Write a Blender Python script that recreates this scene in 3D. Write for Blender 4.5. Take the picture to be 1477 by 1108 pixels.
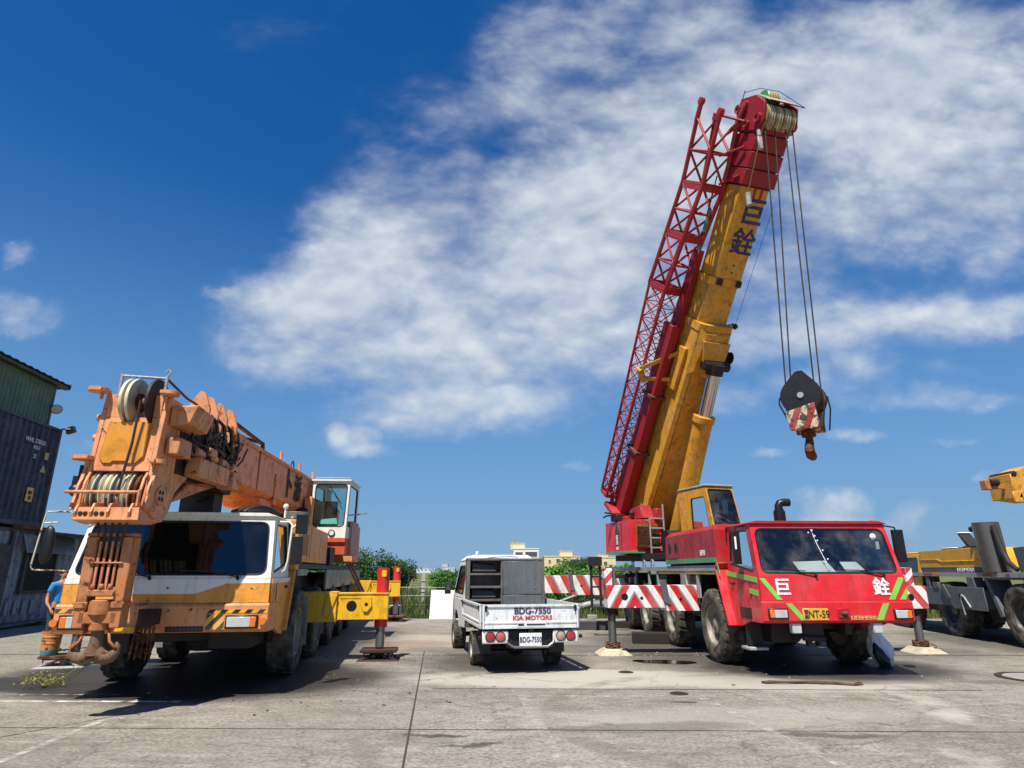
import bpy, bmesh, math, random
from mathutils import Matrix, Vector, noise as mnoise
random.seed(7)
for o in list(bpy.data.objects): bpy.data.objects.remove(o)
SC = bpy.context.scene
COL = SC.collection
R = math.radians
SKY_HIGH = [  # px, py, rx, ry, rotation, weight : high cloud placed on the sky chart
    (1130, 150, 520, 210, 14, 1.0), (900, 300, 330, 200, 30, .95), (680, 420, 360, 170, 28, .95), (560, 330, 200, 120, 25, .7), (470, 400, 190, 100, 8, .85), (430, 470, 170, 110, 20, .55),
    (760, 540, 360, 120, 6, .8), (1000, 450, 320, 150, 8, .75), (1330, 290, 330, 130, 10, .75), (1260, 470, 330, 75, 8, .8), (480, 520, 170, 60, 10, .45),
    (1420, 120, 300, 240, 0, .85), (1470, 330, 260, 110, 6, .6), (1180, 560, 330, 40, 8, .6), (1420, 440, 220, 40, 10, .7), (1000, 30, 420, 120, 0, .6), (790, 90, 170, 130, 40, .55), (600, 600, 260, 55, 5, .5), (1330, 580, 260, 30, 8, .45), (1250, 160, 200, 130, 10, .5),
    (600, 190, 230, 150, 35, .34), (380, 480, 150, 100, 10, .3), (45, 440, 110, 55, -18, .75), (10, 355, 50, 26, 0, .7), (320, 420, 44, 18, 0, .32), (430, 30, 200, 60, 20, .22),
]
SKY_LOW = [
    (512, 632, 70, 36, 4, .8), (540, 655, 66, 16, 0, .5), (484, 618, 30, 26, 0, .5), (1205, 742, 84, 34, 12, .7), (1310, 740, 60, 30, 20, .6), (1180, 716, 60, 24, 0, .5), (1260, 765, 120, 22, 0, .5),
    (1235, 630, 62, 18, 0, .7), (1110, 648, 60, 14, 0, .5), (835, 672, 40, 13, 0, .45), (1420, 690, 40, 14, 0, .35), (420, 705, 60, 10, 0, .35), (110, 640, 60, 20, 0, .35), (1370, 640, 90, 12, 0, .3),
]
CLOUD_A = (7.0, 8.1, 9.8, 1)
CLOUD_B = (11.6, 12.1, 12.6, 1)

# ---------------------------------------------------------------- camera
cam = bpy.data.objects.new("camera", bpy.data.cameras.new("camera"))
COL.objects.link(cam)
cam.location = (0, 0, 1.7)
cam.rotation_euler = (R(90 + 16.7), 0, 0)
cam.data.sensor_fit = 'HORIZONTAL'; cam.data.sensor_width = 36
cam.data.lens = 36 * 900 / 1477
cam.data.clip_start = 0.05; cam.data.clip_end = 9000
SC.camera = cam
SC.view_settings.view_transform = 'Standard'
SC.view_settings.look = 'None'
SC.view_settings.gamma = 1
SC.view_settings.exposure = 0.55
SC.view_settings.use_curve_mapping = False

# ---------------------------------------------------------------- sun
SUNV = Vector((-0.21, -0.5, 1)).normalized()
sun = bpy.data.objects.new("sun", bpy.data.lights.new("sun", 'SUN'))
COL.objects.link(sun)
sun.data.energy = 5.0; sun.data.angle = R(0.5); sun.data.color = (1, .95, .87)
sun.rotation_euler = SUNV.to_track_quat('Z', 'Y').to_euler()

# ---------------------------------------------------------------- world: sky and clouds
W = bpy.data.worlds.new("World"); SC.world = W; W.use_nodes = True
nt = W.node_tree; N = nt.nodes; LK = nt.links
N.clear()
def nd(tree, t, **k):
    n = tree.nodes.new(t)
    for a, b in k.items(): setattr(n, a, b)
    return n
def mth(tree, op, a, b=None, c=None, clamp=False):
    n = tree.nodes.new('ShaderNodeMath'); n.operation = op; n.use_clamp = clamp
    for i, v in enumerate((a, b, c)):
        if v is None: continue
        if isinstance(v, (int, float)): n.inputs[i].default_value = v
        else: tree.links.new(v, n.inputs[i])
    return n.outputs[0]
sky = nd(nt, 'ShaderNodeTexSky', sky_type='NISHITA')
sky.sun_disc = False
sky.sun_elevation = math.asin(SUNV.z); sky.sun_rotation = math.atan2(SUNV.x, SUNV.y)
sky.air_density = 1.0; sky.dust_density = 0.05; sky.ozone_density = 4.0
hsv = nd(nt, 'ShaderNodeHueSaturation'); hsv.inputs['Saturation'].default_value = 1.35
hsv.inputs['Value'].default_value = 1.75; hsv.inputs['Hue'].default_value = .508
LK.new(sky.outputs[0], hsv.inputs['Color'])
tc = nd(nt, 'ShaderNodeTexCoord')
DIR = tc.outputs['Generated']
# gnomonic chart of the sky round a fixed world direction (due +Y, 16.7 deg up): clouds are placed on it
def dot(v):
    n = nd(nt, 'ShaderNodeVectorMath', operation='DOT_PRODUCT'); LK.new(DIR, n.inputs[0]); n.inputs[1].default_value = v
    return n.outputs['Value']
cp, sp = math.cos(R(16.7)), math.sin(R(16.7))
fw = mth(nt, 'MAXIMUM', dot((0, cp, sp)), 0.08)
cu = mth(nt, 'DIVIDE', dot((1, 0, 0)), fw)
cv = mth(nt, 'DIVIDE', dot((0, -sp, cp)), fw)
cmb = nd(nt, 'ShaderNodeCombineXYZ'); LK.new(cu, cmb.inputs[0]); LK.new(cv, cmb.inputs[1])
def noise(tree, vec, scale, detail=6, rough=.55, dist=0.0, lac=2.0):
    n = nd(tree, 'ShaderNodeTexNoise'); n.inputs['Scale'].default_value = scale
    n.inputs['Detail'].default_value = detail; n.inputs['Roughness'].default_value = rough
    n.inputs['Distortion'].default_value = dist; n.inputs['Lacunarity'].default_value = lac
    if vec is not None: tree.links.new(vec, n.inputs['Vector'])
    return n
# warp the chart so the cloud edges are ragged
wn = noise(nt, cmb.outputs[0], 3.2, 7, .6)
wv = nd(nt, 'ShaderNodeVectorMath', operation='MULTIPLY_ADD')
LK.new(wn.outputs['Color'], wv.inputs[0]); wv.inputs[1].default_value = (.22, .16, 0)
off = nd(nt, 'ShaderNodeVectorMath', operation='ADD'); LK.new(cmb.outputs[0], off.inputs[0]); off.inputs[1].default_value = (-.11, -.08, 0)
LK.new(off.outputs[0], wv.inputs[2])
WARP = wv.outputs[0]
wn2 = noise(nt, cmb.outputs[0], 9, 6, .6)
wv2 = nd(nt, 'ShaderNodeVectorMath', operation='MULTIPLY_ADD')
LK.new(wn2.outputs['Color'], wv2.inputs[0]); wv2.inputs[1].default_value = (.07, .05, 0)
off2 = nd(nt, 'ShaderNodeVectorMath', operation='ADD'); LK.new(cmb.outputs[0], off2.inputs[0]); off2.inputs[1].default_value = (-.035, -.025, 0)
LK.new(off2.outputs[0], wv2.inputs[2])
WARP2 = wv2.outputs[0]
def blob(px, py, rx, ry, ang, wgt, vec=None, soft=.08):
    mp = nd(nt, 'ShaderNodeMapping', vector_type='TEXTURE')
    mp.inputs['Location'].default_value = ((px - 738.5) / 900, -(py - 554) / 900, 0)
    mp.inputs['Rotation'].default_value = (0, 0, R(ang))
    mp.inputs['Scale'].default_value = (rx / 900, ry / 900, 1)
    LK.new(vec or WARP, mp.inputs['Vector'])
    ln = nd(nt, 'ShaderNodeVectorMath', operation='LENGTH'); LK.new(mp.outputs[0], ln.inputs[0])
    mr = nd(nt, 'ShaderNodeMapRange', interpolation_type='SMOOTHSTEP')
    LK.new(ln.outputs['Value'], mr.inputs['Value'])
    mr.inputs['From Min'].default_value = 1.0; mr.inputs['From Max'].default_value = soft
    mr.inputs['To Min'].default_value = 0; mr.inputs['To Max'].default_value = wgt
    return mr.outputs['Result']
def total(L):
    s = L[0]
    for b in L[1:]: s = mth(nt, 'ADD', s, b)
    return s
high = total([blob(*b) for b in SKY_HIGH])
# fibrous, mottled high cloud
mpn = nd(nt, 'ShaderNodeMapping'); LK.new(cmb.outputs[0], mpn.inputs[0])
mpn.inputs['Rotation'].default_value = (0, 0, R(24)); mpn.inputs['Scale'].default_value = (1.0, 1.75, 1)
nf = noise(nt, mpn.outputs[0], 5.0, 7, .54, .2)
nm = noise(nt, mpn.outputs[0], 22.0, 3, .45, .1)
# small soft cells (mackerel cloud), strongest where the sheet thins out
vo = nd(nt, 'ShaderNodeTexVoronoi', feature='SMOOTH_F1', voronoi_dimensions='2D'); vo.inputs['Scale'].default_value = 16; vo.inputs['Smoothness'].default_value = .6
vo.inputs['Detail'].default_value = 2.0; vo.inputs['Roughness'].default_value = .5
wz = noise(nt, mpn.outputs[0], 9, 4, .6); wz2 = nd(nt, 'ShaderNodeVectorMath', operation='MULTIPLY_ADD'); LK.new(wz.outputs['Color'], wz2.inputs[0]); wz2.inputs[1].default_value = (.09, .09, 0); LK.new(mpn.outputs[0], wz2.inputs[2])
LK.new(wz2.outputs[0], vo.inputs['Vector'])
cells = mth(nt, 'SUBTRACT', .46, vo.outputs['Distance'])
sh = nd(nt, 'ShaderNodeVectorMath', operation='ADD'); LK.new(mpn.outputs[0], sh.inputs[0]); sh.inputs[1].default_value = (-.012, .035, 0)
nf2 = noise(nt, sh.outputs[0], 5.0, 7, .54, .2)
relief = mth(nt, 'SUBTRACT', nf.outputs[0], nf2.outputs[0])      # lit side of each lump against its far side
tex = mth(nt, 'ADD', mth(nt, 'ADD', mth(nt, 'MULTIPLY', nf.outputs[0], 1.0), mth(nt, 'MULTIPLY', nm.outputs[0], .10)), mth(nt, 'MULTIPLY', cells, .13))
dens = mth(nt, 'ADD', high, mth(nt, 'MULTIPLY', mth(nt, 'SUBTRACT', tex, .49), 2.2))
dens = mth(nt, 'MULTIPLY', dens, mth(nt, 'MINIMUM', mth(nt, 'MULTIPLY', high, 3.0), 1.0))
mr = nd(nt, 'ShaderNodeMapRange', interpolation_type='SMOOTHSTEP'); LK.new(dens, mr.inputs['Value'])
mr.inputs['From Min'].default_value = 0.0; mr.inputs['From Max'].default_value = 1.7
mr.inputs['To Max'].default_value = .9
HC = mr.outputs['Result']
# small low cumulus
low = total([blob(*b, vec=WARP2, soft=.2) for b in SKY_LOW])
nl = noise(nt, cmb.outputs[0], 17, 7, .6)
ld = mth(nt, 'ADD', low, mth(nt, 'MULTIPLY', mth(nt, 'SUBTRACT', nl.outputs[0], .5), 1.3))
ld = mth(nt, 'MULTIPLY', ld, mth(nt, 'MINIMUM', mth(nt, 'MULTIPLY', low, 4.0), 1.0))
mr2 = nd(nt, 'ShaderNodeMapRange', interpolation_type='SMOOTHSTEP'); LK.new(ld, mr2.inputs['Value'])
mr2.inputs['From Min'].default_value = .1; mr2.inputs['From Max'].default_value = 1.25
mr2.inputs['To Max'].default_value = .85
LC = mr2.outputs['Result']
cov = mth(nt, 'MAXIMUM', HC, LC)
frontmask = nd(nt, 'ShaderNodeMapRange', interpolation_type='SMOOTHSTEP'); LK.new(dot((0, cp, sp)), frontmask.inputs['Value'])
frontmask.inputs['From Min'].default_value = .15; frontmask.inputs['From Max'].default_value = .35
# thin broken cloud over the rest of the sky
zz = mth(nt, 'MAXIMUM', dot((0, 0, 1)), .08)
c3 = nd(nt, 'ShaderNodeCombineXYZ'); LK.new(mth(nt, 'DIVIDE', dot((1, 0, 0)), zz), c3.inputs[0]); LK.new(mth(nt, 'DIVIDE', dot((0, 1, 0)), zz), c3.inputs[1])
bn = noise(nt, c3.outputs[0], .8, 6, .6)
mr3 = nd(nt, 'ShaderNodeMapRange', interpolation_type='SMOOTHSTEP'); LK.new(bn.outputs[0], mr3.inputs['Value'])
mr3.inputs['From Min'].default_value = .6; mr3.inputs['From Max'].default_value = .8
back = mth(nt, 'MULTIPLY', mr3.outputs[0], mth(nt, 'SUBTRACT', 1.0, frontmask.outputs[0]))
cov = mth(nt, 'ADD', mth(nt, 'MULTIPLY', cov, frontmask.outputs[0]), back, clamp=True)
# cloud brightness: thick parts a little greyer, with soft relief
rel = noise(nt, mpn.outputs[0], 7, 5, .5)
ccol = nd(nt, 'ShaderNodeMix', data_type='RGBA')
ccol.inputs[6].default_value = CLOUD_A; ccol.inputs[7].default_value = CLOUD_B
LK.new(mth(nt, 'ADD', mth(nt, 'ADD', mth(nt, 'MULTIPLY', mth(nt, 'SUBTRACT', rel.outputs[0], .5), 1.2), .55), mth(nt, 'ADD', mth(nt, 'MULTIPLY', relief, 3.0), mth(nt, 'MULTIPLY', cells, .3)), clamp=True), ccol.inputs[0])
mixc = nd(nt, 'ShaderNodeMix', data_type='RGBA')
# the blue haze that the humid air lays along the horizon
hz = nd(nt, 'ShaderNodeMapRange', interpolation_type='SMOOTHSTEP'); LK.new(dot((0, 0, 1)), hz.inputs['Value'])
hz.inputs['From Min'].default_value = .58; hz.inputs['From Max'].default_value = -.02; hz.inputs['To Max'].default_value = .88
hzm = nd(nt, 'ShaderNodeMix', data_type='RGBA'); LK.new(hz.outputs[0], hzm.inputs[0]); LK.new(hsv.outputs[0], hzm.inputs[6]); hzm.inputs[7].default_value = (2.3, 4.8, 8.5, 1)
LK.new(cov, mixc.inputs[0]); LK.new(hzm.outputs[2], mixc.inputs[6]); LK.new(ccol.outputs[2], mixc.inputs[7])
bg = nd(nt, 'ShaderNodeBackground'); bg.inputs['Strength'].default_value = 0.047
LK.new(mixc.outputs[2], bg.inputs[0])
wo = nd(nt, 'ShaderNodeOutputWorld'); LK.new(bg.outputs[0], wo.inputs[0])

# ---------------------------------------------------------------- materials
def lin(c):
    if isinstance(c, str):
        c = tuple(int(c[i:i + 2], 16) / 255 for i in (0, 2, 4))
        return tuple(v / 12.92 if v <= .04045 else ((v + .055) / 1.055) ** 2.4 for v in c) + (1,)
    return tuple(c) + (1,) if len(c) == 3 else tuple(c)
MATS = {}
def newmat(name):
    m = bpy.data.materials.new(name); m.use_nodes = True
    m.node_tree.nodes.clear(); MATS[name] = m
    return m, m.node_tree
def mixrgb(t, fac, a, b, blend='MIX'):
    n = nd(t, 'ShaderNodeMix', data_type='RGBA', blend_type=blend)
    for s, v in ((0, fac), (6, a), (7, b)):
        if isinstance(v, (int, float)): n.inputs[s].default_value = v
        elif isinstance(v, tuple): n.inputs[s].default_value = v
        else: t.links.new(v, n.inputs[s])
    return n.outputs[2]
def ramp(t, v, a, b, lo=0.0, hi=1.0):
    n = nd(t, 'ShaderNodeMapRange', interpolation_type='SMOOTHSTEP'); t.links.new(v, n.inputs['Value'])
    n.inputs['From Min'].default_value = a; n.inputs['From Max'].default_value = b
    n.inputs['To Min'].default_value = lo; n.inputs['To Max'].default_value = hi
    return n.outputs['Result']
def surf(t, base, rough, metal=0.0, bump=None, bstr=.2, spec=.5, coat=0.0, bdist=.01):
    p = nd(t, 'ShaderNodeBsdfPrincipled')
    for k, v in (('Base Color', base), ('Roughness', rough), ('Metallic', metal), ('Specular IOR Level', spec), ('Coat Weight', coat)):
        if isinstance(v, (int, float, tuple)): p.inputs[k].default_value = v
        else: t.links.new(v, p.inputs[k])
    if bump is not None:
        b = nd(t, 'ShaderNodeBump'); b.inputs['Strength'].default_value = bstr; b.inputs['Distance'].default_value = bdist
        t.links.new(bump, b.inputs['Height']); t.links.new(b.outputs[0], p.inputs['Normal'])
    o = nd(t, 'ShaderNodeOutputMaterial'); t.links.new(p.outputs[0], o.inputs[0])
    return p
def objcoord(t, scale=None):
    c = nd(t, 'ShaderNodeTexCoord').outputs['Object']
    if scale:
        m = nd(t, 'ShaderNodeMapping'); m.inputs['Scale'].default_value = scale; t.links.new(c, m.inputs[0]); return m.outputs[0]
    return c
def weather(t, base, dirt=.35, rust=.0, dirtcol='4a4034', fade=.18, worn=0.0):
    """fading, grime patches, rain streaks and rust spots over a base colour; returns colour, grime mask, height"""
    c = objcoord(t)
    n1 = noise(t, c, 1.4, 7, .6).outputs[0]
    col = mixrgb(t, ramp(t, n1, .35, .7), base, mixrgb(t, fade, base, (.72, .68, .62, 1)))
    n2 = noise(t, c, 4.3, 8, .68, .3).outputs[0]
    g1 = ramp(t, n2, .46, .70, 0, dirt)
    n3 = noise(t, objcoord(t, (9, 9, .55)), 1.6, 4, .6).outputs[0]
    g2 = ramp(t, n3, .50, .72, 0, dirt * .9)
    gm = mth(t, 'MAXIMUM', g1, g2)
    col = mixrgb(t, gm, col, lin(dirtcol))
    h = noise(t, c, 60, 3, .6).outputs[0]
    if rust > 0:
        n4 = noise(t, c, 7.5, 9, .72, .5).outputs[0]
        rm = ramp(t, n4, .645 - rust * .3, .70 - rust * .3)
        rc = mixrgb(t, noise(t, c, 30, 4, .6).outputs[0], lin('2a140b'), lin('6b3316'))
        col = mixrgb(t, rm, col, rc)
        gm = mth(t, 'MAXIMUM', gm, rm)
    if worn > 0:
        # paint knocked off along the edges
        bv = nd(t, 'ShaderNodeBevel', samples=3); bv.inputs[0].default_value = .02
        ge = nd(t, 'ShaderNodeNewGeometry'); dd = nd(t, 'ShaderNodeVectorMath', operation='DOT_PRODUCT')
        t.links.new(bv.outputs[0], dd.inputs[0]); t.links.new(ge.outputs['Normal'], dd.inputs[1])
        ed = ramp(t, mth(t, 'ADD', mth(t, 'SUBTRACT', 1.0, dd.outputs['Value']), mth(t, 'MULTIPLY', mth(t, 'SUBTRACT', noise(t, c, 22, 5, .7).outputs[0], .56), .5)), .02, .08, 0, worn)
        col = mixrgb(t, ed, col, lin('4a2a1a')); gm = mth(t, 'MAXIMUM', gm, ed)
    return col, gm, h
def paint(name, hexc, rough=.42, dirt=.35, rust=0.0, metal=0.0, dirtcol='3a3128', coat=0.0, fade=.06, bstr=.12, spec=.5, worn=0.0):
    m, t = newmat(name)
    col, gm, h = weather(t, lin(hexc), dirt, rust, dirtcol, fade, worn)
    rg = mth(t, 'ADD', rough, mth(t, 'MULTIPLY', gm, .45), clamp=True)
    surf(t, col, rg, metal, h, bstr, spec, coat, .004)
    return m
def stripes(name, ca, cb, period, k, xm=None, ph=0.0, axis='X', dirt=.3, rust=0.0, gap=None, frac=.5):
    """slanted warning bands painted on a flat plate (object x or y against z)"""
    m, t = newmat(name)
    c = objcoord(t); sx = nd(t, 'ShaderNodeSeparateXYZ'); t.links.new(c, sx.inputs[0])
    x = sx.outputs[axis]
    if xm is not None: x = mth(t, 'ABSOLUTE', mth(t, 'SUBTRACT', x, xm))
    v = mth(t, 'ADD', x, mth(t, 'MULTIPLY', sx.outputs['Z'], k))
    f = mth(t, 'FRACT', mth(t, 'ADD', mth(t, 'DIVIDE', v, period), 40 + ph))
    s = mth(t, 'LESS_THAN', f, frac)
    base = mixrgb(t, s, lin(cb), lin(ca))
    if gap: base = mixrgb(t, mth(t, 'LESS_THAN', mth(t, 'ABSOLUTE', mth(t, 'SUBTRACT', f, frac)), .06), base, lin(gap))
    col, gm, h = weather(t, base, dirt, rust)
    surf(t, col, mth(t, 'ADD', .4, mth(t, 'MULTIPLY', gm, .4)), 0, h, .1)
    return m
def glass(name, tint, refl=1.0, rough=.02, dust_sheen=.12):
    m, t = newmat(name)
    tr = nd(t, 'ShaderNodeBsdfTransparent'); tr.inputs[0].default_value = lin(tint)
    gl = nd(t, 'ShaderNodeBsdfGlossy'); gl.inputs['Roughness'].default_value = rough
    gl.inputs[0].default_value = (refl, refl, refl, 1)
    fr = nd(t, 'ShaderNodeFresnel'); fr.inputs[0].default_value = 1.5
    mx = nd(t, 'ShaderNodeMixShader'); t.links.new(mth(t, 'ADD', fr.outputs[0], .02), mx.inputs[0]); t.links.new(tr.outputs[0], mx.inputs[1]); t.links.new(gl.outputs[0], mx.inputs[2])
    df = nd(t, 'ShaderNodeBsdfDiffuse'); df.inputs[0].default_value = lin('8f8a80')
    n = noise(t, objcoord(t), 2.2, 8, .65).outputs[0]
    mx2 = nd(t, 'ShaderNodeMixShader'); t.links.new(ramp(t, n, .4, .8, .01, dust_sheen), mx2.inputs[0]); t.links.new(mx.outputs[0], mx2.inputs[1]); t.links.new(df.outputs[0], mx2.inputs[2])
    o = nd(t, 'ShaderNodeOutputMaterial'); t.links.new(mx2.outputs[0], o.inputs[0])
    return m

M_red = paint('red paint', 'd4121f', .38, .42, .03, coat=.2, fade=.06, worn=.4)
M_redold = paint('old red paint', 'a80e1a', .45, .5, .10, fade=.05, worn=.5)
M_yel = paint('boom yellow paint', 'd4930f', .45, .5, .08, fade=.08, dirtcol='4a3010', worn=.7)
M_yellow = paint('outrigger yellow paint', 'f0b608', .4, .35, .06, fade=.05, worn=.6)
M_peach = paint('faded orange boom paint', 'dd9058', .5, .5, .15, fade=.12, dirtcol='5e3720', worn=.55)
M_orange = paint('orange cab paint', 'dd9020', .45, .4, .10, fade=.12, dirtcol='5e4026', worn=.6)
M_white = paint('cream white paint', 'e4e1d2', .4, .28, .05, fade=.05, dirtcol='7d6a4c')
M_truckwhite = paint('white truck paint', 'e2e4e2', .38, .42, .05, fade=.03, dirtcol='766c5c', worn=.5)
M_grey = paint('grey machine paint', '54595d', .5, .35, .04)
M_lgrey = paint('pale grey metal paint', '9a9a97', .5, .45, .06)
M_dark = paint('dark chassis paint', '161413', .6, .35, .04, fade=.0, dirtcol='2a241d')
M_rust = paint('rusty steel', '6a4126', .8, .6, .5, dirtcol='2a1a10', bstr=.4)
M_steel = paint('bare steel', '8a8a88', .35, .35, .05, metal=.8)
M_chrome = paint('chromed rod', 'c9c9c9', .16, .1, 0, metal=1.0)
M_exh = paint('stainless exhaust', '857a6e', .3, .45, .12, metal=.8)
M_black = paint('black plastic', '0d0d0f', .42, .2, 0, fade=.0, dirtcol='23201c')
M_cable = paint('steel wire rope', '3a332b', .6, .3, .05, metal=.4)
M_oldrope = paint('light wire rope', '94794a', .65, .35, .0, metal=.1)
M_sheave = paint('cream nylon sheave', 'cfc6a6', .5, .45, .1, dirtcol='3b3226')
M_navy = paint('navy container paint', '202a44', .5, .5, .3, fade=.08, worn=.4)
M_contgrey = paint('grey container paint', '868d98', .55, .6, .2, worn=.4)
M_green = paint('green cladding', '5d7355', .55, .3, .02)
M_stripRW = stripes('red and white warning bands', 'c4141c', 'e8e6e0', .34, .62, xm=-2.72, ph=.2, gap='8b8782')
M_stripRW2 = stripes('red and white warning bands right', 'c4141c', 'e8e6e0', .40, .75, ph=.1)
M_stripRWup = stripes('red and white post bands', 'c4141c', 'e8e6e0', .30, -1.0, ph=.3)
M_stripHook = stripes('worn hook block bands', '9c2a1e', 'c6b898', .30, -.42, ph=.15, dirt=.6, rust=.5)
M_hazard = stripes('yellow black hazard bands', 'e8a90c', '181512', .17, -.9, ph=.1)
M_tape = paint('green reflective tape', '7fc24a', .35, .15, 0)
M_tapedk = paint('dull green tape', '3f9a5c', .45, .2, 0)
M_blue = paint('dark blue lettering', '1b1f58', .5, .1, 0)
M_letw = paint('white lettering', 'eceae4', .5, .15, 0)
M_letr = paint('red lettering', 'c23a34', .5, .15, 0)
M_letb = paint('black lettering', '14120f', .5, .1, 0)
M_gold = paint('gold lettering', 'c9a84a', .4, .15, 0)
M_plate = paint('yellow number plate', 'e0a52a', .4, .2, 0)
M_platew = paint('white number plate', 'e6e9ea', .4, .15, 0)
M_wood = paint('weathered timber', '66605a', .85, .5, 0, dirtcol='2b241c', bstr=.4)
M_timber = paint('dark oily timber', '1f1a16', .85, .5, 0, bstr=.4, fade=0)
M_board = paint('white board', 'efefec', .5, .1, 0)
M_galv = paint('galvanised sheet', '7d8080', .4, .5, .03, metal=.5)
M_galvd = paint('dull dark sheet', '43403c', .55, .5, .1, metal=.3)
M_seat = paint('dark seat cloth', '191b22', .9, .2, 0, fade=0)
M_dash = paint('grey dashboard', '5b5d60', .7, .3, 0)
M_paper = paint('paper', 'e9e4d2', .7, .05, 0)
M_lens = paint('headlamp lens', 'b9bdbb', .12, .2, 0, coat=.8)
M_amber = paint('amber lamp', 'd8741a', .2, .15, 0, coat=.6)
M_redlens = paint('red lamp lens', 'a3131a', .2, .2, 0, coat=.6)
M_orlens = paint('pale red lamp lens', 'b5564c', .25, .2, 0, coat=.6)
M_wirefence = paint('galvanised wire', '8d8f8c', .5, .2, 0, metal=.6)
M_concpost = paint('concrete post', 'a9a596', .85, .4, 0)
M_stone = paint('concrete block', '8e8c84', .9, .5, 0)
M_gw = glass('windscreen glass', 'ced8de', .95, .02, .34)  # the heavy film here paints a pale reflected haze onto the pane
M_gd = glass('dark side glass', '3b4750', .9, .03, .06)
M_gt = glass('green cab glass', 'b0d6cc', .95, .03, .2)
def rubber():
    m, t = newmat('dusty tyre rubber')
    c = objcoord(t)
    n = noise(t, c, 5, 6, .6).outputs[0]
    col = mixrgb(t, ramp(t, n, .3, .75), lin('2a2825'), lin('726a5b'))
    surf(t, col, .85, 0, noise(t, c, 40, 4).outputs[0], .25, .3)
    return m
M_tyre = rubber()
M_rim = paint('dusty beige rim', '8d8674', .55, .5, .14, metal=.1)
M_stripRW3 = stripes('red and white warning bands rear', 'c4141c', 'e8e6e0', .52, .5, ph=.1, gap='8b8782')
M_gw2 = glass('old windscreen glass', '3c4658', 1.0, .03, .05)
M_letblk = paint('brushed black lettering', '0c0a09', .7, 0, 0, fade=0)
M_peachdirty = paint('grimy orange paint', 'c98550', .5, .6, .2, dirtcol='2c1c12', worn=.6)
M_mirrorarm = paint('rust-flecked cream tube', 'cfc8b2', .5, .5, .4)
M_oily = paint('oily dark metal', '241a14', .4, .5, .2, bstr=.4, fade=0, dirtcol='0d0a08')
M_orangedull = paint('stained orange paint', 'a86a24', .6, .5, .1)
M_orangered = paint('orange red paint', 'cf5227', .5, .35, .08)
M_pinkold = paint('bleached pink paint', 'b98f88', .6, .4, .1)
M_tealpaper = paint('teal paper', '8fd6cf', .6, .05, 0)
M_rusty2 = paint('rusty orange steel', 'b9733c', .65, .5, .22, dirtcol='3a2012', bstr=.3, worn=.5)
M_redjib = paint('jib red and shaded head red', '9a0e1a', .45, .5, .1, fade=.0, worn=.5)
M_blackblk = paint('black hook block paint', '0b0a0a', .45, .12, 0, fade=.0)
M_hook = paint('dusty hook steel', '6f5236', .7, .55, .3, dirtcol='3a2a1c', bstr=.3)
M_timberrust = paint('dark rusty iron', '35201a', .8, .5, .3, bstr=.4, fade=0)
M_orlens2 = paint('clear lamp lens', 'a58d80', .2, .25, 0, coat=.6)
M_rubberflap = paint('grey rubber flap', '3c3d3d', .8, .4, 0)
M_pad = paint('cream pad paint', 'b5a98c', .6, .45, .08)
M_mirror = paint('mirror glass', '9fb4c4', .05, .1, 0, metal=1.0)
M_rimdark = paint('dark wheel rim', '3b3a38', .5, .4, .06)
M_yel2 = paint('clean crane yellow', 'e2a313', .38, .22, .0, fade=.05)
M_navyedge = paint('rubbed navy edge paint', '3c4250', .55, .5, .2)
M_paper2 = paint('faded notices', '8f9296', .7, .3, 0)
M_teal = paint('teal pail', '2f8f95', .45, .35, 0); M_bucket = paint('rusty orange pail', 'c9803e', .55, .5, .3)
M_timberblue = paint('dark bluish timber', '2c2e3c', .8, .4, 0, bstr=.3)
M_sackw = paint('white woven plastic', 'f0f0ee', .6, .12, 0); M_sackb = paint('black plastic bag', '121417', .3, .15, 0)
M_straprust = paint('rust brown strap', '4a3426', .85, .5, 0)
M_skin = paint('skin', 'a8775c', .55, .05, 0, bstr=.02); M_shirt = paint('blue shirt cloth', '1c7fc0', .8, .1, 0, fade=.05); M_trouser = paint('dark trousers cloth', '23212a', .85, .15, 0)
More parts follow.
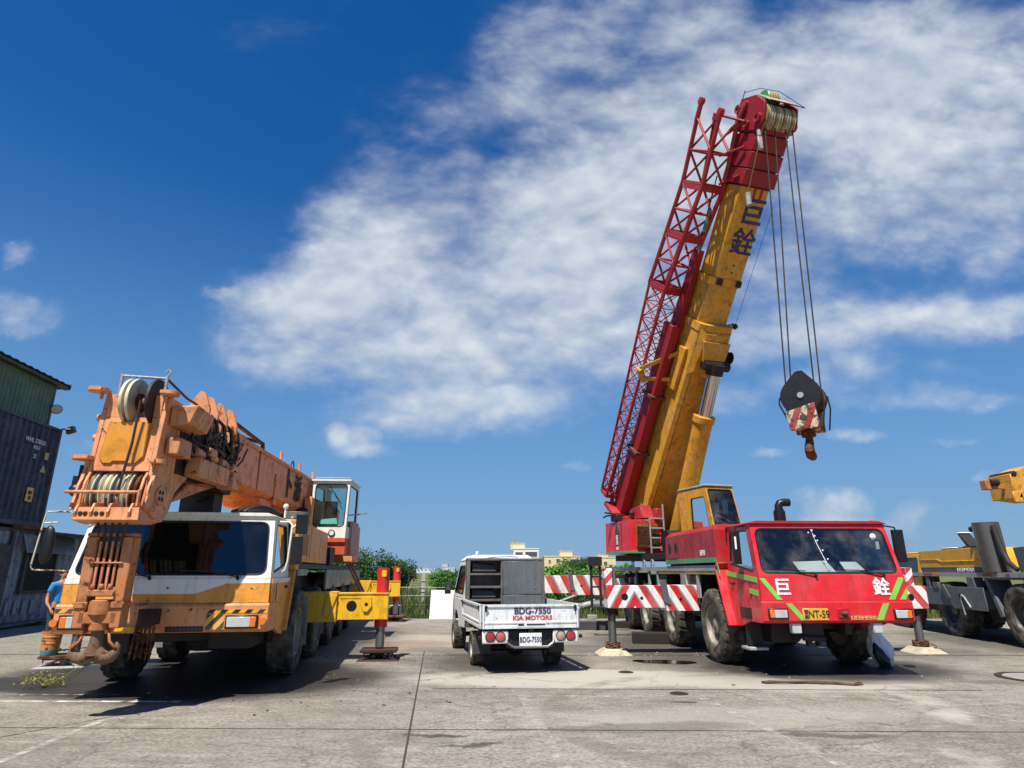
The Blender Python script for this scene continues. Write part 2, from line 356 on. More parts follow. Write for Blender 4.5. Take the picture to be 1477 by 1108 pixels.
# ---------------------------------------------------------------- mesh builder
class MB:
    def __init__(s, T=None): s.bm = bmesh.new(); s.T = T or Matrix(); s.m = 0
    def v(s, co): return s.bm.verts.new(s.T @ Vector(co))
    def f(s, vs):
        try: fc = s.bm.faces.new(vs); fc.material_index = s.m; return fc
        except ValueError: return None
    def poly(s, pts): s.f([s.v(p) for p in pts]); return s
    def hexa(s, b, t):
        vb = [s.v(p) for p in b]; vt = [s.v(p) for p in t]; n = len(vb)
        s.f(vb[::-1]); s.f(vt)
        for i in range(n): s.f([vb[i], vb[(i + 1) % n], vt[(i + 1) % n], vt[i]])
        return s
    def box(s, x0, x1, y0, y1, z0, z1):
        return s.hexa([(x0, y0, z0), (x1, y0, z0), (x1, y1, z0), (x0, y1, z0)], [(x0, y0, z1), (x1, y0, z1), (x1, y1, z1), (x0, y1, z1)])
    def prism(s, pts, ax, a, b):
        f = {'x': lambda p, h: (h, p[0], p[1]), 'y': lambda p, h: (p[0], h, p[1]), 'z': lambda p, h: (p[0], p[1], h)}[ax]
        return s.hexa([f(p, a) for p in pts], [f(p, b) for p in pts])
    def bar(s, p0, p1, w, h=None, up=(0, 0, 1)):
        h = h or w; p0 = Vector(p0); p1 = Vector(p1); d = (p1 - p0).normalized(); up = Vector(up)
        if abs(d.dot(up)) > .98: up = Vector((0, 1, 0))
        r = d.cross(up).normalized() * (w / 2); u = r.cross(d).normalized() * (h / 2)
        return s.hexa([p0 - r - u, p0 + r - u, p0 + r + u, p0 - r + u], [p1 - r - u, p1 + r - u, p1 + r + u, p1 - r + u])
    def cyl(s, p0, p1, r, r2=None, n=16):
        r2 = r if r2 is None else r2; p0 = Vector(p0); p1 = Vector(p1); d = (p1 - p0).normalized()
        a = d.orthogonal().normalized(); b = d.cross(a)
        ring = lambda p, q: [p + (a * math.cos(2 * math.pi * i / n) + b * math.sin(2 * math.pi * i / n)) * q for i in range(n)]
        return s.hexa(ring(p0, r), ring(p1, r2))
    def lathe(s, prof, o, ax, n=32, closed=False):
        o = Vector(o); d = Vector(ax).normalized(); a = d.orthogonal().normalized(); b = d.cross(a); rings = []
        for r, h in prof:
            rings.append([s.v(o + d * h + (a * math.cos(2 * math.pi * i / n) + b * math.sin(2 * math.pi * i / n)) * max(r, 1e-4)) for i in range(n)])
        for k in range(len(rings) - (0 if closed else 1)):
            A, B = rings[k], rings[(k + 1) % len(rings)]
            for i in range(n): s.f([A[i], A[(i + 1) % n], B[(i + 1) % n], B[i]])
        return s
    def tube(s, pts, r, n=8):
        pts = [Vector(p) for p in pts]; rings = []; ref = None
        for i, p in enumerate(pts):
            d = (pts[min(i + 1, len(pts) - 1)] - pts[max(i - 1, 0)]).normalized()
            a = d.orthogonal().normalized() if ref is None else (ref - d * ref.dot(d)).normalized()
            ref = a; b = d.cross(a)
            rr = r[i] if isinstance(r, (list, tuple)) else r
            rings.append([s.v(p + (a * math.cos(2 * math.pi * k / n) + b * math.sin(2 * math.pi * k / n)) * rr) for k in range(n)])
        for A, B in zip(rings, rings[1:]):
            for k in range(n): s.f([A[k], A[(k + 1) % n], B[(k + 1) % n], B[k]])
        s.f(rings[0][::-1]); s.f(rings[-1]); return s
    def ball(s, c, r, n=10, sz=(1, 1, 1)):
        c = Vector(c)
        prof = [(r * math.sin(math.pi * i / n), -r * math.cos(math.pi * i / n)) for i in range(n + 1)]
        T0 = s.T; s.T = s.T @ Matrix.Translation(c) @ Matrix.Diagonal((sz[0], sz[1], sz[2], 1))
        s.lathe(prof, (0, 0, 0), (0, 0, 1), n * 2); s.T = T0; return s
    def panel(s, P4, hole, r=.06, th=.05, glassmb=None, gasket=None, k=5):
        """flat four-cornered panel (bl, br, tr, tl seen from outside) with one rounded opening; hole = corners bl, br, tr, tl in metres from bl"""
        P = [Vector(p) for p in P4]; U = (P[1] - P[0]).normalized(); nrm = U.cross(P[3] - P[0]).normalized(); V = nrm.cross(U)
        to3 = lambda q, d=0: P[0] + U * q[0] + V * q[1] - nrm * d
        out = [Vector(((p - P[0]).dot(U), (p - P[0]).dot(V))) for p in P]; h = [Vector(q) for q in hole]
        il, ol = [], []
        for c in range(4):
            pv, nx = (h[c - 1] - h[c]).normalized(), (h[(c + 1) % 4] - h[c]).normalized()
            A, B = h[c] + pv * r, h[c] + nx * r
            opv, onx = (out[c - 1] - out[c]).normalized(), (out[(c + 1) % 4] - out[c]).normalized()
            for i in range(k):
                t = i / (k - 1); il.append(A.lerp(h[c], t).lerp(h[c].lerp(B, t), t))
                w = abs(t - .5) * 2 * r
                ol.append(out[c] + (opv if t < .5 else onx) * w)
        n = len(il)
        of, inf_, ob, ib = ([s.v(to3(q)) for q in ol], [s.v(to3(q)) for q in il], [s.v(to3(q, th)) for q in ol], [s.v(to3(q, th)) for q in il])
        for i in range(n):
            j = (i + 1) % n
            s.f([of[i], of[j], inf_[j], inf_[i]]); s.f([ob[j], ob[i], ib[i], ib[j]]); s.f([inf_[i], inf_[j], ib[j], ib[i]]); s.f([of[j], of[i], ob[i], ob[j]])
        if glassmb: glassmb.poly([to3(q, th * .4) for q in il])
        if gasket: 
            lp = [to3(q, th * .2) for q in il]; gasket.tube(lp + lp[:2], .016, 6)
        return s
    def loose(s, name, mats, parent=None, **k):
        """each separate piece becomes an object of its own"""
        seen, out = set(), []
        s.bm.verts.index_update()
        for v0 in list(s.bm.verts):
            if v0 in seen: continue
            st, isl = [v0], []; seen.add(v0)
            while st:
                v = st.pop(); isl.append(v)
                for e in v.link_edges:
                    w = e.other_vert(v)
                    if w not in seen: seen.add(w); st.append(w)
            q = MB(); mp = {v: q.bm.verts.new(v.co) for v in isl}; fs = set(f for v in isl for f in v.link_faces)
            for f in fs: nf = q.bm.faces.new([mp[v] for v in f.verts]); nf.material_index = f.material_index
            out.append(q.done(name, mats, parent, **k))
        s.bm.free(); return out
    def done(s, name, mats, parent=None, bev=0, ang=32, smooth=True, seg=1):
        bmesh.ops.recalc_face_normals(s.bm, faces=s.bm.faces[:])
        me = bpy.data.meshes.new(name); s.bm.to_mesh(me); s.bm.free()
        for m in (mats if isinstance(mats, (list, tuple)) else [mats]): me.materials.append(m)
        if smooth:
            me.polygons.foreach_set('use_smooth', [True] * len(me.polygons)); me.set_sharp_from_angle(angle=R(ang))
        o = bpy.data.objects.new(name, me); COL.objects.link(o)
        if parent is not None: o.parent = parent
        if bev:
            b = o.modifiers.new('bevel', 'BEVEL'); b.width = bev; b.segments = seg; b.limit_method = 'ANGLE'; b.angle_limit = R(40)
        return o
def tag(o, label=None, cat=None, group=None, kind=None):
    for k, v in (('label', label), ('category', cat), ('group', group), ('kind', kind)):
        if v: o[k] = v
    return o
def thing(name, loc, az, label, cat, group=None):
    o = bpy.data.objects.new(name, None); COL.objects.link(o); o.empty_display_size = .2
    o.location = (loc[0], loc[1], loc[2] if len(loc) > 2 else 0); o.rotation_euler = (0, 0, R(-az))
    return tag(o, label, cat, group)
def TR(x, y, z=0, rz=0): return Matrix.Translation((x, y, z)) @ Matrix.Rotation(R(rz), 4, 'Z')
def kids(o): return [c for c in bpy.data.objects if c.parent == o]
def copy_tree(o, parent=None):
    c = o.copy(); COL.objects.link(c)
    if parent is not None: c.parent = parent
    for ch in kids(o):
        if ch is not c: copy_tree(ch, c)
    return c
def text(s, o, right, up, size, mat, parent, name='lettering', off=0.0, ext=.002, sx=1.0, align='CENTER', space=1.0, T=None):
    cu = bpy.data.curves.new(name, 'FONT'); cu.body = s; cu.size = size; cu.offset = off; cu.extrude = ext
    cu.align_x = align; cu.align_y = 'CENTER'; cu.space_character = space; cu.resolution_u = 3
    ob = bpy.data.objects.new(name, cu); COL.objects.link(ob)
    dg = bpy.context.evaluated_depsgraph_get(); dg.update()
    me = bpy.data.meshes.new_from_object(ob.evaluated_get(dg)); bpy.data.objects.remove(ob)
    r = Vector(right).normalized(); u = Vector(up).normalized(); n = r.cross(u)
    M = Matrix(((r.x * sx, u.x, n.x, o[0]), (r.y * sx, u.y, n.y, o[1]), (r.z * sx, u.z, n.z, o[2]), (0, 0, 0, 1)))
    me.transform((T or Matrix()) @ M); me.materials.clear(); me.materials.append(mat)
    ob = bpy.data.objects.new(name, me); COL.objects.link(ob); ob.parent = parent
    return ob
def arc(c, r, a0, a1, n, plane='yz', x=0):
    L = []
    for i in range(n + 1):
        a = R(a0 + (a1 - a0) * i / n); p = (c[0] + r * math.cos(a), c[1] + r * math.sin(a))
        L.append({'yz': (x, p[0], p[1]), 'xz': (p[0], x, p[1]), 'xy': (p[0], p[1], x)}[plane])
    return L
def sag(a, b, d, n=10, j=0):
    a = Vector(a); b = Vector(b)
    return [a.lerp(b, i / n) + Vector((random.uniform(-j, j), random.uniform(-j, j), -d * 4 * (i / n) * (1 - i / n))) for i in range(n + 1)]

# ---------------------------------------------------------------- wheels (axle along x; the outer face looks to -x)
def make_wheel(parent, x, y, r, w, side, rimmat, n=44, lugs=24, proto=None, rot=0.0):
    if proto:
        wl = copy_tree(proto, parent)
    else:
        h = w / 2; rr = r * .56
        a = MB()
        prof = [(rr * .98, h * .72), (rr, h * .9), (rr * .93, h * .88), (rr * .86, h * .5), (rr * .7, h * .35), (rr * .66, h * .22), (rr * .42, h * .30), (rr * .38, h * .62), (rr * .2, h * .66), (rr * .14, h * .72), (0, h * .72)]
        a.lathe(prof, (0, 0, 0), (-1, 0, 0), n)
        a.lathe([(rr * .98, -h * .9), (rr * .5, -h * .5), (0, -h * .5)], (0, 0, 0), (-1, 0, 0), n)
        for i in range(10):
            t = 2 * math.pi * i / 10; q = rr * .53
            a.cyl((-h * .24, q * math.cos(t), q * math.sin(t)), (-h * .40, q * math.cos(t), q * math.sin(t)), rr * .05, n=6)
        wl = a.done('wheel', rimmat, parent)
        b = MB()
        b.lathe([(rr * .97, h * .82), (rr * 1.05, h * .98), (r * .72, h * 1.02), (r * .80, h * 1.06), (r * .88, h * 1.02), (r * .94, h * .93), (r * .965, h * .8), (r * .97, 0), (r * .965, -h * .8), (r * .94, -h * .93), (r * .8, -h * 1.05), (rr * 1.05, -h * .98), (rr * .97, -h * .82)], (0, 0, 0), (-1, 0, 0), n, closed=True)
        for sd in (-1, 1):
            for i in range(lugs):
                t = 2 * math.pi * (i + (.5 if sd > 0 else 0)) / lugs; dt = math.pi / lugs * .62
                def P(x, q, tt): return (x, q * math.cos(tt), q * math.sin(tt))
                sk = dt * .5
                b.hexa([P(sd * h * .08, r * .955, t - dt + sk), P(sd * h * .93, r * .925, t - dt), P(sd * h * .93, r * .925, t + dt), P(sd * h * .08, r * .955, t + dt + sk)],
                       [P(sd * h * .10, r, t - dt * .85 + sk), P(sd * h * .90, r * .985, t - dt * .85), P(sd * h * .90, r * .985, t + dt * .85), P(sd * h * .10, r, t + dt * .85 + sk)])
        b.done('tyre', M_tyre, wl)
    wl.location = (x, y, r - .012)
    wl.rotation_euler = (rot, 0, 0) if side < 0 else (rot, 0, math.pi)
    return wl

# ---------------------------------------------------------------- low full-width carrier cab shared by both big cranes
def carrier_cab(P, hw, tw, z0, z1, sill, wst, roof, yb, body, bumpmat, roofmat, glassmat, frm):
    """half width hw at the bumper, tw at the roof; bumper z0..z1; sill height; windscreen top; roof; rear yb"""
    yw0, yw1 = .07, .34
    c = MB()
    c.m = 1
    c.prism([(0, z0 + .04), (0, z1 - .03), (.03, z1), (.5, z1), (.5, z0), (.06, z0)], 'x', -hw, hw)
    c.m = 0
    zf = z1 + .002
    c.hexa([(-hw + .02, .035, zf), (hw - .02, .035, zf), (hw - .02, .09, zf), (-hw + .02, .09, zf)],
           [(-hw + .03, yw0, sill), (hw - .03, yw0, sill), (hw - .03, yw0 + .05, sill), (-hw + .03, yw0 + .05, sill)])
    gl = MB(); gk = MB(); c.m = 2
    W4 = [(-hw + .03, yw0, sill + .001), (hw - .03, yw0, sill + .001), (tw, yw1, wst + .05), (-tw, yw1, wst + .05)]
    H = math.hypot(wst + .05 - sill, yw1 - yw0); dx = hw - .03 - tw; ww = 2 * (hw - .03)
    c.panel(W4, [(.075, .05), (ww - .075, .05), (ww - dx - .07, H - .09), (dx + .07, H - .09)], .13, .05, gl, gk)
    # roof with a shallow crown and a front lip
    c.m = 3
    c.prism([(-tw - .03, wst + .05), (tw + .03, wst + .05), (tw + .02, roof - .04), (tw - .1, roof), (-tw + .1, roof), (-tw - .02, roof - .04)], 'y', yw1 - .05, yb + .02)
    gs = MB(); c.m = 0
    for sg in (-1, 1):
        A = (sg * (hw - .03), .09, sill); B = (sg * (hw - .03), yb, sill); Cc = (sg * tw, yb, wst + .05); D = (sg * tw, yw1 + .02, wst + .05)
        L = yb - .09
        P4 = [B, A, D, Cc] if sg < 0 else [A, B, Cc, D]
        hh = wst - sill
        c.m = 2
        if sg < 0: hole = [(.14, .22), (L - .16, .07), (L - .40, hh - .06), (.16, hh - .04)]
        else: hole = [(.16, .07), (L - .14, .22), (L - .16, hh - .04), (.40, hh - .06)]
        c.panel(P4, hole, .07, .05, gs, gk)
        c.m = 0
        # lower side: door skin with a wheel-arch cut at the back
        xs = (sg * (hw - .002), sg * (hw - .05))
        c.prism([(.505, z0 + .02), (.9, z0 - .1), (1.16, z0 - .12), (yb, z1 + .15), (yb, sill - .002), (.092, sill - .002), (.092, z1 + .002), (.505, z1 + .002)], 'x', *xs)
        c.m = 4
        c.box(sg * (hw + .002) - .004, sg * (hw + .002) + .004, .40, .412, z1 + .02, sill - .03)
        c.box(sg * (hw + .002) - .004, sg * (hw + .002) + .004, yb - .12, yb - .108, z1 + .25, sill - .03)
        c.box(min(sg * hw, sg * (hw + .03)), max(sg * hw, sg * (hw + .03)), yb - .36, yb - .22, sill - .16, sill - .12)
    c.m = 4
    c.box(-hw + .055, hw - .055, yb - .05, yb - .002, z1, wst + .04)
    c.box(-hw + .055, hw - .055, .51, yb - .055, z0 + .1, z0 + .16)
    cab = c.done('carrier_cab', [body, bumpmat, frm, roofmat, M_black], P, bev=.022, seg=3)
    gl.done('windscreen', glassmat, cab, smooth=False)
    gs.loose('side_window', M_gd, cab, smooth=False)
    gk.loose('window_seal', M_black, cab)
    d = MB(); d.prism([(.13, sill - .25), (.13, sill + .06), (.35, sill + .1), (.55, sill - .02), (.55, sill - .25)], 'x', -hw + .07, hw - .07)
    d.done('dashboard', M_dash, cab, bev=.02)
    for sx in (-.68, .68):
        s = MB(); s.box(sx - .26, sx + .26, .75, 1.2, sill - .42, sill - .28); s.hexa([(sx - .25, 1.1, sill - .28), (sx + .25, 1.1, sill - .28), (sx + .25, 1.22, sill - .28), (sx - .25, 1.22, sill - .28)], [(sx - .22, 1.2, sill + .38), (sx + .22, 1.2, sill + .38), (sx + .22, 1.3, sill + .38), (sx - .22, 1.3, sill + .38)])
        s.box(sx - .13, sx + .13, 1.2, 1.28, sill + .4, sill + .58)
        s.done('seat', M_seat, cab, bev=.04, seg=2)
    sw = MB(); cx = .68
    sw.tube([(cx + .21 * math.cos(R(a)), .62 + .12 * math.sin(R(a)), sill + .12 + .17 * math.sin(R(a))) for a in range(0, 375, 15)], .016, 8)
    sw.cyl((cx, .62, sill + .12), (cx, .42, sill - .05), .025, n=8); sw.bar((cx - .2, .62, sill + .12), (cx + .2, .62, sill + .12), .03, .02)
    sw.done('steering_wheel', M_black, cab)
    for (x0, x1) in ((-.95, -.28), (.25, .92)):
        w = MB(); yy = lambda z: yw0 + (z - sill) / (wst + .05 - sill) * (yw1 - yw0) - .022
        w.bar((x1, yy(sill + .02) - .005, sill + .02), (x0 + .22, yy(sill + .085), sill + .1), .018, .014)
        w.bar((x0 - .12, yy(sill + .10), sill + .105), (x0 + .5, yy(sill + .085), sill + .085), .02, .016)
        w.cyl((x1, yy(sill) + .03, sill - .01), (x1, yy(sill) - .012, sill + .02), .025, n=10)
        w.done('wiper', M_black, cab)
    return cab
def headlight(cab, x0, x1, z0, z1, amber=-1):
    h = MB(); h.m = 1; h.box(x0, x1, -.03, .03, z0, z1)
    h.m = 0; h.box(x0 + .02, x1 - .02, -.037, -.02, z0 + .02, z1 - .02)
    xa = x0 + .02 if amber < 0 else x1 - .11
    h.m = 2; h.box(xa, xa + .09, -.041, -.02, z0 + .021, z1 - .021)
    return h.done('headlight', [M_lens, M_black, M_amber], cab, bev=.008)
# ================================================================ RED CRANE
RO, RAZ = (5.52, 11.2), -2.6
RC = thing('mobile_crane', RO, RAZ, 'red mobile crane with its long yellow boom raised high and a red lattice jib alongside', 'crane')
def slant_strip(mb, q, y, th=.004):
    mb.hexa([(p[0], y(p[1]), p[1]) for p in q], [(p[0], y(p[1]) - th, p[1]) for p in q])
def build_red():
    P = RC
    hw, tw = 1.31, 1.24
    cab = carrier_cab(P, hw, tw, .86, 1.22, 1.62, 2.47, 2.57, 1.47, M_red, M_red, M_redold, M_gw, M_red)
    fy = lambda z: (.035 + (z - 1.222) / (1.62 - 1.222) * .035 - .004) if z > 1.222 else (-.002 + max(0, z - 1.19) * 1.0)
    # black moulding lines, headlamps
    headlight(cab, -1.22, -.88, .93, 1.10); headlight(cab, .95, 1.27, .92, 1.09, 1)
    g = MB()
    for q in ([(-1.285, 1.585), (-1.19, 1.585), (-.93, 1.235), (-1.025, 1.235)], [(.93, 1.235), (1.035, 1.235), (1.255, 1.56), (1.255, 1.6), (1.17, 1.6)], [(1.12, 1.235), (1.225, 1.235), (1.28, 1.33), (1.28, 1.43)]):
        slant_strip(g, q, fy)
    f2 = lambda z: 0.0
    for q in ([(-1.01, 1.185), (-.90, 1.185), (-.74, 1.13), (-.74, 1.13)], [(-.90, 1.18), (-.79, 1.18), (-.565, .91), (-.665, .91)], [(.64, .91), (.75, .91), (.90, 1.18), (.79, 1.18)]):
        if len(set(q)) == 4: slant_strip(g, q, f2)
    for sg in (-1,):
        xs = -hw - .003
        for q in ([(.09, 1.51), (1.45, 1.62), (1.45, 1.71), (.09, 1.60)], [(.09, 1.29), (.45, 1.33), (.45, 1.42), (.09, 1.39)]):
            g.hexa([(xs + .002, p[0], p[1]) for p in q], [(xs - .003, p[0], p[1]) for p in q])
    g.done('reflective_tape', M_tape, cab)
    ch = lambda s, x, z: text(s, (x, fy(z) - .003, z), (1, 0, 0), (0, .09, 1), .30, M_letw, cab, 'painted_character', .006, .003)
    ch('巨', -.90, 1.425); ch('銓', .84, 1.425)
    text('LIEBHERR', (.42, -.004, .945), (1, 0, 0), (0, 0, 1), .085, M_gold, cab, 'lettering', .001, .004, 1.25)
    pl = MB(); pl.box(-.63, -.19, -.022, -.002, .91, 1.10); pt = pl.done('number_plate', M_plate, cab, bev=.006)
    text('NT-59', (-.36, -.026, 1.0), (1, 0, 0), (0, 0, 1), .17, M_letb, pt, 'plate_number', .002, .002, .8)
    text('營', (-.575, -.026, 1.04), (1, 0, 0), (0, 0, 1), .075, M_letb, pt, 'plate_number', .001); text('業', (-.575, -.026, .96), (1, 0, 0), (0, 0, 1), .075, M_letb, pt, 'plate_number', .001)
    t = MB(); t.box(-.03, .19, -.012, .0, .93, 1.10); t.m = 1; t.cyl((.03, -.03, 1.02), (.13, -.03, 1.02), .03); t.box(.0, .16, -.03, -.01, .95, .975)
    t.done('towing_plate', [M_redold, M_rust], cab, bev=.006)
    s = MB(); s.cyl((.98, .293, 2.30), (.98, .289, 2.30), .055, n=20); s.box(1.0, 1.06, .272, .276, 2.08, 2.21); s.done('sticker', M_letw, cab)
    p1 = MB(); p1.hexa([(-.50, .16, 1.69), (.14, .16, 1.69), (.14, .17, 1.69), (-.50, .17, 1.69)], [(-.56, .27, 1.86), (.04, .27, 1.88), (.04, .28, 1.88), (-.56, .28, 1.86)]); p1.done('sheet_of_paper', M_paper, cab)
    p2 = MB(); p2.hexa([(.32, .16, 1.70), (.68, .16, 1.70), (.68, .17, 1.70), (.32, .17, 1.70)], [(.28, .26, 1.86), (.58, .26, 1.86), (.58, .27, 1.86), (.28, .27, 1.86)]); p2.done('sheet_of_paper', M_paper, cab)
    hk = MB()
    for (x, z) in ((-.22, 2.36), (-.14, 2.40), (-.12, 2.30), (-.10, 2.22), (-.06, 2.05), (-.02, 1.9)): hk.ball((x, .26 - (2.4 - z) * .36, z), .014, 6)
    hk.tube([(-.14, .3, 2.42), (-.1, .22, 2.15), (-.02, .14, 1.85)], .006); hk.done('hanging_ornament', M_letw, cab)
    # recess and footstep under the door
    r = MB(); r.box(-hw - .004, -hw + .02, .45, .95, .90, 1.08); r.done('step_recess', M_black, cab)
    st = MB(); st.box(-1.28, -1.02, .78, .90, .44, .86); st.m = 1; st.box(-1.34, -.98, .66, 1.0, .37, .42); st.done('footstep', [M_dark, M_lgrey], P, bev=.01)
    # mirrors inside door window, left; big mirror on the far side
    m = MB(); m.tube([(-1.24, .62, 2.50), (-1.42, .55, 2.47), (-1.44, .55, 2.30)], .016); m.box(-1.50, -1.37, .50, .58, 1.82, 2.40); m.m = 1; m.box(-1.475, -1.44, .494, .50, 2.08, 2.30); m.done('mirror', [M_black, M_letw], cab, bev=.03, seg=2)
    m = MB(); m.tube([(1.26, .4, 2.5), (1.44, .34, 2.46), (1.46, .34, 2.3)], .016); m.box(1.38, 1.56, .3, .38, 1.85, 2.42); m.done('mirror', M_black, cab, bev=.03, seg=2)
    m = MB(); m.m = 0; m.cyl((1.16, .5, 2.57), (1.16, .5, 2.60), .05); m.done('marker_lamp', M_amber, cab)
    # exhaust and clutter behind the roof
    e = MB(); e.cyl((.06, 1.85, 2.4), (.06, 1.85, 2.88), .115, n=20); e.cyl((.06, 1.85, 2.88), (.06, 1.85, 2.92), .095, n=20); e.tube([(.06, 1.85, 2.85), (.06, 1.85, 2.99), (.09, 1.85, 3.04), (.16, 1.85, 3.06), (.29, 1.85, 3.06)], .08, 14); e.done('exhaust_pipe', M_black, P)
    hoses = MB()
    for k in range(7): hoses.tube(sag((.45 + .1 * k, 1.75, 2.62), (.75 + .12 * k, 2.0, 2.62), -random.uniform(.02, .07), 8, .012), .022, 6)
    hoses.box(.75, 1.0, 1.7, 1.95, 2.57, 2.68); hoses.done('hose_bundle', M_black, P)
    # lights and brackets under the bumper
    for x in (-.72, .68):
        f = MB(); f.box(x - .02, x + .02, .08, .14, .72, .88); f.m = 1; f.box(x - .09, x + .07, .04, .16, .70, .86); f.done('fog_lamp', [M_dark, M_lens], P, bev=.01)
    a = MB(); a.box(-.55, -.2, .2, .32, .62, .88); a.cyl((-.58, .2, .62), (-.2, .2, .60), .05); a.box(-.5, -.42, .18, .3, .48, .66); a.box(-.33, -.27, .18, .3, .48, .66); a.box(.18, .3, .2, .5, .66, .86); a.loose('towing_bracket', M_dark, P, bev=.01)
    # engine housing behind the cab
    h = MB()
    x0, x1 = -1.44, 1.25
    h.hexa([(x0, 1.56, 1.86), (x1, 1.56, 1.86), (x1, 5.1, 1.86), (x0, 5.1, 1.86)], [(x0, 1.60, 2.50), (x1, 1.6, 2.5), (x1, 5.0, 2.5), (x0, 5.0, 2.5)])
    h.hexa([(x0, 1.60, 2.502), (x1, 1.6, 2.502), (x1, 5.0, 2.502), (x0, 5.0, 2.502)], [(x0 + .10, 1.63, 2.60), (x1 - .1, 1.63, 2.60), (x1 - .1, 4.92, 2.60), (x0 + .1, 4.92, 2.60)])
    h.m = 1
    h.box(x0 - .003, x0 + .01, 3.0, 3.012, 1.9, 2.48); h.box(x0 - .003, x0 + .01, 4.0, 4.012, 1.9, 2.48)
    for y in (4.2, 4.7): h.cyl((x0 + .01, y, 2.22), (x0 - .004, y, 2.22), .125, n=20)
    for k in range(4): h.box(x0 - .006, x0 + .01, 4.15, 4.8, 1.92 + k * .02, 1.93 + k * .02)
    h.m = 0
    hs = h.done('engine_housing', [M_redold, M_dark], P, bev=.02, seg=2)
    g = MB(); g.box(x0 - .005, x0 + .01, 1.62, 5.08, 1.87, 1.965)
    g.hexa([(x0 - .005, 1.62, 1.87), (x0 + .01, 1.62, 1.87), (x0 + .01, 1.62, 1.965), (x0 - .005, 1.62, 1.965)], [(x0 - .005, 1.49, 1.615), (x0 + .01, 1.49, 1.615), (x0 + .01, 1.49, 1.71), (x0 - .005, 1.49, 1.71)])
    g.done('reflective_tape', M_tapedk, hs)
    text('5018', (x0 - .006, 2.35, 2.06), (0, -1, 0), (0, 0, 1), .16, M_letw, hs, 'lettering', .002)
    # front wheel arch plate, red, slanting
    a = MB(); a.m = 0
    a.hexa([(-1.46, 1.18, .74), (-1.06, 1.18, .74), (-1.06, 1.24, .72), (-1.46, 1.24, .72)], [(-1.46, 1.62, 1.74), (-1.06, 1.62, 1.74), (-1.06, 1.68, 1.74), (-1.46, 1.68, 1.74)])
    a.hexa([(-1.46, 1.62, 1.742), (-1.06, 1.62, 1.742), (-1.06, 1.68, 1.742), (-1.46, 1.68, 1.742)], [(-1.46, 1.55, 1.86), (-1.06, 1.55, 1.86), (-1.06, 1.6, 1.86), (-1.46, 1.6, 1.86)])
    a.hexa([(1.06, 1.18, .74), (1.46, 1.18, .74), (1.46, 1.24, .72), (1.06, 1.24, .72)], [(1.06, 1.62, 1.74), (1.46, 1.62, 1.74), (1.46, 1.68, 1.74), (1.06, 1.68, 1.74)])
    a.loose('mudguard', M_red, P, bev=.01)
    # chassis and deck
    c = MB()
    c.box(-.55, .55, .55, 12.0, .72, 1.25); c.box(-1.0, 1.0, 1.6, 11.9, 1.25, 1.6)
    for y in (2.1, 4.95, 7.4, 9.6): c.cyl((-1.2, y, .68), (1.2, y, .68), .14, n=10); c.box(-.3, .3, y - .25, y + .25, .45, .9)
    for y in (3.5, 6.2, 8.5): c.box(-1.25, -.6, y - .45, y + .45, .75, 1.45); c.box(.6, 1.25, y - .45, y + .45, .75, 1.45)
    c.box(-.95, -.6, .55, 1.3, .5, .85); c.cyl((-.5, .7, .66), (-.5, 1.4, .6), .18, n=14)
    c.box(-1.3, -1.05, 5.3, 6.6, .6, 1.0)
    c.done('chassis', M_dark, P, bev=.015)
    d = MB(); d.box(-1.38, 1.38, 1.7, 11.95, 1.70, 1.745)
    d.m = 1; d.box(-1.42, -1.382, 1.72, 11.95, 1.70, 1.82); d.box(1.382, 1.42, 1.72, 11.95, 1.70, 1.82)
    d.m = 2; d.box(-1.41, -1.36, 1.75, 6.0, 1.64, 1.698)
    d.m = 1
    for y in (2.9, 6.1, 7.0, 8.6, 9.4): d.box(-1.40, -1.34, y, y + .12, 1.15, 1.70)
    d.box(-1.41, -1.30, 3.7, 4.1, .95, 1.698)
    for y in (6.6, 7.5, 8.9): d.tube([(-1.36, y, 1.82), (-1.36, y, 1.97), (-1.36, y + .12, 2.0), (-1.36, y + .24, 1.97), (-1.36, y + .24, 1.82)], .02)
    dk = d.done('deck', [M_grey, M_lgrey, M_yel], P, bev=.006)
    text('LIEBHERR', (-1.424, 8.0, 1.765), (0, -1, 0), (0, 0, 1), .11, M_letr, dk, 'lettering', .001, .001, 1.4)
    lk = MB(); lk.box(-1.36, -1.0, 2.95, 3.55, 1.0, 1.62); lk.box(-1.36, -1.0, 5.4, 6.4, 1.12, 1.62); lk.box(-1.36, -1.0, 8.5, 9.1, 1.2, 1.66); lk.loose('side_locker', [M_dark, M_grey], P, bev=.015)
    # wheels
    w0 = make_wheel(P, -1.26, 2.1, .69, .40, -1, M_rim)
    k = 0
    for y in (2.1, 4.95, 7.4, 9.6):
        for sx in (-1, 1):
            if k: make_wheel(P, sx * 1.26, y, .69, .40, sx, M_rim, proto=w0, rot=.37 * k)
            k += 1
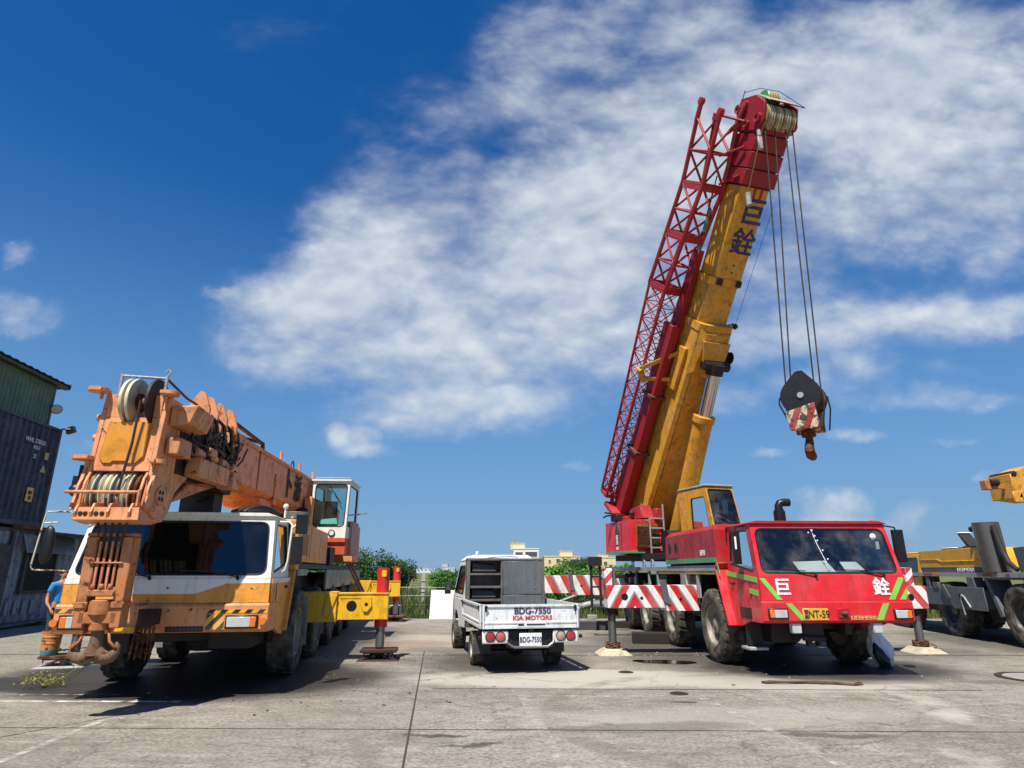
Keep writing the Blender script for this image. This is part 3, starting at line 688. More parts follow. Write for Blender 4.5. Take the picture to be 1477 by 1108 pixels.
    # outriggers
    def outrigger(sx, y, xo, xj, z0, z1, mat, pad=True, sleeve=None, zp=.0):
        b = MB(); a0, a1 = sorted((sx * .9, xo)); b.box(a0, a1, y, y + .42, z0, z1)
        b.m = 1; b.cyl((xo - sx * .38, y + .01, (z0 + z1) / 2), (xo - sx * .38, y - .006, (z0 + z1) / 2), .075, n=20)
        b.cyl((xo - sx * .75, y + .01, (z0 + z1) / 2 - .03), (xo - sx * .75, y - .006, (z0 + z1) / 2 - .03), .035, n=14)
        if sleeve:
            b.m = 0; s0, s1 = sorted((sx * 1.0, sleeve)); b.box(s0, s1, y - .05, y + .47, z0 - .06, z1 + .01)
            b.m = 2; b.hexa([(sleeve - .05, y - .07, z0 + .12), (sleeve + .10, y - .07, z0 + .05), (sleeve + .10, y - .052, z0 + .05), (sleeve - .05, y - .052, z0 + .12)], [(sleeve - .13, y - .07, z1 + .12), (sleeve + .02, y - .07, z1 + .12), (sleeve + .02, y - .052, z1 + .12), (sleeve - .13, y - .052, z1 + .12)])
            b.m = 1
            for k in (1, 3): b.cyl((sleeve + sx * -.32 * k, y - .045, (z0 + z1) / 2 - .05), (sleeve + sx * -.32 * k, y - .056, (z0 + z1) / 2 - .05), .035, n=14)
        og = b.done('outrigger', [mat, M_black, M_grey], P, bev=.012)
        j = MB(); j.cyl((xj, y + .21, z0 - .03), (xj, y + .21, z0 - .16), .145, n=18); j.m = 1; j.cyl((xj, y + .21, z0 - .1), (xj, y + .21, .2), .085, n=18); j.m = 2; j.cyl((xj, y + .21, .24), (xj, y + .21, .1), .12, n=14)
        j.done('jack', [M_dark, M_steel, M_dark], og)
        if pad:
            q = MB(); q.hexa([(xj - .36, y - .14, zp), (xj + .36, y - .14, zp), (xj + .36, y + .56, zp), (xj - .36, y + .56, zp)], [(xj - .19, y + .03, .12), (xj + .19, y + .03, .12), (xj + .19, y + .39, .12), (xj - .19, y + .39, .12)])
            q.done('jack_pad', M_pad, og, bev=.012)
            ro = MB()
            for k in range(3): ro.tube([(xj + .15 * math.cos(a / 2.5), y + .21 + .15 * math.sin(a / 2.5), .15 + .035 * k + .02 * math.sin(a * 1.7 + k)) for a in range(17)], .018, 6)
            ro.tube([(xj + .1, y + .05, .2), (xj + .2, y - .02, .14), (xj + .14, y + .02, .1)], .015, 6)
            ro.done('rope_wrap', M_rust, og)
        return og
    og = outrigger(-1, 3.2, -3.32, -3.2, .94, 1.40, M_stripRW, sleeve=-2.05)
    p = MB(); p.box(-3.34, -3.17, 3.30, 3.62, 1.402, 1.76); p.m = 1; p.box(-3.15, -3.09, 3.34, 3.58, 1.402, 1.80); p.done('jack_housing', [M_stripRWup, M_grey], og, bev=.01)
    og = outrigger(1, 3.2, 3.82, 3.62, .91, 1.39, M_stripRW2, sleeve=2.4)
    p = MB(); p.box(3.48, 3.64, 3.30, 3.62, 1.392, 1.78); p.done('jack_housing', M_stripRWup, og, bev=.01)
    og = outrigger(-1, 10.8, -4.75, -4.6, 1.0, 1.56, M_stripRW3, pad=True, sleeve=-3.05)
    og = outrigger(1, 8.2, 5.0, 4.86, 1.0, 1.5, M_redold, pad=True, sleeve=3.2)
    # upright lashing posts by the rear corner
    f = MB()
    for x in (-2.75, -2.48): f.bar((x, 8.6, .7), (x, 8.6, 1.9), .07, .07)
    f.box(-2.82, -2.42, 8.5, 8.72, 1.86, 2.12)
    for z in (.95, 1.25, 1.55): f.bar((-2.75, 8.6, z), (-2.48, 8.6, z), .05, .05)
    f.bar((-2.48, 8.6, 1.5), (-1.3, 8.7, 1.6), .1, .1); f.bar((-2.48, 8.6, .9), (-1.0, 8.7, 1.0), .08, .08)
    f.done('spare_frame', M_dark, P, bev=.008)

    # ---------------- upper works, slewed
    U = TR(0, 6.8, 0, 14.4)
    B = U @ Matrix(((1, 0, 0, 0), (0, .788, -.616, 0), (0, .616, .788, 0), (0, 0, 0, 1)))   # boom frame: x, n (away from the viewer), a (along the boom)
    s = MB(U); s.cyl((0, 0, 1.76), (0, 0, 2.0), .8, n=36); s.box(-1.1, 1.0, -1.0, 3.0, 2.0, 2.18); s.box(-.75, -.6, 1.5, 2.95, 2.18, 3.4); s.box(.6, .75, 1.5, 2.95, 2.18, 3.4)
    s.box(-.6, .6, 2.0, 2.9, 2.18, 2.8); s.box(-.9, .9, -1.6, -.8, 1.9, 2.05); s.cyl((-.55, .8, 2.55), (.55, .8, 2.55), .3, n=24)
    for k in range(10): s.tube(sag((-.5 + .1 * k, -.4, 2.4), (-.2 + .06 * k, .9, 2.7), random.uniform(-.1, .2), 6), .02, 5)
    s.done('turntable', M_dark, P, bev=.01)
    cw = MB(U); cw.hexa([(-1.42, 1.25, 2.20), (-.40, 1.25, 2.20), (-.40, 3.0, 2.20), (-1.42, 3.0, 2.20)], [(-1.40, 1.32, 3.16), (-.40, 1.32, 3.22), (-.40, 3.0, 3.22), (-1.40, 3.0, 3.16)])
    cw.box(.4, 1.4, 1.6, 3.0, 2.2, 3.1); cw.box(-.4, .4, 2.2, 3.05, 2.2, 2.9)
    cw.m = 1; cw.box(-1.425, -1.415, 1.26, 3.0, 2.20, 2.27); cw.box(-1.425, -.99, 1.235, 1.246, 2.20, 2.27)
    cw.m = 2; cw.box(-1.424, -1.40, 1.9, 1.908, 2.3, 3.1)
    c = cw.done('counterweight', [M_red, M_tapedk, M_dark], P, bev=.03, seg=2)
    em = MB(U)
    em.prism([(2.30, 2.78), (2.02, 2.78), (2.03, 2.9), (2.16, 3.08), (2.29, 2.9)], 'x', -1.424, -1.405)
    em.prism([(2.28, 2.58), (2.04, 2.58), (2.04, 2.75), (2.28, 2.75)], 'x', -1.426, -1.405)
    em.prism([(2.24, 2.46), (2.08, 2.46), (2.08, 2.56), (2.24, 2.56)], 'x', -1.427, -1.405)
    em.done('emblem', M_galvd, c)
    for i, chh in enumerate('起重'): text(chh, (-1.428, 2.16, 2.68 - .15 * i), (0, -1, 0), (0, 0, 1), .15, M_letw, c, 'lettering', .002, T=U)
    text('501', (-1.428, 2.16, 2.36), (0, -1, 0), (0, 0, 1), .12, M_letw, c, 'lettering', .002, T=U)
    gr = MB(U); gr.m = 1; gr.box(-1.26, -.55, 1.236, 1.25, 2.40, 3.05); gr.m = 0
    for i in range(19): gr.bar((-1.27 + .73 * i / 18, 1.19, 2.38), (-1.27 + .73 * i / 18, 1.24, 3.07), .012, .012)
    for i in range(19): gr.bar((-1.27, 1.185, 2.38 + .69 * i / 18), (-.54, 1.185, 2.38 + .69 * i / 18), .012, .012)
    gr.done('radiator_grille', [M_rust, M_orange], c)
    ld = MB(U)
    for x in (-.88, -.42): ld.bar((x, 1.08, 2.2), (x, 1.08, 3.62 if x > -.6 else 3.22), .035, .035)
    for i in range(4): ld.bar((-.88, 1.08, 2.36 + .28 * i), (-.42, 1.08, 2.36 + .28 * i), .03, .04)
    for z in (2.4, 3.15): ld.bar((-.88, 1.08, z), (-.88, 1.3, z), .03); ld.bar((-.42, 1.08, z), (-.42, 1.3, z), .03)
    ld.done('ladder', M_lgrey, P)
    ft = MB(U); ft.hexa([(-.98, 1.3, 3.22), (-.55, 1.3, 3.22), (-.55, 2.2, 3.22), (-.98, 2.2, 3.22)], [(-.95, 1.5, 3.62), (-.6, 1.5, 3.62), (-.6, 2.1, 3.55), (-.95, 2.1, 3.55)]); ft.box(-.62, -.40, 1.12, 1.5, 3.22, 3.5); ft.box(-1.25, -1.0, 1.9, 2.7, 3.16, 3.32)
    ft.cyl((-.75, 2.7, 3.2), (.75, 2.7, 3.2), .15, n=18)
    ft.m = 1; ft.tube(sag((-1.7, 2.4, 3.45), (-1.1, 2.2, 3.3), -.02, 5), .03); ft.tube(sag((-1.7, 2.5, 3.3), (-1.2, 2.5, 3.2), -.12, 6), .03); ft.box(-1.45, -1.15, 2.1, 2.5, 3.18, 3.38); ft.ball((-1.05, 1.85, 3.4), .08)
    ft.done('boom_foot', [M_redold, M_dark], P, bev=.015)
    # operator's cab
    oc = MB(U); x0, x1 = -.18, .72; yf, yk = -1.1, .55; zb, zt = 2.58, 3.93
    fr = [(x0, yf, zb), (x1, yf, zb), (x1 - .04, yf + .28, zt), (x0, yf + .28, zt)]
    gl = MB(U); gk = MB(U)
    oc.panel(fr, [(.06, .24), (.86, .24), (.81, 1.30), (.05, 1.30)], .07, .05, gl, gk)
    Lf = [(x0, yk, zb), (x0, yf + .001, zb), (x0, yf + .281, zt), (x0, yk, zt)]
    g2 = MB(U)
    oc.panel(Lf, [(.62, .12), (1.45, .12), (1.28, 1.08), (.62, 1.08)], .08, .05, g2, gk)
    Rf = [(x1, yf + .001, zb), (x1, yk, zb), (x1 - .04, yk, zt), (x1 - .04, yf + .281, zt)]
    oc.panel(Rf, [(.10, .3), (1.2, .3), (1.2, 1.2), (.32, 1.2)], .08, .05, g2, gk)
    oc.m = 1; oc.box(x0 - .02, x1, yf + .24, yk + .02, zt + .002, zt + .06); oc.m = 0; oc.box(x0 + .06, x1 - .06, yk - .05, yk - .002, zb, zt); oc.box(x0 + .06, x1 - .06, yf + .06, yk - .06, zb, zb + .1)
    oc = oc.done('operator_cab', [M_yel, M_lgrey], P, bev=.02, seg=2)
    gl.done('windscreen', M_gw, oc, smooth=False); g2.loose('side_window', M_gd, oc, smooth=False); gk.loose('window_seal', M_black, oc)
    se = MB(U); se.box(.05, .5, -.5, 0, 2.85, 3.0); se.box(.05, .5, -.05, .08, 3.0, 3.6); se.done('seat', M_seat, oc, bev=.05, seg=2)
    pp = MB(U); pp.box(.12, .27, -.72, -.715, 3.12, 3.5); pp.box(.38, .56, -.72, -.715, 3.2, 3.6); pp.done('sheet_of_paper', M_paper, oc)
    wi = MB(U); wi.bar((-.05, -1.04, 3.22), (.45, -1.06, 2.98), .02, .015); wi.bar((.1, -1.03, 3.16), (.62, -1.09, 2.92), .018, .012); wi.done('wiper', M_black, oc)
    be = MB(U); be.cyl((.52, -1.2, 2.7), (.52, -1.2, 2.85), .075, n=16); be.done('beacon', M_amber, P)
    # boom
    b = MB(B)
    def sect(x, n0, n1, a0, a1, ch=.10):
        b.prism([(-x, n0 + ch), (-x + ch, n0), (x - ch, n0), (x, n0 + ch), (x, n1), (-x, n1)], 'z', a0, a1)
    b.m = 0
    sect(.50, 3.60, 4.98, .55, 5.4); pr_ = lambda n1, a: [(-.50, 3.70, a), (-.40, 3.60, a), (.40, 3.60, a), (.50, 3.70, a), (.50, n1, a), (-.50, n1, a)]; b.hexa(pr_(4.98, 5.401), pr_(4.80, 7.5)); sect(.46, 3.84, 4.74, 7.5, 8.95); sect(.43, 3.74, 4.58, 8.95, 11.5)
    for a, x, q0, q1 in ((7.42, .525, 3.575, 4.83), (8.72, .50, 3.80, 4.80)):
        sect(x, q0, q1, a, a + .22, .11)
    # bracket for the lift cylinder on the underside
    b.hexa([(-.44, 3.48, 6.3), (.44, 3.48, 6.3), (.5, 3.70, 6.1), (-.5, 3.70, 6.1)][::1], [(-.34, 3.50, 7.4), (.34, 3.50, 7.4), (.5, 3.64, 7.5), (-.5, 3.64, 7.5)])
    b.hexa([(-.22, 3.3, 6.2), (.30, 3.3, 6.2), (.30, 3.6, 6.2), (-.22, 3.6, 6.2)], [(-.40, 3.42, 7.2), (.44, 3.42, 7.2), (.44, 3.6, 7.2), (-.40, 3.6, 7.2)])
    b.m = 1
    b.box(-.34, -.18, 3.74, 3.80, 8.75, 8.92); b.box(.28, .42, 3.74, 3.80, 8.75, 8.92)
    for a in (7.9, 8.1, 10.9): b.box(-.02, .02, 3.73, 3.74, a + 1.2, a + 1.25)
    b.m = 2
    b.box(-.405, -.385, 3.595, 3.599, 1.0, 6.1); b.box(-.515, -.50, 4.66, 4.72, .8, 7.3)
    b.m = 0
    b.box(-.56, -.502, 4.92, 5.02, .55, 5.4); b.box(.502, .56, 4.92, 5.02, .55, 5.4)
    bm = b.done('boom', [M_yel, M_dark, M_rust], P, bev=.012)
    h = MB(B)
    def hs(x, n0, n1, a0, a1, ch=.1): h.prism([(-x, n0 + ch), (-x + ch, n0), (x - ch, n0), (x, n0 + ch), (x, n1), (-x, n1)], 'z', a0, a1)
    for i in range(4): hs(.50 - .012 * i, 3.62 + .012 * i, 4.70 - .012 * i, 11.40 + .42 * i, 11.78 + .42 * i); hs(.45, 3.70, 4.6, 11.35, 13.1)
    h.m = 0
    for x0, x1 in ((-.50, -.43), (.44, .51)):
        h.prism([(4.0, 12.7), (3.72, 12.75), (3.62, 13.0), (3.78, 13.38), (4.25, 13.55), (4.85, 13.46), (4.92, 13.15), (4.7, 12.7)], 'x', x0, x1)
    h.prism([(4.3, 13.46), (4.85, 13.42), (4.85, 13.36), (4.3, 13.40)], 'x', -.43, .44)
    h.box(-.43, .44, 4.3, 4.8, 12.7, 12.85)
    h.m = 1
    h.prism([(3.72, 13.46), (4.35, 13.60), (4.35, 13.57), (3.72, 13.43)], 'x', -.40, .42)
    h.m = 2
    h.tube([(-.56, 4.7, 13.6), (-.4, 4.3, 13.72), (.1, 4.2, 13.74), (.55, 3.6, 13.42)], .010, 6); h.tube([(-.56, 4.7, 13.4), (-.56, 4.7, 13.66)], .012, 6); h.tube([(-.45, 3.6, 13.42), (.56, 3.6, 13.42)], .012, 6)
    for a in (11.7, 12.1, 12.5, 12.9): h.cyl((.5, 4.0, a), (.56, 4.0, a), .05, n=8)
    hd = h.done('boom_head', [M_redjib, M_pad, M_dark], bm, bev=.01)  # head takes the darker jib red, its shade put into the paint
    for x, n, a, r in ((-.53, 4.8, 13.2, .11), (-.52, 3.85, 13.0, .12), (.56, 3.85, 12.95, .11), (-.53, 4.25, 12.85, .09)):
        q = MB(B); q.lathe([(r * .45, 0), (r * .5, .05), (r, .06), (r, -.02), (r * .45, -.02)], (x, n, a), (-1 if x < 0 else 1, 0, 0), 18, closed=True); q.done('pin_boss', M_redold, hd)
    for i in range(11):
        x = -.39 + .078 * i; q = MB(B); q.lathe([(.06, -.034), (.39, -.034), (.39, -.022), (.34, 0), (.39, .022), (.39, .034), (.06, .034)], (x, 3.98, 12.98), (1, 0, 0), 30, closed=True)
        q.done('sheave', M_sheave if i % 3 else M_oldrope, hd)
        q = MB(B); q.lathe([(.365 + .018 * math.cos(R(a)), .018 * math.sin(R(a))) for a in range(0, 360, 60)], (x, 3.98, 12.98), (1, 0, 0), 30, closed=True); q.done('hoist_rope', M_oldrope, hd)
    for i in range(5):
        q = MB(B); x = -.12 + .08 * i; q.lathe([(.05, -.03), (.24, -.03), (.21, 0), (.24, .03), (.05, .03)], (x, 4.45, 13.50), (1, 0, 0), 24, closed=True); q.done('sheave', M_oldrope if i else M_tapedk, hd)
    text('巨', (.08, 3.733, 10.72), (1, 0, 0), (0, 0, 1), .74, M_blue, bm, 'painted_character', .016, .003, T=B)
    text('銓', (.06, 3.733, 9.92), (1, 0, 0), (0, 0, 1), .74, M_blue, bm, 'painted_character', .012, .003, T=B)
    t = MB(B); t.box(-.08, .0, 3.735, 3.738, 11.05, 11.35); t.box(.12, .2, 3.735, 3.738, 11.05, 11.35); t.done('painted_mark', M_redold, bm)
    # rope guide rollers beside the boom
    for (x, n, a, r) in ((.60, 3.75, 6.75, .17), (.74, 3.75, 6.72, .18), (.62, 3.8, 7.65, .09)):
        q = MB(B); q.lathe([(.03, -.05), (r, -.05), (r * .6, 0), (r, .05), (.03, .05)], (x, n, a), (1, 0, 0), 22, closed=True); q.m = 1; q.cyl((.45, n, a), (x + .12, n, a), .05, n=10); q.done('guide_roller', [M_dark, M_yel], bm)
    # side line
    q = MB(B); q.tube([(.60, 3.72, 7.7), (.50, 3.55, 11.0)], .006, 5); q.done('signal_cable', M_black, bm)
    # lift cylinder
    c0, c1 = Vector((.10, 1.35, 2.45)), Vector((.10, -1.42, 7.22)); d = (c1 - c0).normalized(); L = (c1 - c0).length
    lc = MB(U); lc.cyl(c0, c0 + d * L * .72, .27, n=28); lc.cyl(c0 + d * L * .70, c0 + d * L * .735, .31, n=28); lc.cyl(c0 + Vector((-.3, 0, 0)), c0 + Vector((.3, 0, 0)), .2, n=18)
    lc = lc.done('lift_cylinder', M_yel, P, bev=.01)
    rd = MB(U); rd.cyl(c0 + d * L * .73, c1, .20, n=28); rd.m = 1; rd.cyl(c1 - d * .25, c1 + d * .05, .25, n=20); rd.cyl(c1 + Vector((-.4, 0, 0)), c1 + Vector((.4, 0, 0)), .14, n=16); rd.done('piston_rod', [M_chrome, M_dark], lc)
    # folded lattice jib along the boom
    j = MB(B)
    def chord_at(i, a):
        K = [(1.2, (-1.2, -.9), (5.08, 5.5)), (8.2, (-1.18, -.64), (4.9, 5.95)), (11.2, (-1.14, -.50), (4.5, 5.62)), (12.9, (-1.14, -.58), (4.6, 5.75))]
        for q, w in zip(K, K[1:]):
            if a <= w[0] or w is K[-1]:
                t = (a - q[0]) / (w[0] - q[0]); f = lambda s, e: s + (e - s) * t
                return (f(q[1][i & 1], w[1][i & 1]), f(q[2][i >> 1], w[2][i >> 1]), a)
    n = 13; A = [1.2 + (8.2 - 1.2) * k / n for k in range(n + 1)]
    for i in range(4): j.tube([chord_at(i, a) for a in A], .043, 8)
    for k in range(n):
        for (p, q) in ((0, 1), (2, 3), (0, 2), (1, 3)):
            u, v = (p, q) if k % 2 else (q, p)
            j.tube([chord_at(u, A[k]), chord_at(v, A[k + 1])], .019, 6)
            j.tube([chord_at(v, A[k]), chord_at(u, A[k + 1])], .013, 5); j.tube([chord_at(p, A[k]), chord_at(q, A[k])], .016, 6)
    # heavier upper part with cross frames
    A2 = [8.2, 8.95, 9.7, 10.45, 11.2, 12.05, 12.9]
    for i in range(4): j.tube([chord_at(i, a) for a in A2], .062, 8)
    for k in range(6):
        for (p, q) in ((0, 1), (2, 3), (0, 2), (1, 3)):
            u, v = (p, q) if k % 2 else (q, p)
            j.tube([chord_at(u, A2[k]), chord_at(v, A2[k + 1])], .034, 6); j.tube([chord_at(p, A2[k]), chord_at(q, A2[k])], .034, 6)
    for a in (8.2, 9.75, 11.15):
        c = [chord_at(i, a) for i in range(4)]
        j.bar(c[0], c[1], .22, .05, (0, 1, 0)); j.bar(c[2], c[3], .22, .05, (0, 1, 0)); j.bar(c[0], c[2], .22, .05, (1, 0, 0)); j.bar(c[1], c[3], .22, .05, (1, 0, 0))
    # fork ends at the top
    for (x, nn, dx, e) in ((-1.14, 5.75, 0, .42), (-1.14, 4.6, 0, .12), (-.58, 4.62, .06, .42), (-.58, 5.75, 0, .10)):
        j.tube([(x, nn, 12.8), (x + dx * .5, nn, 12.9 + e * .3), (x + dx, nn - dx * .9, 12.88 + e)], .07, 8); j.cyl((x + dx - .06, nn - dx * .9, 12.9 + e), (x + dx + .06, nn - dx * .9, 12.9 + e), .10, n=14)
    j.tube([(-.56, 4.3, 12.9), (-.74, 4.8, 12.5)], .035); j.tube([(-.56, 4.3, 12.9), (-1.1, 5.0, 13.0)], .035); j.tube([(-.54, 4.0, 12.3), (-.74, 4.75, 12.0)], .035); j.tube([(-.52, 3.9, 11.6), (-.6, 4.6, 11.3)], .035)
    c = [chord_at(i, 1.2) for i in range(4)]
    for p, q in ((0, 1), (2, 3), (0, 2), (1, 3)): j.bar(c[p], c[q], .09, .09)
    j.bar((-1.0, 5.1, 1.3), (-.7, 4.7, 1.1), .12, .1); j.bar((-1.0, 5.1, 1.3), (-1.0, 4.8, .7), .1, .1); j.box(-1.2, -.6, 4.4, 5.1, .86, .99)
    j.done('lattice_jib', M_redold, P)
    # solid inner jib beam, strapped between jib and boom
    q = MB(B); q.box(-.92, -.62, 4.42, 4.96, 1.0, 7.3); q.box(-.70, -.52, 4.5, 4.86, 7.2, 9.5); q.m = 1; q.box(-.615, -.575, 4.6, 4.98, 2.0, 7.25); q.m = 2
    for a in (3.1, 5.0): q.box(-1.0, -.5, 4.36, 5.02, a, a + .10)
    q.done('jib_beam', [M_redjib, M_lgrey, M_rust], P, bev=.01)
    q = MB(B); q.bar((-1.26, 4.95, 5.75), (-.5, 4.3, 6.6), .16, .12); q.bar((-1.2, 4.9, 5.45), (-.5, 4.25, 5.75), .14, .12); q.box(-.60, -.5, 3.95, 4.38, 5.5, 6.8); q.bar((-1.3, 4.9, 5.7), (-1.15, 4.9, 5.4), .2, .12); q.cyl((-1.3, 4.8, 5.7), (-1.3, 5.1, 5.7), .06)
    q.done('jib_bracket', M_yel, P, bev=.01)
    q = MB(B)
    for k in range(12): q.tube(sag((-.58, 4.5 + .03 * k, 7.4 + .3 * k), (-.60, 4.8, 8.2 + .30 * k), random.uniform(-.1, .15), 6, .02), .018, 5)
    q.m = 1; q.tube([(-.6, 4.6, 8.4), (-.6, 4.7, 9.6)], .06); q.tube([(-.6, 4.66, 10.0), (-.6, 4.7, 10.6)], .05)
    q.done('hose_bundle', [M_dark, M_tapedk], P)
    return U, B
UB = build_red()
# hook block of the red crane: hangs freely under the head
def pivot(T, co): return T @ Vector(co)
def rworld(co):
    return (Matrix.Translation((RO[0], RO[1], 0)) @ Matrix.Rotation(R(-RAZ), 4, 'Z')) @ Vector(co)
HKL = UB[0] @ Vector((.04, -4.6, 5.40))
hw_ = rworld(HKL)
HB = thing('hook_block', (hw_.x, hw_.y, hw_.z), 36, 'black and striped hook block hanging on four ropes from the raised red crane boom', 'hook')
def build_hook():
    a = MB()
    prof = [(.43 * math.cos(R(a)), .04 + .43 * math.sin(R(a))) for a in range(-225, 46, 15)][::1] + [(.10, .60), (-.06, .60)]
    for y in (-.33, .30): a.prism(prof, 'y', y, y + .03)
    a.prism([(-.03, .56), (.1, .56), (.1, .61), (-.03, .61)], 'y', -.33, .33)
    a.m = 1; a.cyl((0, -.36, .04), (0, .36, .04), .07, n=16)
    a.m = 0
    a.loose('cheek_plate', [M_blackblk, M_lgrey], HB, bev=.01)
    for i in range(5):
        y = -.22 + .11 * i; q = MB(); q.lathe([(.06, -.045), (.405, -.045), (.33, 0), (.405, .045), (.06, .045)], (0, y, .06), (0, 1, 0), 28, closed=True); q.done('sheave', M_rust, HB)
    p = MB(); p.hexa([(-.29, -.36, -.72), (.30, -.36, -.72), (.30, -.24, -.72), (-.29, -.24, -.72)], [(-.36, -.36, -.30), (.26, -.36, -.16), (.26, -.24, -.16), (-.36, -.24, -.30)])
    p.hexa([(-.29, .24, -.72), (.30, .24, -.72), (.30, .36, -.72), (-.29, .36, -.72)], [(-.34, .24, -.26), (.30, .24, -.26), (.30, .36, -.26), (-.34, .36, -.26)])
    p.box(-.24, .24, -.24, .24, -.70, -.58)
    p.m = 1; p.cyl((0, -.36, -.46), (0, -.372, -.46), .07, n=16)
    p.done('weight_plate', [M_stripHook, M_galvd], HB, bev=.015)
    s = MB()
    for y in (-.34, .34): s.tube([(-.43, y, .05), (-.46, y, -.1), (-.33, y, -.45)], .02, 6); s.tube([(.43, y, .1), (.46, y, -.2), (.38, y, -.68)], .02, 6)
    s.loose('rope_guard', M_dark, HB)
    k = MB(); k.cyl((0, 0, -.72), (0, 0, -.84), .15, n=16); k.tube([(0, 0, -.8), (0, 0, -.90), (.0, -.02, -.98), (.0, -.11, -1.06), (0, -.13, -1.17), (0, -.04, -1.26), (.0, .09, -1.27), (0, .19, -1.19), (0, .22, -1.08)], [.075, .08, .09, .095, .105, .11, .095, .065, .03], 14)
    k.done('hook', M_rust, HB)
build_hook()
# four falls of rope, part of the crane
def falls():
    inv = (Matrix.Translation((RO[0], RO[1], 0)) @ Matrix.Rotation(R(-RAZ), 4, 'Z')).inverted()
    hbm = Matrix.Translation(hw_) @ Matrix.Rotation(R(-36), 4, 'Z')
    ends = [(-.31, -.2, .18), (-.24, .02, .28), (.26, -.05, .32), (.34, .22, .18)]
    tops = [(-.39, 3.62, 12.8), (-.10, 3.62, 12.82), (.20, 3.62, 12.85), (.40, 3.62, 12.88)]
    for e, t in zip(ends, tops):
        q = MB(); q.tube([UB[1] @ Vector(t), inv @ (hbm @ Vector(e))], .017, 6); q.done('hoist_rope', M_cable, RC)
    q = MB(); q.tube([UB[1] @ Vector((-.44, 3.64, 12.9)), UB[1] @ Vector((-.36, 3.55, 11.2))], .014, 6); q.m = 1
    p = UB[1] @ Vector((-.36, 3.55, 11.2)); q.cyl(p, p + Vector((0, 0, -.35)), .07, n=12); q.done('limit_switch_weight', [M_oldrope, M_lgrey], RC)
    p = UB[1] @ Vector((-.56, 3.6, 12.7)); q = MB(); q.cyl(p, p + Vector((0, 0, -.2)), .05); q.hexa([p + Vector((-.06, -.04, -.2)), p + Vector((.06, -.04, -.2)), p + Vector((.06, .04, -.2)), p + Vector((-.06, .04, -.2))], [p + Vector((-.05, -.04, -.58)), p + Vector((.06, -.04, -.58)), p + Vector((.06, .04, -.58)), p + Vector((-.05, .04, -.58))]); q.done('rope_clamp', M_lgrey, RC, bev=.02)
falls()
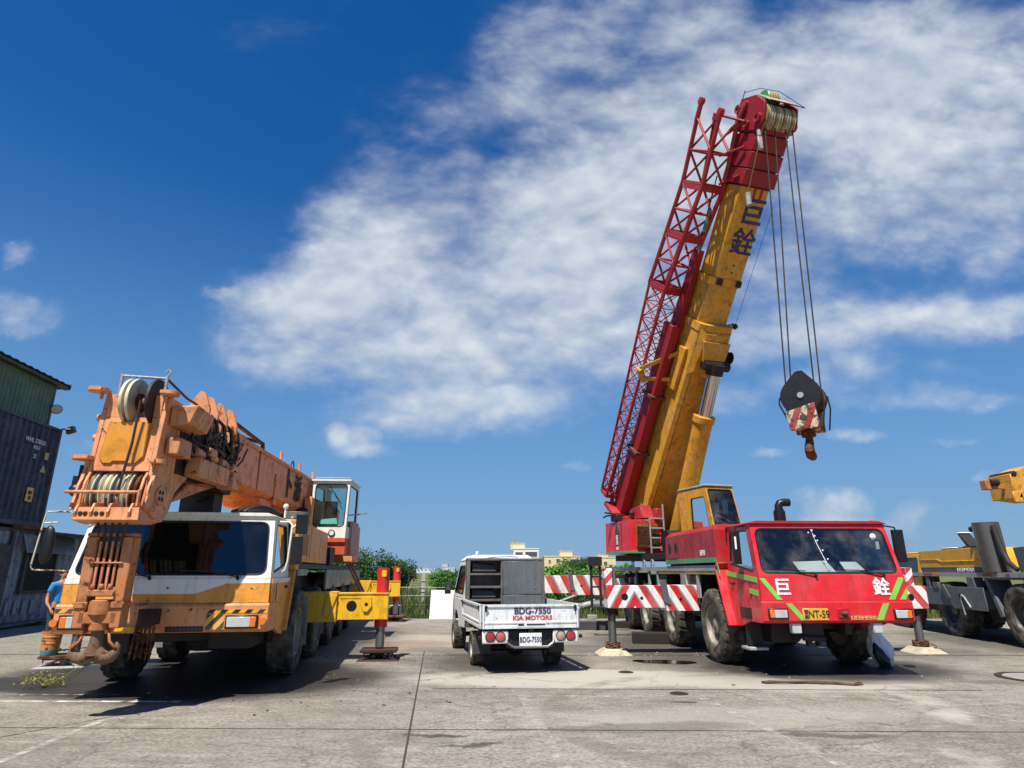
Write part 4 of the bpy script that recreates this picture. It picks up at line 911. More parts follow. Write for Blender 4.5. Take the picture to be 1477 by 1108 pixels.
# ================================================================ ORANGE AND WHITE CRANE
LO, LAZ = (-4.9, 9.33), -8.5
LC_ = thing('mobile_crane', LO, LAZ, 'weathered orange and white mobile crane with its boom lowered over the cab', 'crane')
def lworld(co): return (Matrix.Translation((LO[0], LO[1], 0)) @ Matrix.Rotation(R(-LAZ), 4, 'Z')) @ Vector(co)
def build_left():
    P = LC_
    hw, tw = 1.41, 1.30
    cab = carrier_cab(P, hw, tw, .87, 1.26, 1.60, 2.46, 2.56, 1.42, M_orange, M_peach, M_white, M_gw2, M_white)
    fy = lambda z: .035 + (z - 1.262) / (1.60 - 1.262) * .035 - .002
    w = MB()
    slant_strip(w, [(-1.385, 1.53), (-.78, 1.53), (-.58, 1.39), (.36, 1.39), (.78, 1.53), (1.385, 1.53), (1.38, 1.598), (-1.38, 1.598)], fy, .003)
    for sg in (-1, 1): w.hexa([(sg * (hw), .09, 1.53), (sg * hw, 1.42, 1.53), (sg * hw, 1.42, 1.6), (sg * hw, .09, 1.6)], [(sg * (hw + .003), .09, 1.53), (sg * (hw + .003), 1.42, 1.53), (sg * (hw + .003), 1.42, 1.6), (sg * (hw + .003), .09, 1.6)])
    w.done('white_band', M_white, cab)
    headlight(cab, .84, 1.28, .92, 1.10, 1); headlight(cab, -1.33, -.93, .93, 1.12)
    for x in (1.35, -1.38):
        q = MB(); q.cyl((x, -.05, 1.02), (x, .0, 1.02), .05, n=16); q.done('indicator_lamp', M_amber, cab)
    h = MB(); h.box(.58, 1.40, -.004, 0, 1.125, 1.175); h.box(.58, .82, -.004, 0, .91, 1.113); h.box(-1.40, -.92, -.004, 0, 1.15, 1.20); h.loose('hazard_stripes', M_hazard, cab)
    g = MB(); g.box(.05, .55, -.010, 0, .885, .955); g.m = 1
    for k in range(9): g.box(.08 + .052 * k, .115 + .052 * k, -.013, -.008, .90, .94)
    g.done('name_plate', [M_black, M_galvd], cab)
    y = MB(); y.box(-.60, -.22, -.012, 0, .90, .96); y.box(-.28, -.22, -.012, 0, .962, 1.13); y.done('plate_holder', M_yellow, cab)
    c = MB(); c.tube([(-.95, .05, 1.62), (-.9, .06, 1.60), (-.85, .05, 1.57)], .03); c.box(-.02, .0, .03, .05, 1.46, 1.48); c.done('washer_nozzle', M_black, cab)
    pp = MB(); pp.hexa([(-.1, .16, 1.66), (.2, .16, 1.66), (.2, .17, 1.66), (-.1, .17, 1.66)], [(-.15, .26, 1.76), (.15, .26, 1.76), (.15, .27, 1.76), (-.15, .27, 1.76)]); pp.hexa([(.62, .16, 1.66), (.82, .16, 1.66), (.82, .17, 1.66), (.62, .17, 1.66)], [(.6, .24, 1.76), (.8, .24, 1.76), (.8, .25, 1.76), (.6, .25, 1.76)]); pp.done('sheet_of_paper', M_paper, cab)
    for k in range(6):
        q = MB(); q.ball((.05 + .1 * k + random.uniform(-.03, .03), .3, 1.68), .05, 6, (1.2, .8, .8)); q.done('odds_and_ends', (M_dash, M_blue, M_paper)[k % 3], cab)
    q = MB(); q.cyl((-1.15, .7, 2.45), (-1.15, .7, 2.6), .02); q.done('marker_lamp', M_black, cab)
    # mirrors on tube frames
    m = MB(); m.tube([(-1.28, .25, 2.46), (-1.55, .12, 2.53), (-1.78, .05, 2.52), (-1.80, .05, 2.45), (-1.84, .02, 1.78), (-1.82, .02, 1.72), (-1.36, .12, 1.70)], .012); m.tube([(-1.8, .05, 2.36), (-1.62, .05, 2.37)], .012); m.m = 1
    m.ball((-1.72, .08, 2.06), .1, 8, (1.0, .5, 2.7)); m.done('mirror', [M_mirrorarm, M_black], cab)
    m = MB(); m.tube([(1.30, .5, 2.44), (1.5, .45, 2.44), (1.55, .42, 2.38), (1.53, .42, 1.85), (1.50, .43, 1.72), (1.42, .45, 1.66)], .018); m.tube([(1.55, .42, 2.34), (1.62, .42, 2.40), (1.70, .42, 2.40)], .02); m.m = 1
    m.box(1.60, 1.78, .40, .48, 2.26, 2.56); m.box(1.57, 1.73, .40, .48, 1.80, 2.22); m.done('mirror', [M_white, M_black], cab, bev=.035, seg=2)
    m = MB(); m.tube([(1.33, .9, 2.54), (1.33, .9, 2.66), (1.33, .9, 2.7)], .02); m.ball((1.33, .9, 2.72), .045, 8); m.done('beacon', M_white, cab)
    hz = MB()
    for k in range(5): hz.tube(sag((.55 + .06 * k, .7, 2.6), (1.2, 1.2 - .05 * k, 2.6), -random.uniform(.03, .1), 8, .01), .035, 6)
    hz.done('hose_bundle', M_black, P)
    # mudguards, engine housing, tank
    a = MB()
    for sg in (-1, 1):
        x0, x1 = sorted((sg * 1.12, sg * 1.47))
        a.box(x0, x1, 1.50, 1.80, 1.72, 2.56)
        a.hexa([(x0, 1.15, .80), (x1, 1.15, .80), (x1, 1.22, .78), (x0, 1.22, .78)], [(x0, 1.50, 1.718), (x1, 1.5, 1.718), (x1, 1.60, 1.718), (x0, 1.60, 1.718)])
    a.loose('mudguard', M_orange, P, bev=.02, seg=2)
    h = MB(); h.box(-1.44, 1.44, 1.81, 5.45, 1.86, 2.54); h.m = 1; h.box(1.435, 1.445, 3.0, 3.01, 1.9, 2.5); h.box(1.437, 1.443, 4.3, 4.31, 1.9, 2.5); h.m = 2
    h.box(1.438, 1.4425, 2.05, 2.8, 1.98, 2.36)
    h.done('engine_housing', [M_orange, M_dark, M_orangedull], P, bev=.03, seg=2)
    q = MB(); q.cyl((1.15, 2.9, 2.54), (1.15, 2.9, 2.80), .22, n=22); q.ball((1.25, 2.0, 2.60), .06, 8); q.done('air_filter', M_galv, P, bev=.01)
    c = MB(); c.box(-.55, .55, .6, 15.0, .70, 1.25); c.box(-1.0, 1.0, 1.6, 15.2, 1.25, 1.66)
    for y_ in AXL: c.cyl((-1.25, y_, .68), (1.25, y_, .68), .14, n=10); c.box(-.3, .3, y_ - .25, y_ + .25, .42, .9)
    c.box(-1.1, -.6, .55, 1.35, .55, .9); c.box(.5, 1.1, .5, 1.4, .6, .9)
    c.done('chassis', M_dark, P, bev=.015)
    d = MB(); d.box(-1.44, 1.44, 1.60, 15.3, 1.74, 1.84); d.m = 1
    for k in range(9):
        y_ = 5.6 + k * 1.05; d.box(1.40, 1.455, y_, y_ + 1.02, 1.30, 1.739); d.box(-1.455, -1.40, y_, y_ + 1.02, 1.30, 1.739)
    d.box(1.40, 1.45, 1.9, 2.9, 1.62, 1.739)
    d.m = 0; d.box(1.0, 1.5, 5.6, 6.5, 1.842, 2.25)
    d.done('deck', [M_dark, M_galv], P, bev=.008)
    w0 = None; k = 0
    for y_ in AXL:
        for sx in (-1, 1):
            wl = make_wheel(P, sx * 1.28, y_, .70, .40, sx, M_rim, proto=w0, rot=.29 * k); w0 = w0 or wl; k += 1
    q = MB()
    for y_ in (3.35, 5.75, 8.1, 10.4):
        for sx in (-1, 1): q.hexa([(sx * 1.1, y_, .35), (sx * 1.46, y_, .35), (sx * 1.46, y_ + .02, .35), (sx * 1.1, y_ + .02, .35)], [(sx * 1.1, y_ - .1, 1.25), (sx * 1.46, y_ - .1, 1.25), (sx * 1.46, y_ - .08, 1.25), (sx * 1.1, y_ - .08, 1.25)])
    q.loose('mudflap', M_lgrey, P)
    # yellow outriggers, right-hand side run out
    def outrig(y_, xo, z0, z1):
        b = MB(); b.box(.9, xo, y_, y_ + .42, z0, z1); b.box(.9, 1.95, y_ - .05, y_ + .47, z0 - .04, z1 + .05); b.box(1.0, xo + .012, y_ - .015, y_ + .435, z1 + .001, z1 + .03)
        b.m = 1; b.cyl((xo - .72, y_ + .01, z0 + .26), (xo - .72, y_ - .006, z0 + .26), .10, n=22)
        b.m = 0; b.prism([(xo - .53, z0 + .42), (xo - .34, z0 + .42), (xo - .32, z0 + .26), (xo - .40, z0 + .15), (xo - .48, z0 + .15), (xo - .54, z0 + .28)], 'y', y_ - .035, y_ - .001)
        b.prism([(1.75, z1 - .02), (1.95, z1 - .02), (1.80, z0 + .02), (1.70, z0 + .1)], 'y', y_ - .075, y_ - .052)
        b.m = 1; b.cyl((xo - .43, y_ - .034, z0 + .29), (xo - .43, y_ - .038, z0 + .29), .035, n=12); b.box(xo - .95, xo - .55, y_ - .004, y_, z0 + .395, z0 + .405)
        og = b.done('outrigger', [M_yellow, M_black], P, bev=.012)
        xj = xo - .13
        jh = MB(); jh.cyl((xj, y_ + .2, z1 + .03), (xj, y_ + .2, z1 + .52), .125, n=22); jh.m = 1; jh.box(xj - .03, xj + .07, y_ + .068, y_ + .09, z1 + .34, z1 + .47); jh.done('jack_housing', [M_red, M_yellow], og)
        j = MB(); j.cyl((xj, y_ + .2, z0), (xj, y_ + .2, z0 - .16), .13, n=22); j.m = 1; j.cyl((xj, y_ + .2, z0 - .1), (xj, y_ + .2, .24), .088, n=22)
        j.done('jack', [M_red, M_steel], og)
    outrig(3.7, 2.96, .77, 1.25); outrig(13.75, 2.98, .84, 1.34)
    # winch ropes and turntable
    T = TR(.2, 7, 0, -4.3)
    t = MB(T); t.cyl((0, 0, 1.82), (0, 0, 2.05), .85, n=36); t.box(-1.0, .6, -1.2, 3.2, 2.05, 2.3); t.box(-.7, -.5, -.5, 3.1, 2.3, 3.5); t.box(.5, .68, -.5, 3.1, 2.3, 3.5); t.box(-1.3, 1.3, 2.4, 3.4, 1.95, 3.0); t.cyl((-.5, 1.4, 2.6), (.5, 1.4, 2.6), .35, n=24)
    t.done('turntable', M_peach, P, bev=.02)
    # operator's cab
    oc = MB(T); x0, x1 = .62, 1.52; yf, yk = -.25, 1.3; zb, zt = 2.10, 3.93
    gl = MB(T); gk = MB(T); g2 = MB(T)
    oc.m = 1
    fr = [(x0, yf, 2.50), (x1, yf, 2.50), (x1 + .02, yf + .1, zt), (x0 - .02, yf + .1, zt)]
    oc.panel(fr, [(.07, .28), (.84, .28), (.86, 1.36), (.05, 1.36)], .1, .05, gl, gk)
    Rf = [(x1, yf + .001, 2.5), (x1, yk, 2.5), (x1 + .02, yk, zt), (x1 + .02, yf + .101, zt)]
    oc.panel(Rf, [(.12, .3), (1.35, .3), (1.35, 1.34), (.18, 1.34)], .08, .05, g2, gk)
    Lf = [(x0, yk, 2.5), (x0, yf + .001, 2.5), (x0 - .02, yf + .101, zt), (x0 - .02, yk, zt)]
    oc.panel(Lf, [(.2, .3), (1.4, .3), (1.36, 1.34), (.2, 1.34)], .08, .05, g2, gk)
    oc.box(x0 - .05, x1 + .05, yf + .05, yk + .03, zt + .002, zt + .05)
    oc.m = 0; oc.box(x0, x1, yf, yk, zb + .3, 2.498)
    oc.box(.95, x1, yf + .05, yk, zb, zb + .298); oc.m = 2; oc.box(x1 + .002, x1 + .07, yk - 1.0, yk, zb + .02, 2.95)
    oc.m = 3; oc.cyl((1.18, yf - .02, 2.62), (1.18, yf, 2.62), .085, n=18); oc.m = 1; oc.cyl((1.18, yf - .024, 2.62), (1.18, yf - .02, 2.62), .06, n=18)
    oc = oc.done('operator_cab', [M_orangered, M_white, M_pinkold, M_black], P, bev=.015)
    gl.done('windscreen', M_gt, oc, smooth=False); g2.loose('side_window', M_gt, oc, smooth=False); gk.loose('window_seal', M_black, oc)
    q = MB(T); q.box(.75, 1.1, .2, .6, 2.7, 2.95); q.box(.75, 1.1, .6, .72, 2.95, 3.5); q.done('seat', M_seat, oc, bev=.04, seg=2)
    q = MB(T); q.hexa([(.8, .0, 2.86), (1.25, .0, 2.86), (1.25, .01, 2.86), (.8, .01, 2.86)], [(.78, .1, 2.98), (1.2, .1, 3.02), (1.2, .11, 3.02), (.78, .11, 2.98)]); q.done('sheet_of_paper', M_tealpaper, oc)
    q = MB(T); q.bar((1.02, -.16, 3.82), (1.36, -.2, 3.35), .022, .016); q.bar((1.1, -.17, 3.72), (1.40, -.21, 3.2), .016, .012); q.done('wiper', M_black, oc)
    q = MB(T)
    for x in (.66, 1.5): q.cyl((x, .05, 3.97), (x, .05, 4.05), .02); q.cyl((x, .9, 3.97), (x, .9, 4.05), .02)
    q.tube([(x0 + .02, -.1, 4.03), (x1 - .02, -.1, 4.03)], .012); q.bar((1.5, .2, 3.1), (1.95, .4, 3.16), .05, .03); q.done('hand_rail', M_lgrey, oc)
    q = MB(T); q.box(.34, .60, -.65, -.25, 2.75, 3.2); q.box(.36, .62, -.55, -.2, 2.5, 2.74); q.done('hydraulic_valve', M_dark, P, bev=.02)
    # ---- boom
    b = MB(T)
    def sec(x, z0, z1, y0, y1, ch=.16): b.prism([(-x + ch, z0), (x - ch, z0), (x, z0 + ch * .75), (x, z1), (-x, z1), (-x, z0 + ch * .75)], 'y', y0, y1)
    sec(.45, 3.10, 4.02, -5.7, 2.9)
    b.box(-.49, -.452, -5.6, 2.8, 3.96, 4.04); b.box(.452, .49, -5.6, 2.8, 3.96, 4.04)
    b.box(.452, .475, -2.95, -2.75, 3.05, 3.7); b.box(.452, .47, -4.1, -4.06, 3.2, 4.0)
    b.prism([(-3.7, 3.12), (-2.8, 3.12), (-2.95, 2.95), (-3.5, 2.95)], 'x', -.35, .40)
    sec(.50, 3.05, 4.10, -5.9, -5.6)
    b.m = 1
    sec(.40, 3.16, 3.92, -7.2, -5.9)
    b.m = 0
    for i in range(3): sec(.47 - .02 * i, 3.10 + .02 * i, 4.06 - .02 * i, -6.25 - .38 * i, -6.13 - .38 * i)
    bm = b.done('boom', [M_peach, M_oily], P, bev=.012)
    # fins standing on the collars
    for i, y_ in enumerate((-5.75, -6.2, -6.6, -6.95)):
        for x in (.40, -.34):
            q = MB(T); q.prism([(x - .17, 3.95), (x + .15, 3.95), (x + .15, 4.12), (x + .05, 4.36), (x - .03, 4.40), (x - .17, 4.18)], 'y', y_ - .025, y_ + .025); q.done('collar_fin', M_peach, bm, bev=.008)
    # head
    h = MB(T)
    side = [(-8.02, 4.02), (-7.0, 4.0), (-7.0, 3.1), (-7.45, 2.75), (-7.52, 2.52), (-7.68, 2.34), (-7.9, 2.30), (-8.14, 2.36), (-8.2, 2.56), (-8.13, 2.94), (-8.10, 3.4)]
    h.prism(side, 'x', -.42, -.36); h.prism(side, 'x', .36, .42)
    h.hexa([(-.359, -8.13, 2.96), (.359, -8.13, 2.96), (.359, -8.07, 2.96), (-.359, -8.07, 2.96)], [(-.359, -8.06, 3.70), (.359, -8.06, 3.70), (.359, -8.0, 3.70), (-.359, -8.0, 3.70)])
    h.box(-.359, -.12, -8.055, -8.0, 3.70, 4.02); h.box(.22, .359, -8.055, -8.0, 3.70, 4.02)
    h.box(-.359, .359, -7.06, -7.0, 3.15, 3.95); h.box(-.359, .359, -7.7, -7.6, 2.95, 3.05)
    h.m = 1; h.hexa([(-.359, -7.62, 2.36), (.359, -7.62, 2.36), (.359, -7.56, 2.36), (-.359, -7.56, 2.36)], [(-.359, -7.45, 2.94), (.359, -7.45, 2.94), (.359, -7.40, 2.94), (-.359, -7.40, 2.94)]); h.m = 0  # dark back plate, added so the windscreen reflects black instead of sheaves
    # widening cheeks and round ears
    for sg in (-1, 1):
        h.hexa([(sg * .42, -8.3, 2.45), (sg * .46, -8.3, 2.45), (sg * .46, -8.0, 2.45), (sg * .42, -8.0, 2.45)], [(sg * .42, -8.1, 3.1), (sg * .47, -8.1, 3.1), (sg * .47, -7.9, 3.1), (sg * .42, -7.9, 3.1)])
    for (x, z, r) in ((-.47, 4.03, .13), (-.50, 3.10, .13), (.47, 4.00, .12), (.46, 3.06, .09)):
        h.cyl((x, -8.12, z), (x, -8.12, z + .055), r, n=24); a0, a1 = sorted((x, math.copysign(.38, x))); h.box(a0, a1, -8.24, -7.98, z + .003, z + .052)
        h.box(min(x * .93, math.copysign(.40, x)), max(x * .93, math.copysign(.40, x)), -8.14, -8.11, z - .10, z)
    # lower lip under the row of sheaves
    h.hexa([(-.34, -8.40, 2.31), (.46, -8.40, 2.31), (.46, -8.0, 2.28), (-.40, -8.0, 2.28)], [(-.32, -8.38, 2.47), (.44, -8.38, 2.47), (.42, -8.2, 2.47), (-.40, -8.2, 2.47)])
    for x in (-.31, -.12, .08, .34): h.prism([(-8.39, 2.33), (-8.42, 2.41), (-8.36, 2.52), (-8.15, 2.55), (-8.15, 2.37)], 'x', x - .015, x + .015)
    h.m = 1
    for x in (-.25, -.19, -.06, .01): h.cyl((x, -8.38, 2.39), (x, -8.405, 2.39), .026, n=12)
    h.m = 0
    # round pin plates low on the right cheek
    h.cyl((.42, -7.95, 2.66), (.455, -7.95, 2.66), .30, n=28); h.cyl((.455, -7.95, 2.66), (.48, -7.95, 2.66), .13, n=24); h.cyl((-.42, -7.95, 2.66), (-.455, -7.95, 2.66), .30, n=28)
    h.m = 1
    for a in range(4): h.cyl((.479, -7.95 + .06 * math.cos(a * 1.57 + .78), 2.66 + .06 * math.sin(a * 1.57 + .78)), (.486, -7.95 + .06 * math.cos(a * 1.57 + .78), 2.66 + .06 * math.sin(a * 1.57 + .78)), .03, n=10)
    h.m = 0
    h.tube([(-.50, -8.36, 2.66), (.40, -8.36, 2.66)], .022, 8); h.bar((-.30, -8.36, 2.48), (-.30, -8.36, 2.69), .03); h.bar((.40, -8.36, 2.48), (.40, -8.36, 2.69), .03, .05)
    h.tube([(-.32, -8.35, 2.5), (-.34, -8.25, 2.8), (-.36, -8.15, 2.93)], .02); h.tube([(.39, -8.35, 2.6), (.38, -8.25, 2.85), (.36, -8.15, 2.93)], .02)
    h.m = 2; h.prism([(-.24, 3.62), (.12, 3.62), (.26, 3.62), (.26, 3.16), (.17, 3.06), (.06, 3.06), (.04, 3.09), (-.12, 3.09), (-.14, 3.06), (-.24, 3.06), (-.30, 3.14)], 'y', -8.145, -8.05)
    hd = h.done('boom_head', [M_peach, M_dark, M_orange], bm, bev=.01)
    for i in range(9):
        x = -.30 + .075 * i; q = MB(T); q.lathe([(.05, -.035), (.34, -.035), (.345, -.022), (.29, 0), (.345, .022), (.34, .035), (.05, .035)], (x, -7.88, 2.66), (1, 0, 0), 30, closed=True)
        q.done('sheave', M_rust if i > 6 else (M_sheave if i % 3 != 1 else M_steel), hd)
    for (x, r) in ((-.10, .33), (-.02, .33), (.24, .33)):
        q = MB(T); q.lathe([(.06, -.02), (r, -.02), (r + .005, 0), (r, .02), (.06, .02)], (x, -7.95, 3.93), (1, 0, 0), 36, closed=True); q.done('top_sheave', M_sheave if x < .2 else M_dark, hd)
    q = MB(T); q.cyl((-.15, -7.95, 3.93), (.32, -7.95, 3.93), .075, n=18); q.cyl((.0, -7.95, 3.93), (.03, -7.95, 3.93), .13, n=18); q.done('sheave_pin', M_rust, hd)
    q = MB(T); q.cyl((-.24, -8.05, 4.29), (.36, -8.05, 4.26), .02, n=8); q.cyl((-.24, -8.05, 4.0), (-.24, -8.05, 4.32), .022, n=8); q.cyl((.36, -8.05, 4.0), (.36, -8.05, 4.30), .022, n=8); q.tube([(.36, -8.05, 4.28), (.40, -8.05, 4.36), (.36, -8.05, 4.39), (.33, -8.05, 4.35)], .012); q.done('rope_guard', M_lgrey, hd)
    q = MB(T); q.tube([(.16, -8.24, 3.9), (.12, -8.2, 3.3), (.06, -8.24, 2.62)], .018, 6); q.done('hoist_rope', M_cable, P)
    q = MB(T); q.tube([(.36, -8.0, 4.25), (.38, -7.4, 4.15), (.3, -6.3, 4.2), (.2, -5.5, 4.15)], .018, 6); q.done('hoist_rope', M_cable, P)
    q = MB(T); q.box(-.62, -.5, -8.06, -7.94, 2.66, 2.9); q.ball((-.58, -8.0, 2.72), .09, 8); q.ball((-.52, -8.02, 2.60), .07, 8); q.cyl((-.56, -8, 2.9), (-.56, -8, 3.05), .03); q.done('work_lamp', M_black, hd)
    for (y_, z) in ((-7.9, 3.72), (-7.9, 3.44)): 
        q = MB(T); q.cyl((-.42, y_, z), (-.54, y_, z), .05, n=12); q.done('pin_boss', M_peach, hd)
    # gear on the right flank between head and outer section
    g = MB(T); g.hexa([(.43, -7.95, 3.62), (.72, -7.95, 3.66), (.66, -7.2, 3.66), (.43, -7.2, 3.62)], [(.43, -7.95, 3.90), (.80, -7.95, 3.92), (.74, -7.2, 3.92), (.43, -7.2, 3.90)]); g.box(.43, .62, -7.95, -7.55, 3.22, 3.46)
    g.box(.44, .66, -7.3, -6.1, 3.02, 3.30); g.box(.44, .70, -6.05, -5.75, 3.0, 3.28); g.box(.42, .55, -5.72, -5.2, 3.86, 4.04); g.box(.44, .62, -6.9, -6.6, 3.4, 3.52)
    g.prism([(-7.5, 2.6), (-7.0, 2.95), (-6.0, 3.02), (-6.6, 2.86)], 'x', .2, .4)
    gb = MB(T); gb.box(.425, .436, -7.55, -5.9, 3.02, 3.97); gb.hexa([(-.35, -7.5, 2.95), (.40, -7.5, 2.95), (.40, -5.95, 3.08), (-.35, -5.95, 3.08)], [(-.35, -7.5, 3.0), (.40, -7.5, 3.0), (.40, -5.95, 3.12), (-.35, -5.95, 3.12)]); gb.loose('backing_plate', M_oily, bm)
    g.loose('equipment_box', M_peachdirty, bm, bev=.02, seg=2)
    for i in range(4):
        q = MB(T); y_ = -7.2 + .48 * i; q.cyl((.50, y_, 3.40), (.50, y_ + .3, 3.40), .075, n=14); q.cyl((.50, y_ + .3, 3.40), (.50, y_ + .36, 3.40), .05, n=14); q.done('hydraulic_cylinder', M_peach, bm, bev=.008)
    for i in range(48):
        q = MB(T); y0 = -7.55 + .038 * i
        q.tube(sag((.44 + random.uniform(0, .12), y0, random.uniform(3.1, 3.9)), (.46 + random.uniform(0, .14), y0 + random.uniform(.2, .7), random.uniform(3.2, 3.95)), random.uniform(-.12, .16), 8, .015), random.uniform(.009, .02), 6); q.done('hose', (M_black, M_oily, M_black, M_black, M_oily, M_rust, M_black)[i % 7], bm)
    for i in range(5):
        q = MB(T); y0 = -7.05 + .32 * i; q.tube([(.34, y0, 4.0), (.46, y0 + .04, 4.07), (.54, y0 + .10, 3.98), (.56, y0 + .16, 3.78), (.51, y0 + .2, 3.5), (.47, y0 + .2, 3.3)], .03, 8); q.done('hose', M_black, bm)
    q = MB(T); q.bar((.42, -5.65, 4.22), (.46, -4.0, 4.13), .06, .05); q.bar((.46, -4.0, 4.13), (.46, -4.15, 3.95), .05, .04); q.bar((.30, -4.7, 4.12), (.46, -4.0, 4.15), .05); q.cyl((.46, -3.98, 4.1), (.46, -3.98, 3.98), .03); q.done('hose_arm', M_rust, bm)
    for y_ in (-2.6, -1.0, .4):
        q = MB(T); q.cyl((.43, y_, 4.0), (.43, y_, 4.25), .03, n=8); q.done('rope_post', M_peach, bm)
    q = MB(T); q.tube([(.40, -1.7, 4.02), (.40, -1.6, 4.17), (.40, -1.5, 4.22), (.40, -1.42, 4.15), (.40, -1.42, 4.0)], .016); q.done('lifting_eye', M_dark, bm)
    text('卜', (.475, -1.95, 3.58), (0, 1, 0), (0, 0, 1), .66, M_letblk, bm, 'painted_character', .022, .002, T=T)
    text('派', (.475, -1.10, 3.56), (0, 1, 0), (0, 0, 1), .68, M_letblk, bm, 'painted_character', .018, .002, T=T)
    # boom rest and lift cylinder
    q = MB(T); q.box(-.25, .30, -5.7, -5.3, 2.60, 2.98); q.box(-.4, .4, -5.75, -5.25, 2.98, 3.09); q.bar((-.3, -5.6, 2.5), (-.3, -5.5, 2.62), .1); q.cyl((.1, -5.75, 2.85), (.1, -5.9, 2.85), .06)
    q.done('boom_rest', M_dark, P, bev=.01)
    q = MB(T); q.cyl((0, -3.1, 3.0), (0, -.6, 2.45), .2, n=22); q.m = 1; q.cyl((0, -3.3, 3.02), (0, -3.1, 3.0), .12, n=18); q.done('lift_cylinder', [M_peach, M_chrome], P)
    return T
AXL = (2.3, 4.6, 7.0, 9.3, 11.6)
VT = build_left()
# hook block of the orange crane
hp = lworld((-.36, -1.05, 0))
HB2 = thing('hook_block', (hp.x, hp.y, 0), -8.5, 'rusty brown hook block with a double ramshorn hook hanging in front of the orange cab', 'hook')
def build_hook2():
    P = HB2
    for sg in (-1, 1):
        q = MB(); x = sg * .21; q.hexa([(x - .065, -.10, 1.03), (x + .065, -.10, 1.03), (x + .065, .12, 1.03), (x - .065, .12, 1.03)], [(x - .07, -.10, 2.12), (x + .07, -.10, 2.12), (x + .07, .12, 2.12), (x - .07, .12, 2.12)])
        q.box(x - .075, x + .075, -.12, .14, 1.26, 1.34); q.done('side_plate', M_rusty2, P, bev=.012)
    for i in range(4):
        x = -.105 + .07 * i; q = MB(); q.lathe([(.05, -.03), (.26, -.03), (.21, 0), (.26, .03), (.05, .03)], (x, .18, 1.76), (1, 0, 0), 26, closed=True); q.done('sheave', M_oily, P)
        q = MB(); q.bar((x, -.09, 1.44), (x, -.09, 2.06), .028, .03); q.done('rope_guard_bar', M_rusty2 if i % 2 else M_peach, P)
    c = MB(); c.box(-.16, .16, -.14, .14, 1.40, 1.48); c.cyl((-.30, .02, 1.75), (.30, .02, 1.75), .05); c.box(-.29, .29, -.08, .08, 2.121, 2.17); c.cyl((-.2, -.115, 1.80), (.2, -.115, 1.80), .012)
    for x in (-.1, 0, .1): c.cyl((x, -.12, 1.48), (x, -.12, 1.55), .028, n=8)
    c.cyl((0, 0, 1.18), (0, 0, 1.36), .15, n=22); c.box(-.22, .22, -.1, .1, 1.08, 1.22); c.cyl((0, 0, 1.0), (0, 0, 1.1), .11, n=18)
    for sg in (-1, 1): c.bar((sg * .2, 0, 1.08), (sg * .12, .0, .98), .05); c.tube([(sg * .13, -.02, 1.02), (sg * .17, -.05, .88), (sg * .25, -.05, .80)], .018)
    c.loose('crosshead', M_rusty2, P, bev=.012)
    h = MB()
    h.tube([(0, 0, 1.05), (0, 0, .9), (0, 0, .72)], [.07, .07, .10], 16)
    for sg in (-1, 1):
        h.tube([(0, 0, .80), (sg * .06, 0, .715), (sg * .13, 0, .685), (sg * .20, 0, .70), (sg * .245, 0, .755), (sg * .255, 0, .82), (sg * .235, 0, .875)], [.075, .085, .08, .068, .052, .034, .018], 14)
    h.done('ramshorn_hook', M_hook, P)
build_hook2()
def falls2():
    inv = (Matrix.Translation((LO[0], LO[1], 0)) @ Matrix.Rotation(R(-LAZ), 4, 'Z')).inverted()
    for i in range(5):
        x = -.105 + .0525 * i
        a = VT @ Vector((-.20 + .12 * i, -8.20, 2.60)); b = inv @ Vector((hp.x + x, hp.y - .06, 1.9))
        q = MB(); q.tube([a, b], .017, 6); q.done('hoist_rope', M_cable, LC_)
falls2()
# chain bundle hung on the bumper
cpn = lworld((-.13, -.14, 0))
CH = thing('tow_chain', (cpn.x, cpn.y, 0), -8.5, 'bunch of rusty chains hanging from the orange crane bumper', 'chain')
def build_chain():
    m = MB(); m.box(-.13, .13, -.06, .06, 1.0, 1.2); m.ball((0, -.05, 1.08), .13, 7, (1, .7, 1)); m.tube([(0, -.08, 1.02), (-.08, -.1, .95), (-.12, -.08, .90), (-.05, -.06, .88)], .03); m.box(-.02, .02, .05, .14, 1.08, 1.16)
    m.done('shackle', M_timberrust, CH, bev=.02)
    for k, (x, e) in enumerate(((-.12, -.16), (-.05, -.09), (0, -.02), (.05, .05), (.1, .10))):
        q = MB(); n = 13
        for i in range(n):
            t = i / n; z = .98 - t * random.uniform(.40, .44); xx = x + (e - x) * t
            pts = [(.016 * math.cos(R(a)), .028 * math.sin(R(a))) for a in range(0, 361, 60)]
            q.tube([(xx + (p[0] if i % 2 else 0), -.05 + (0 if i % 2 else p[0]), z + p[1]) for p in pts], .008, 5)
        q.done('chain', M_rust, CH)
build_chain()
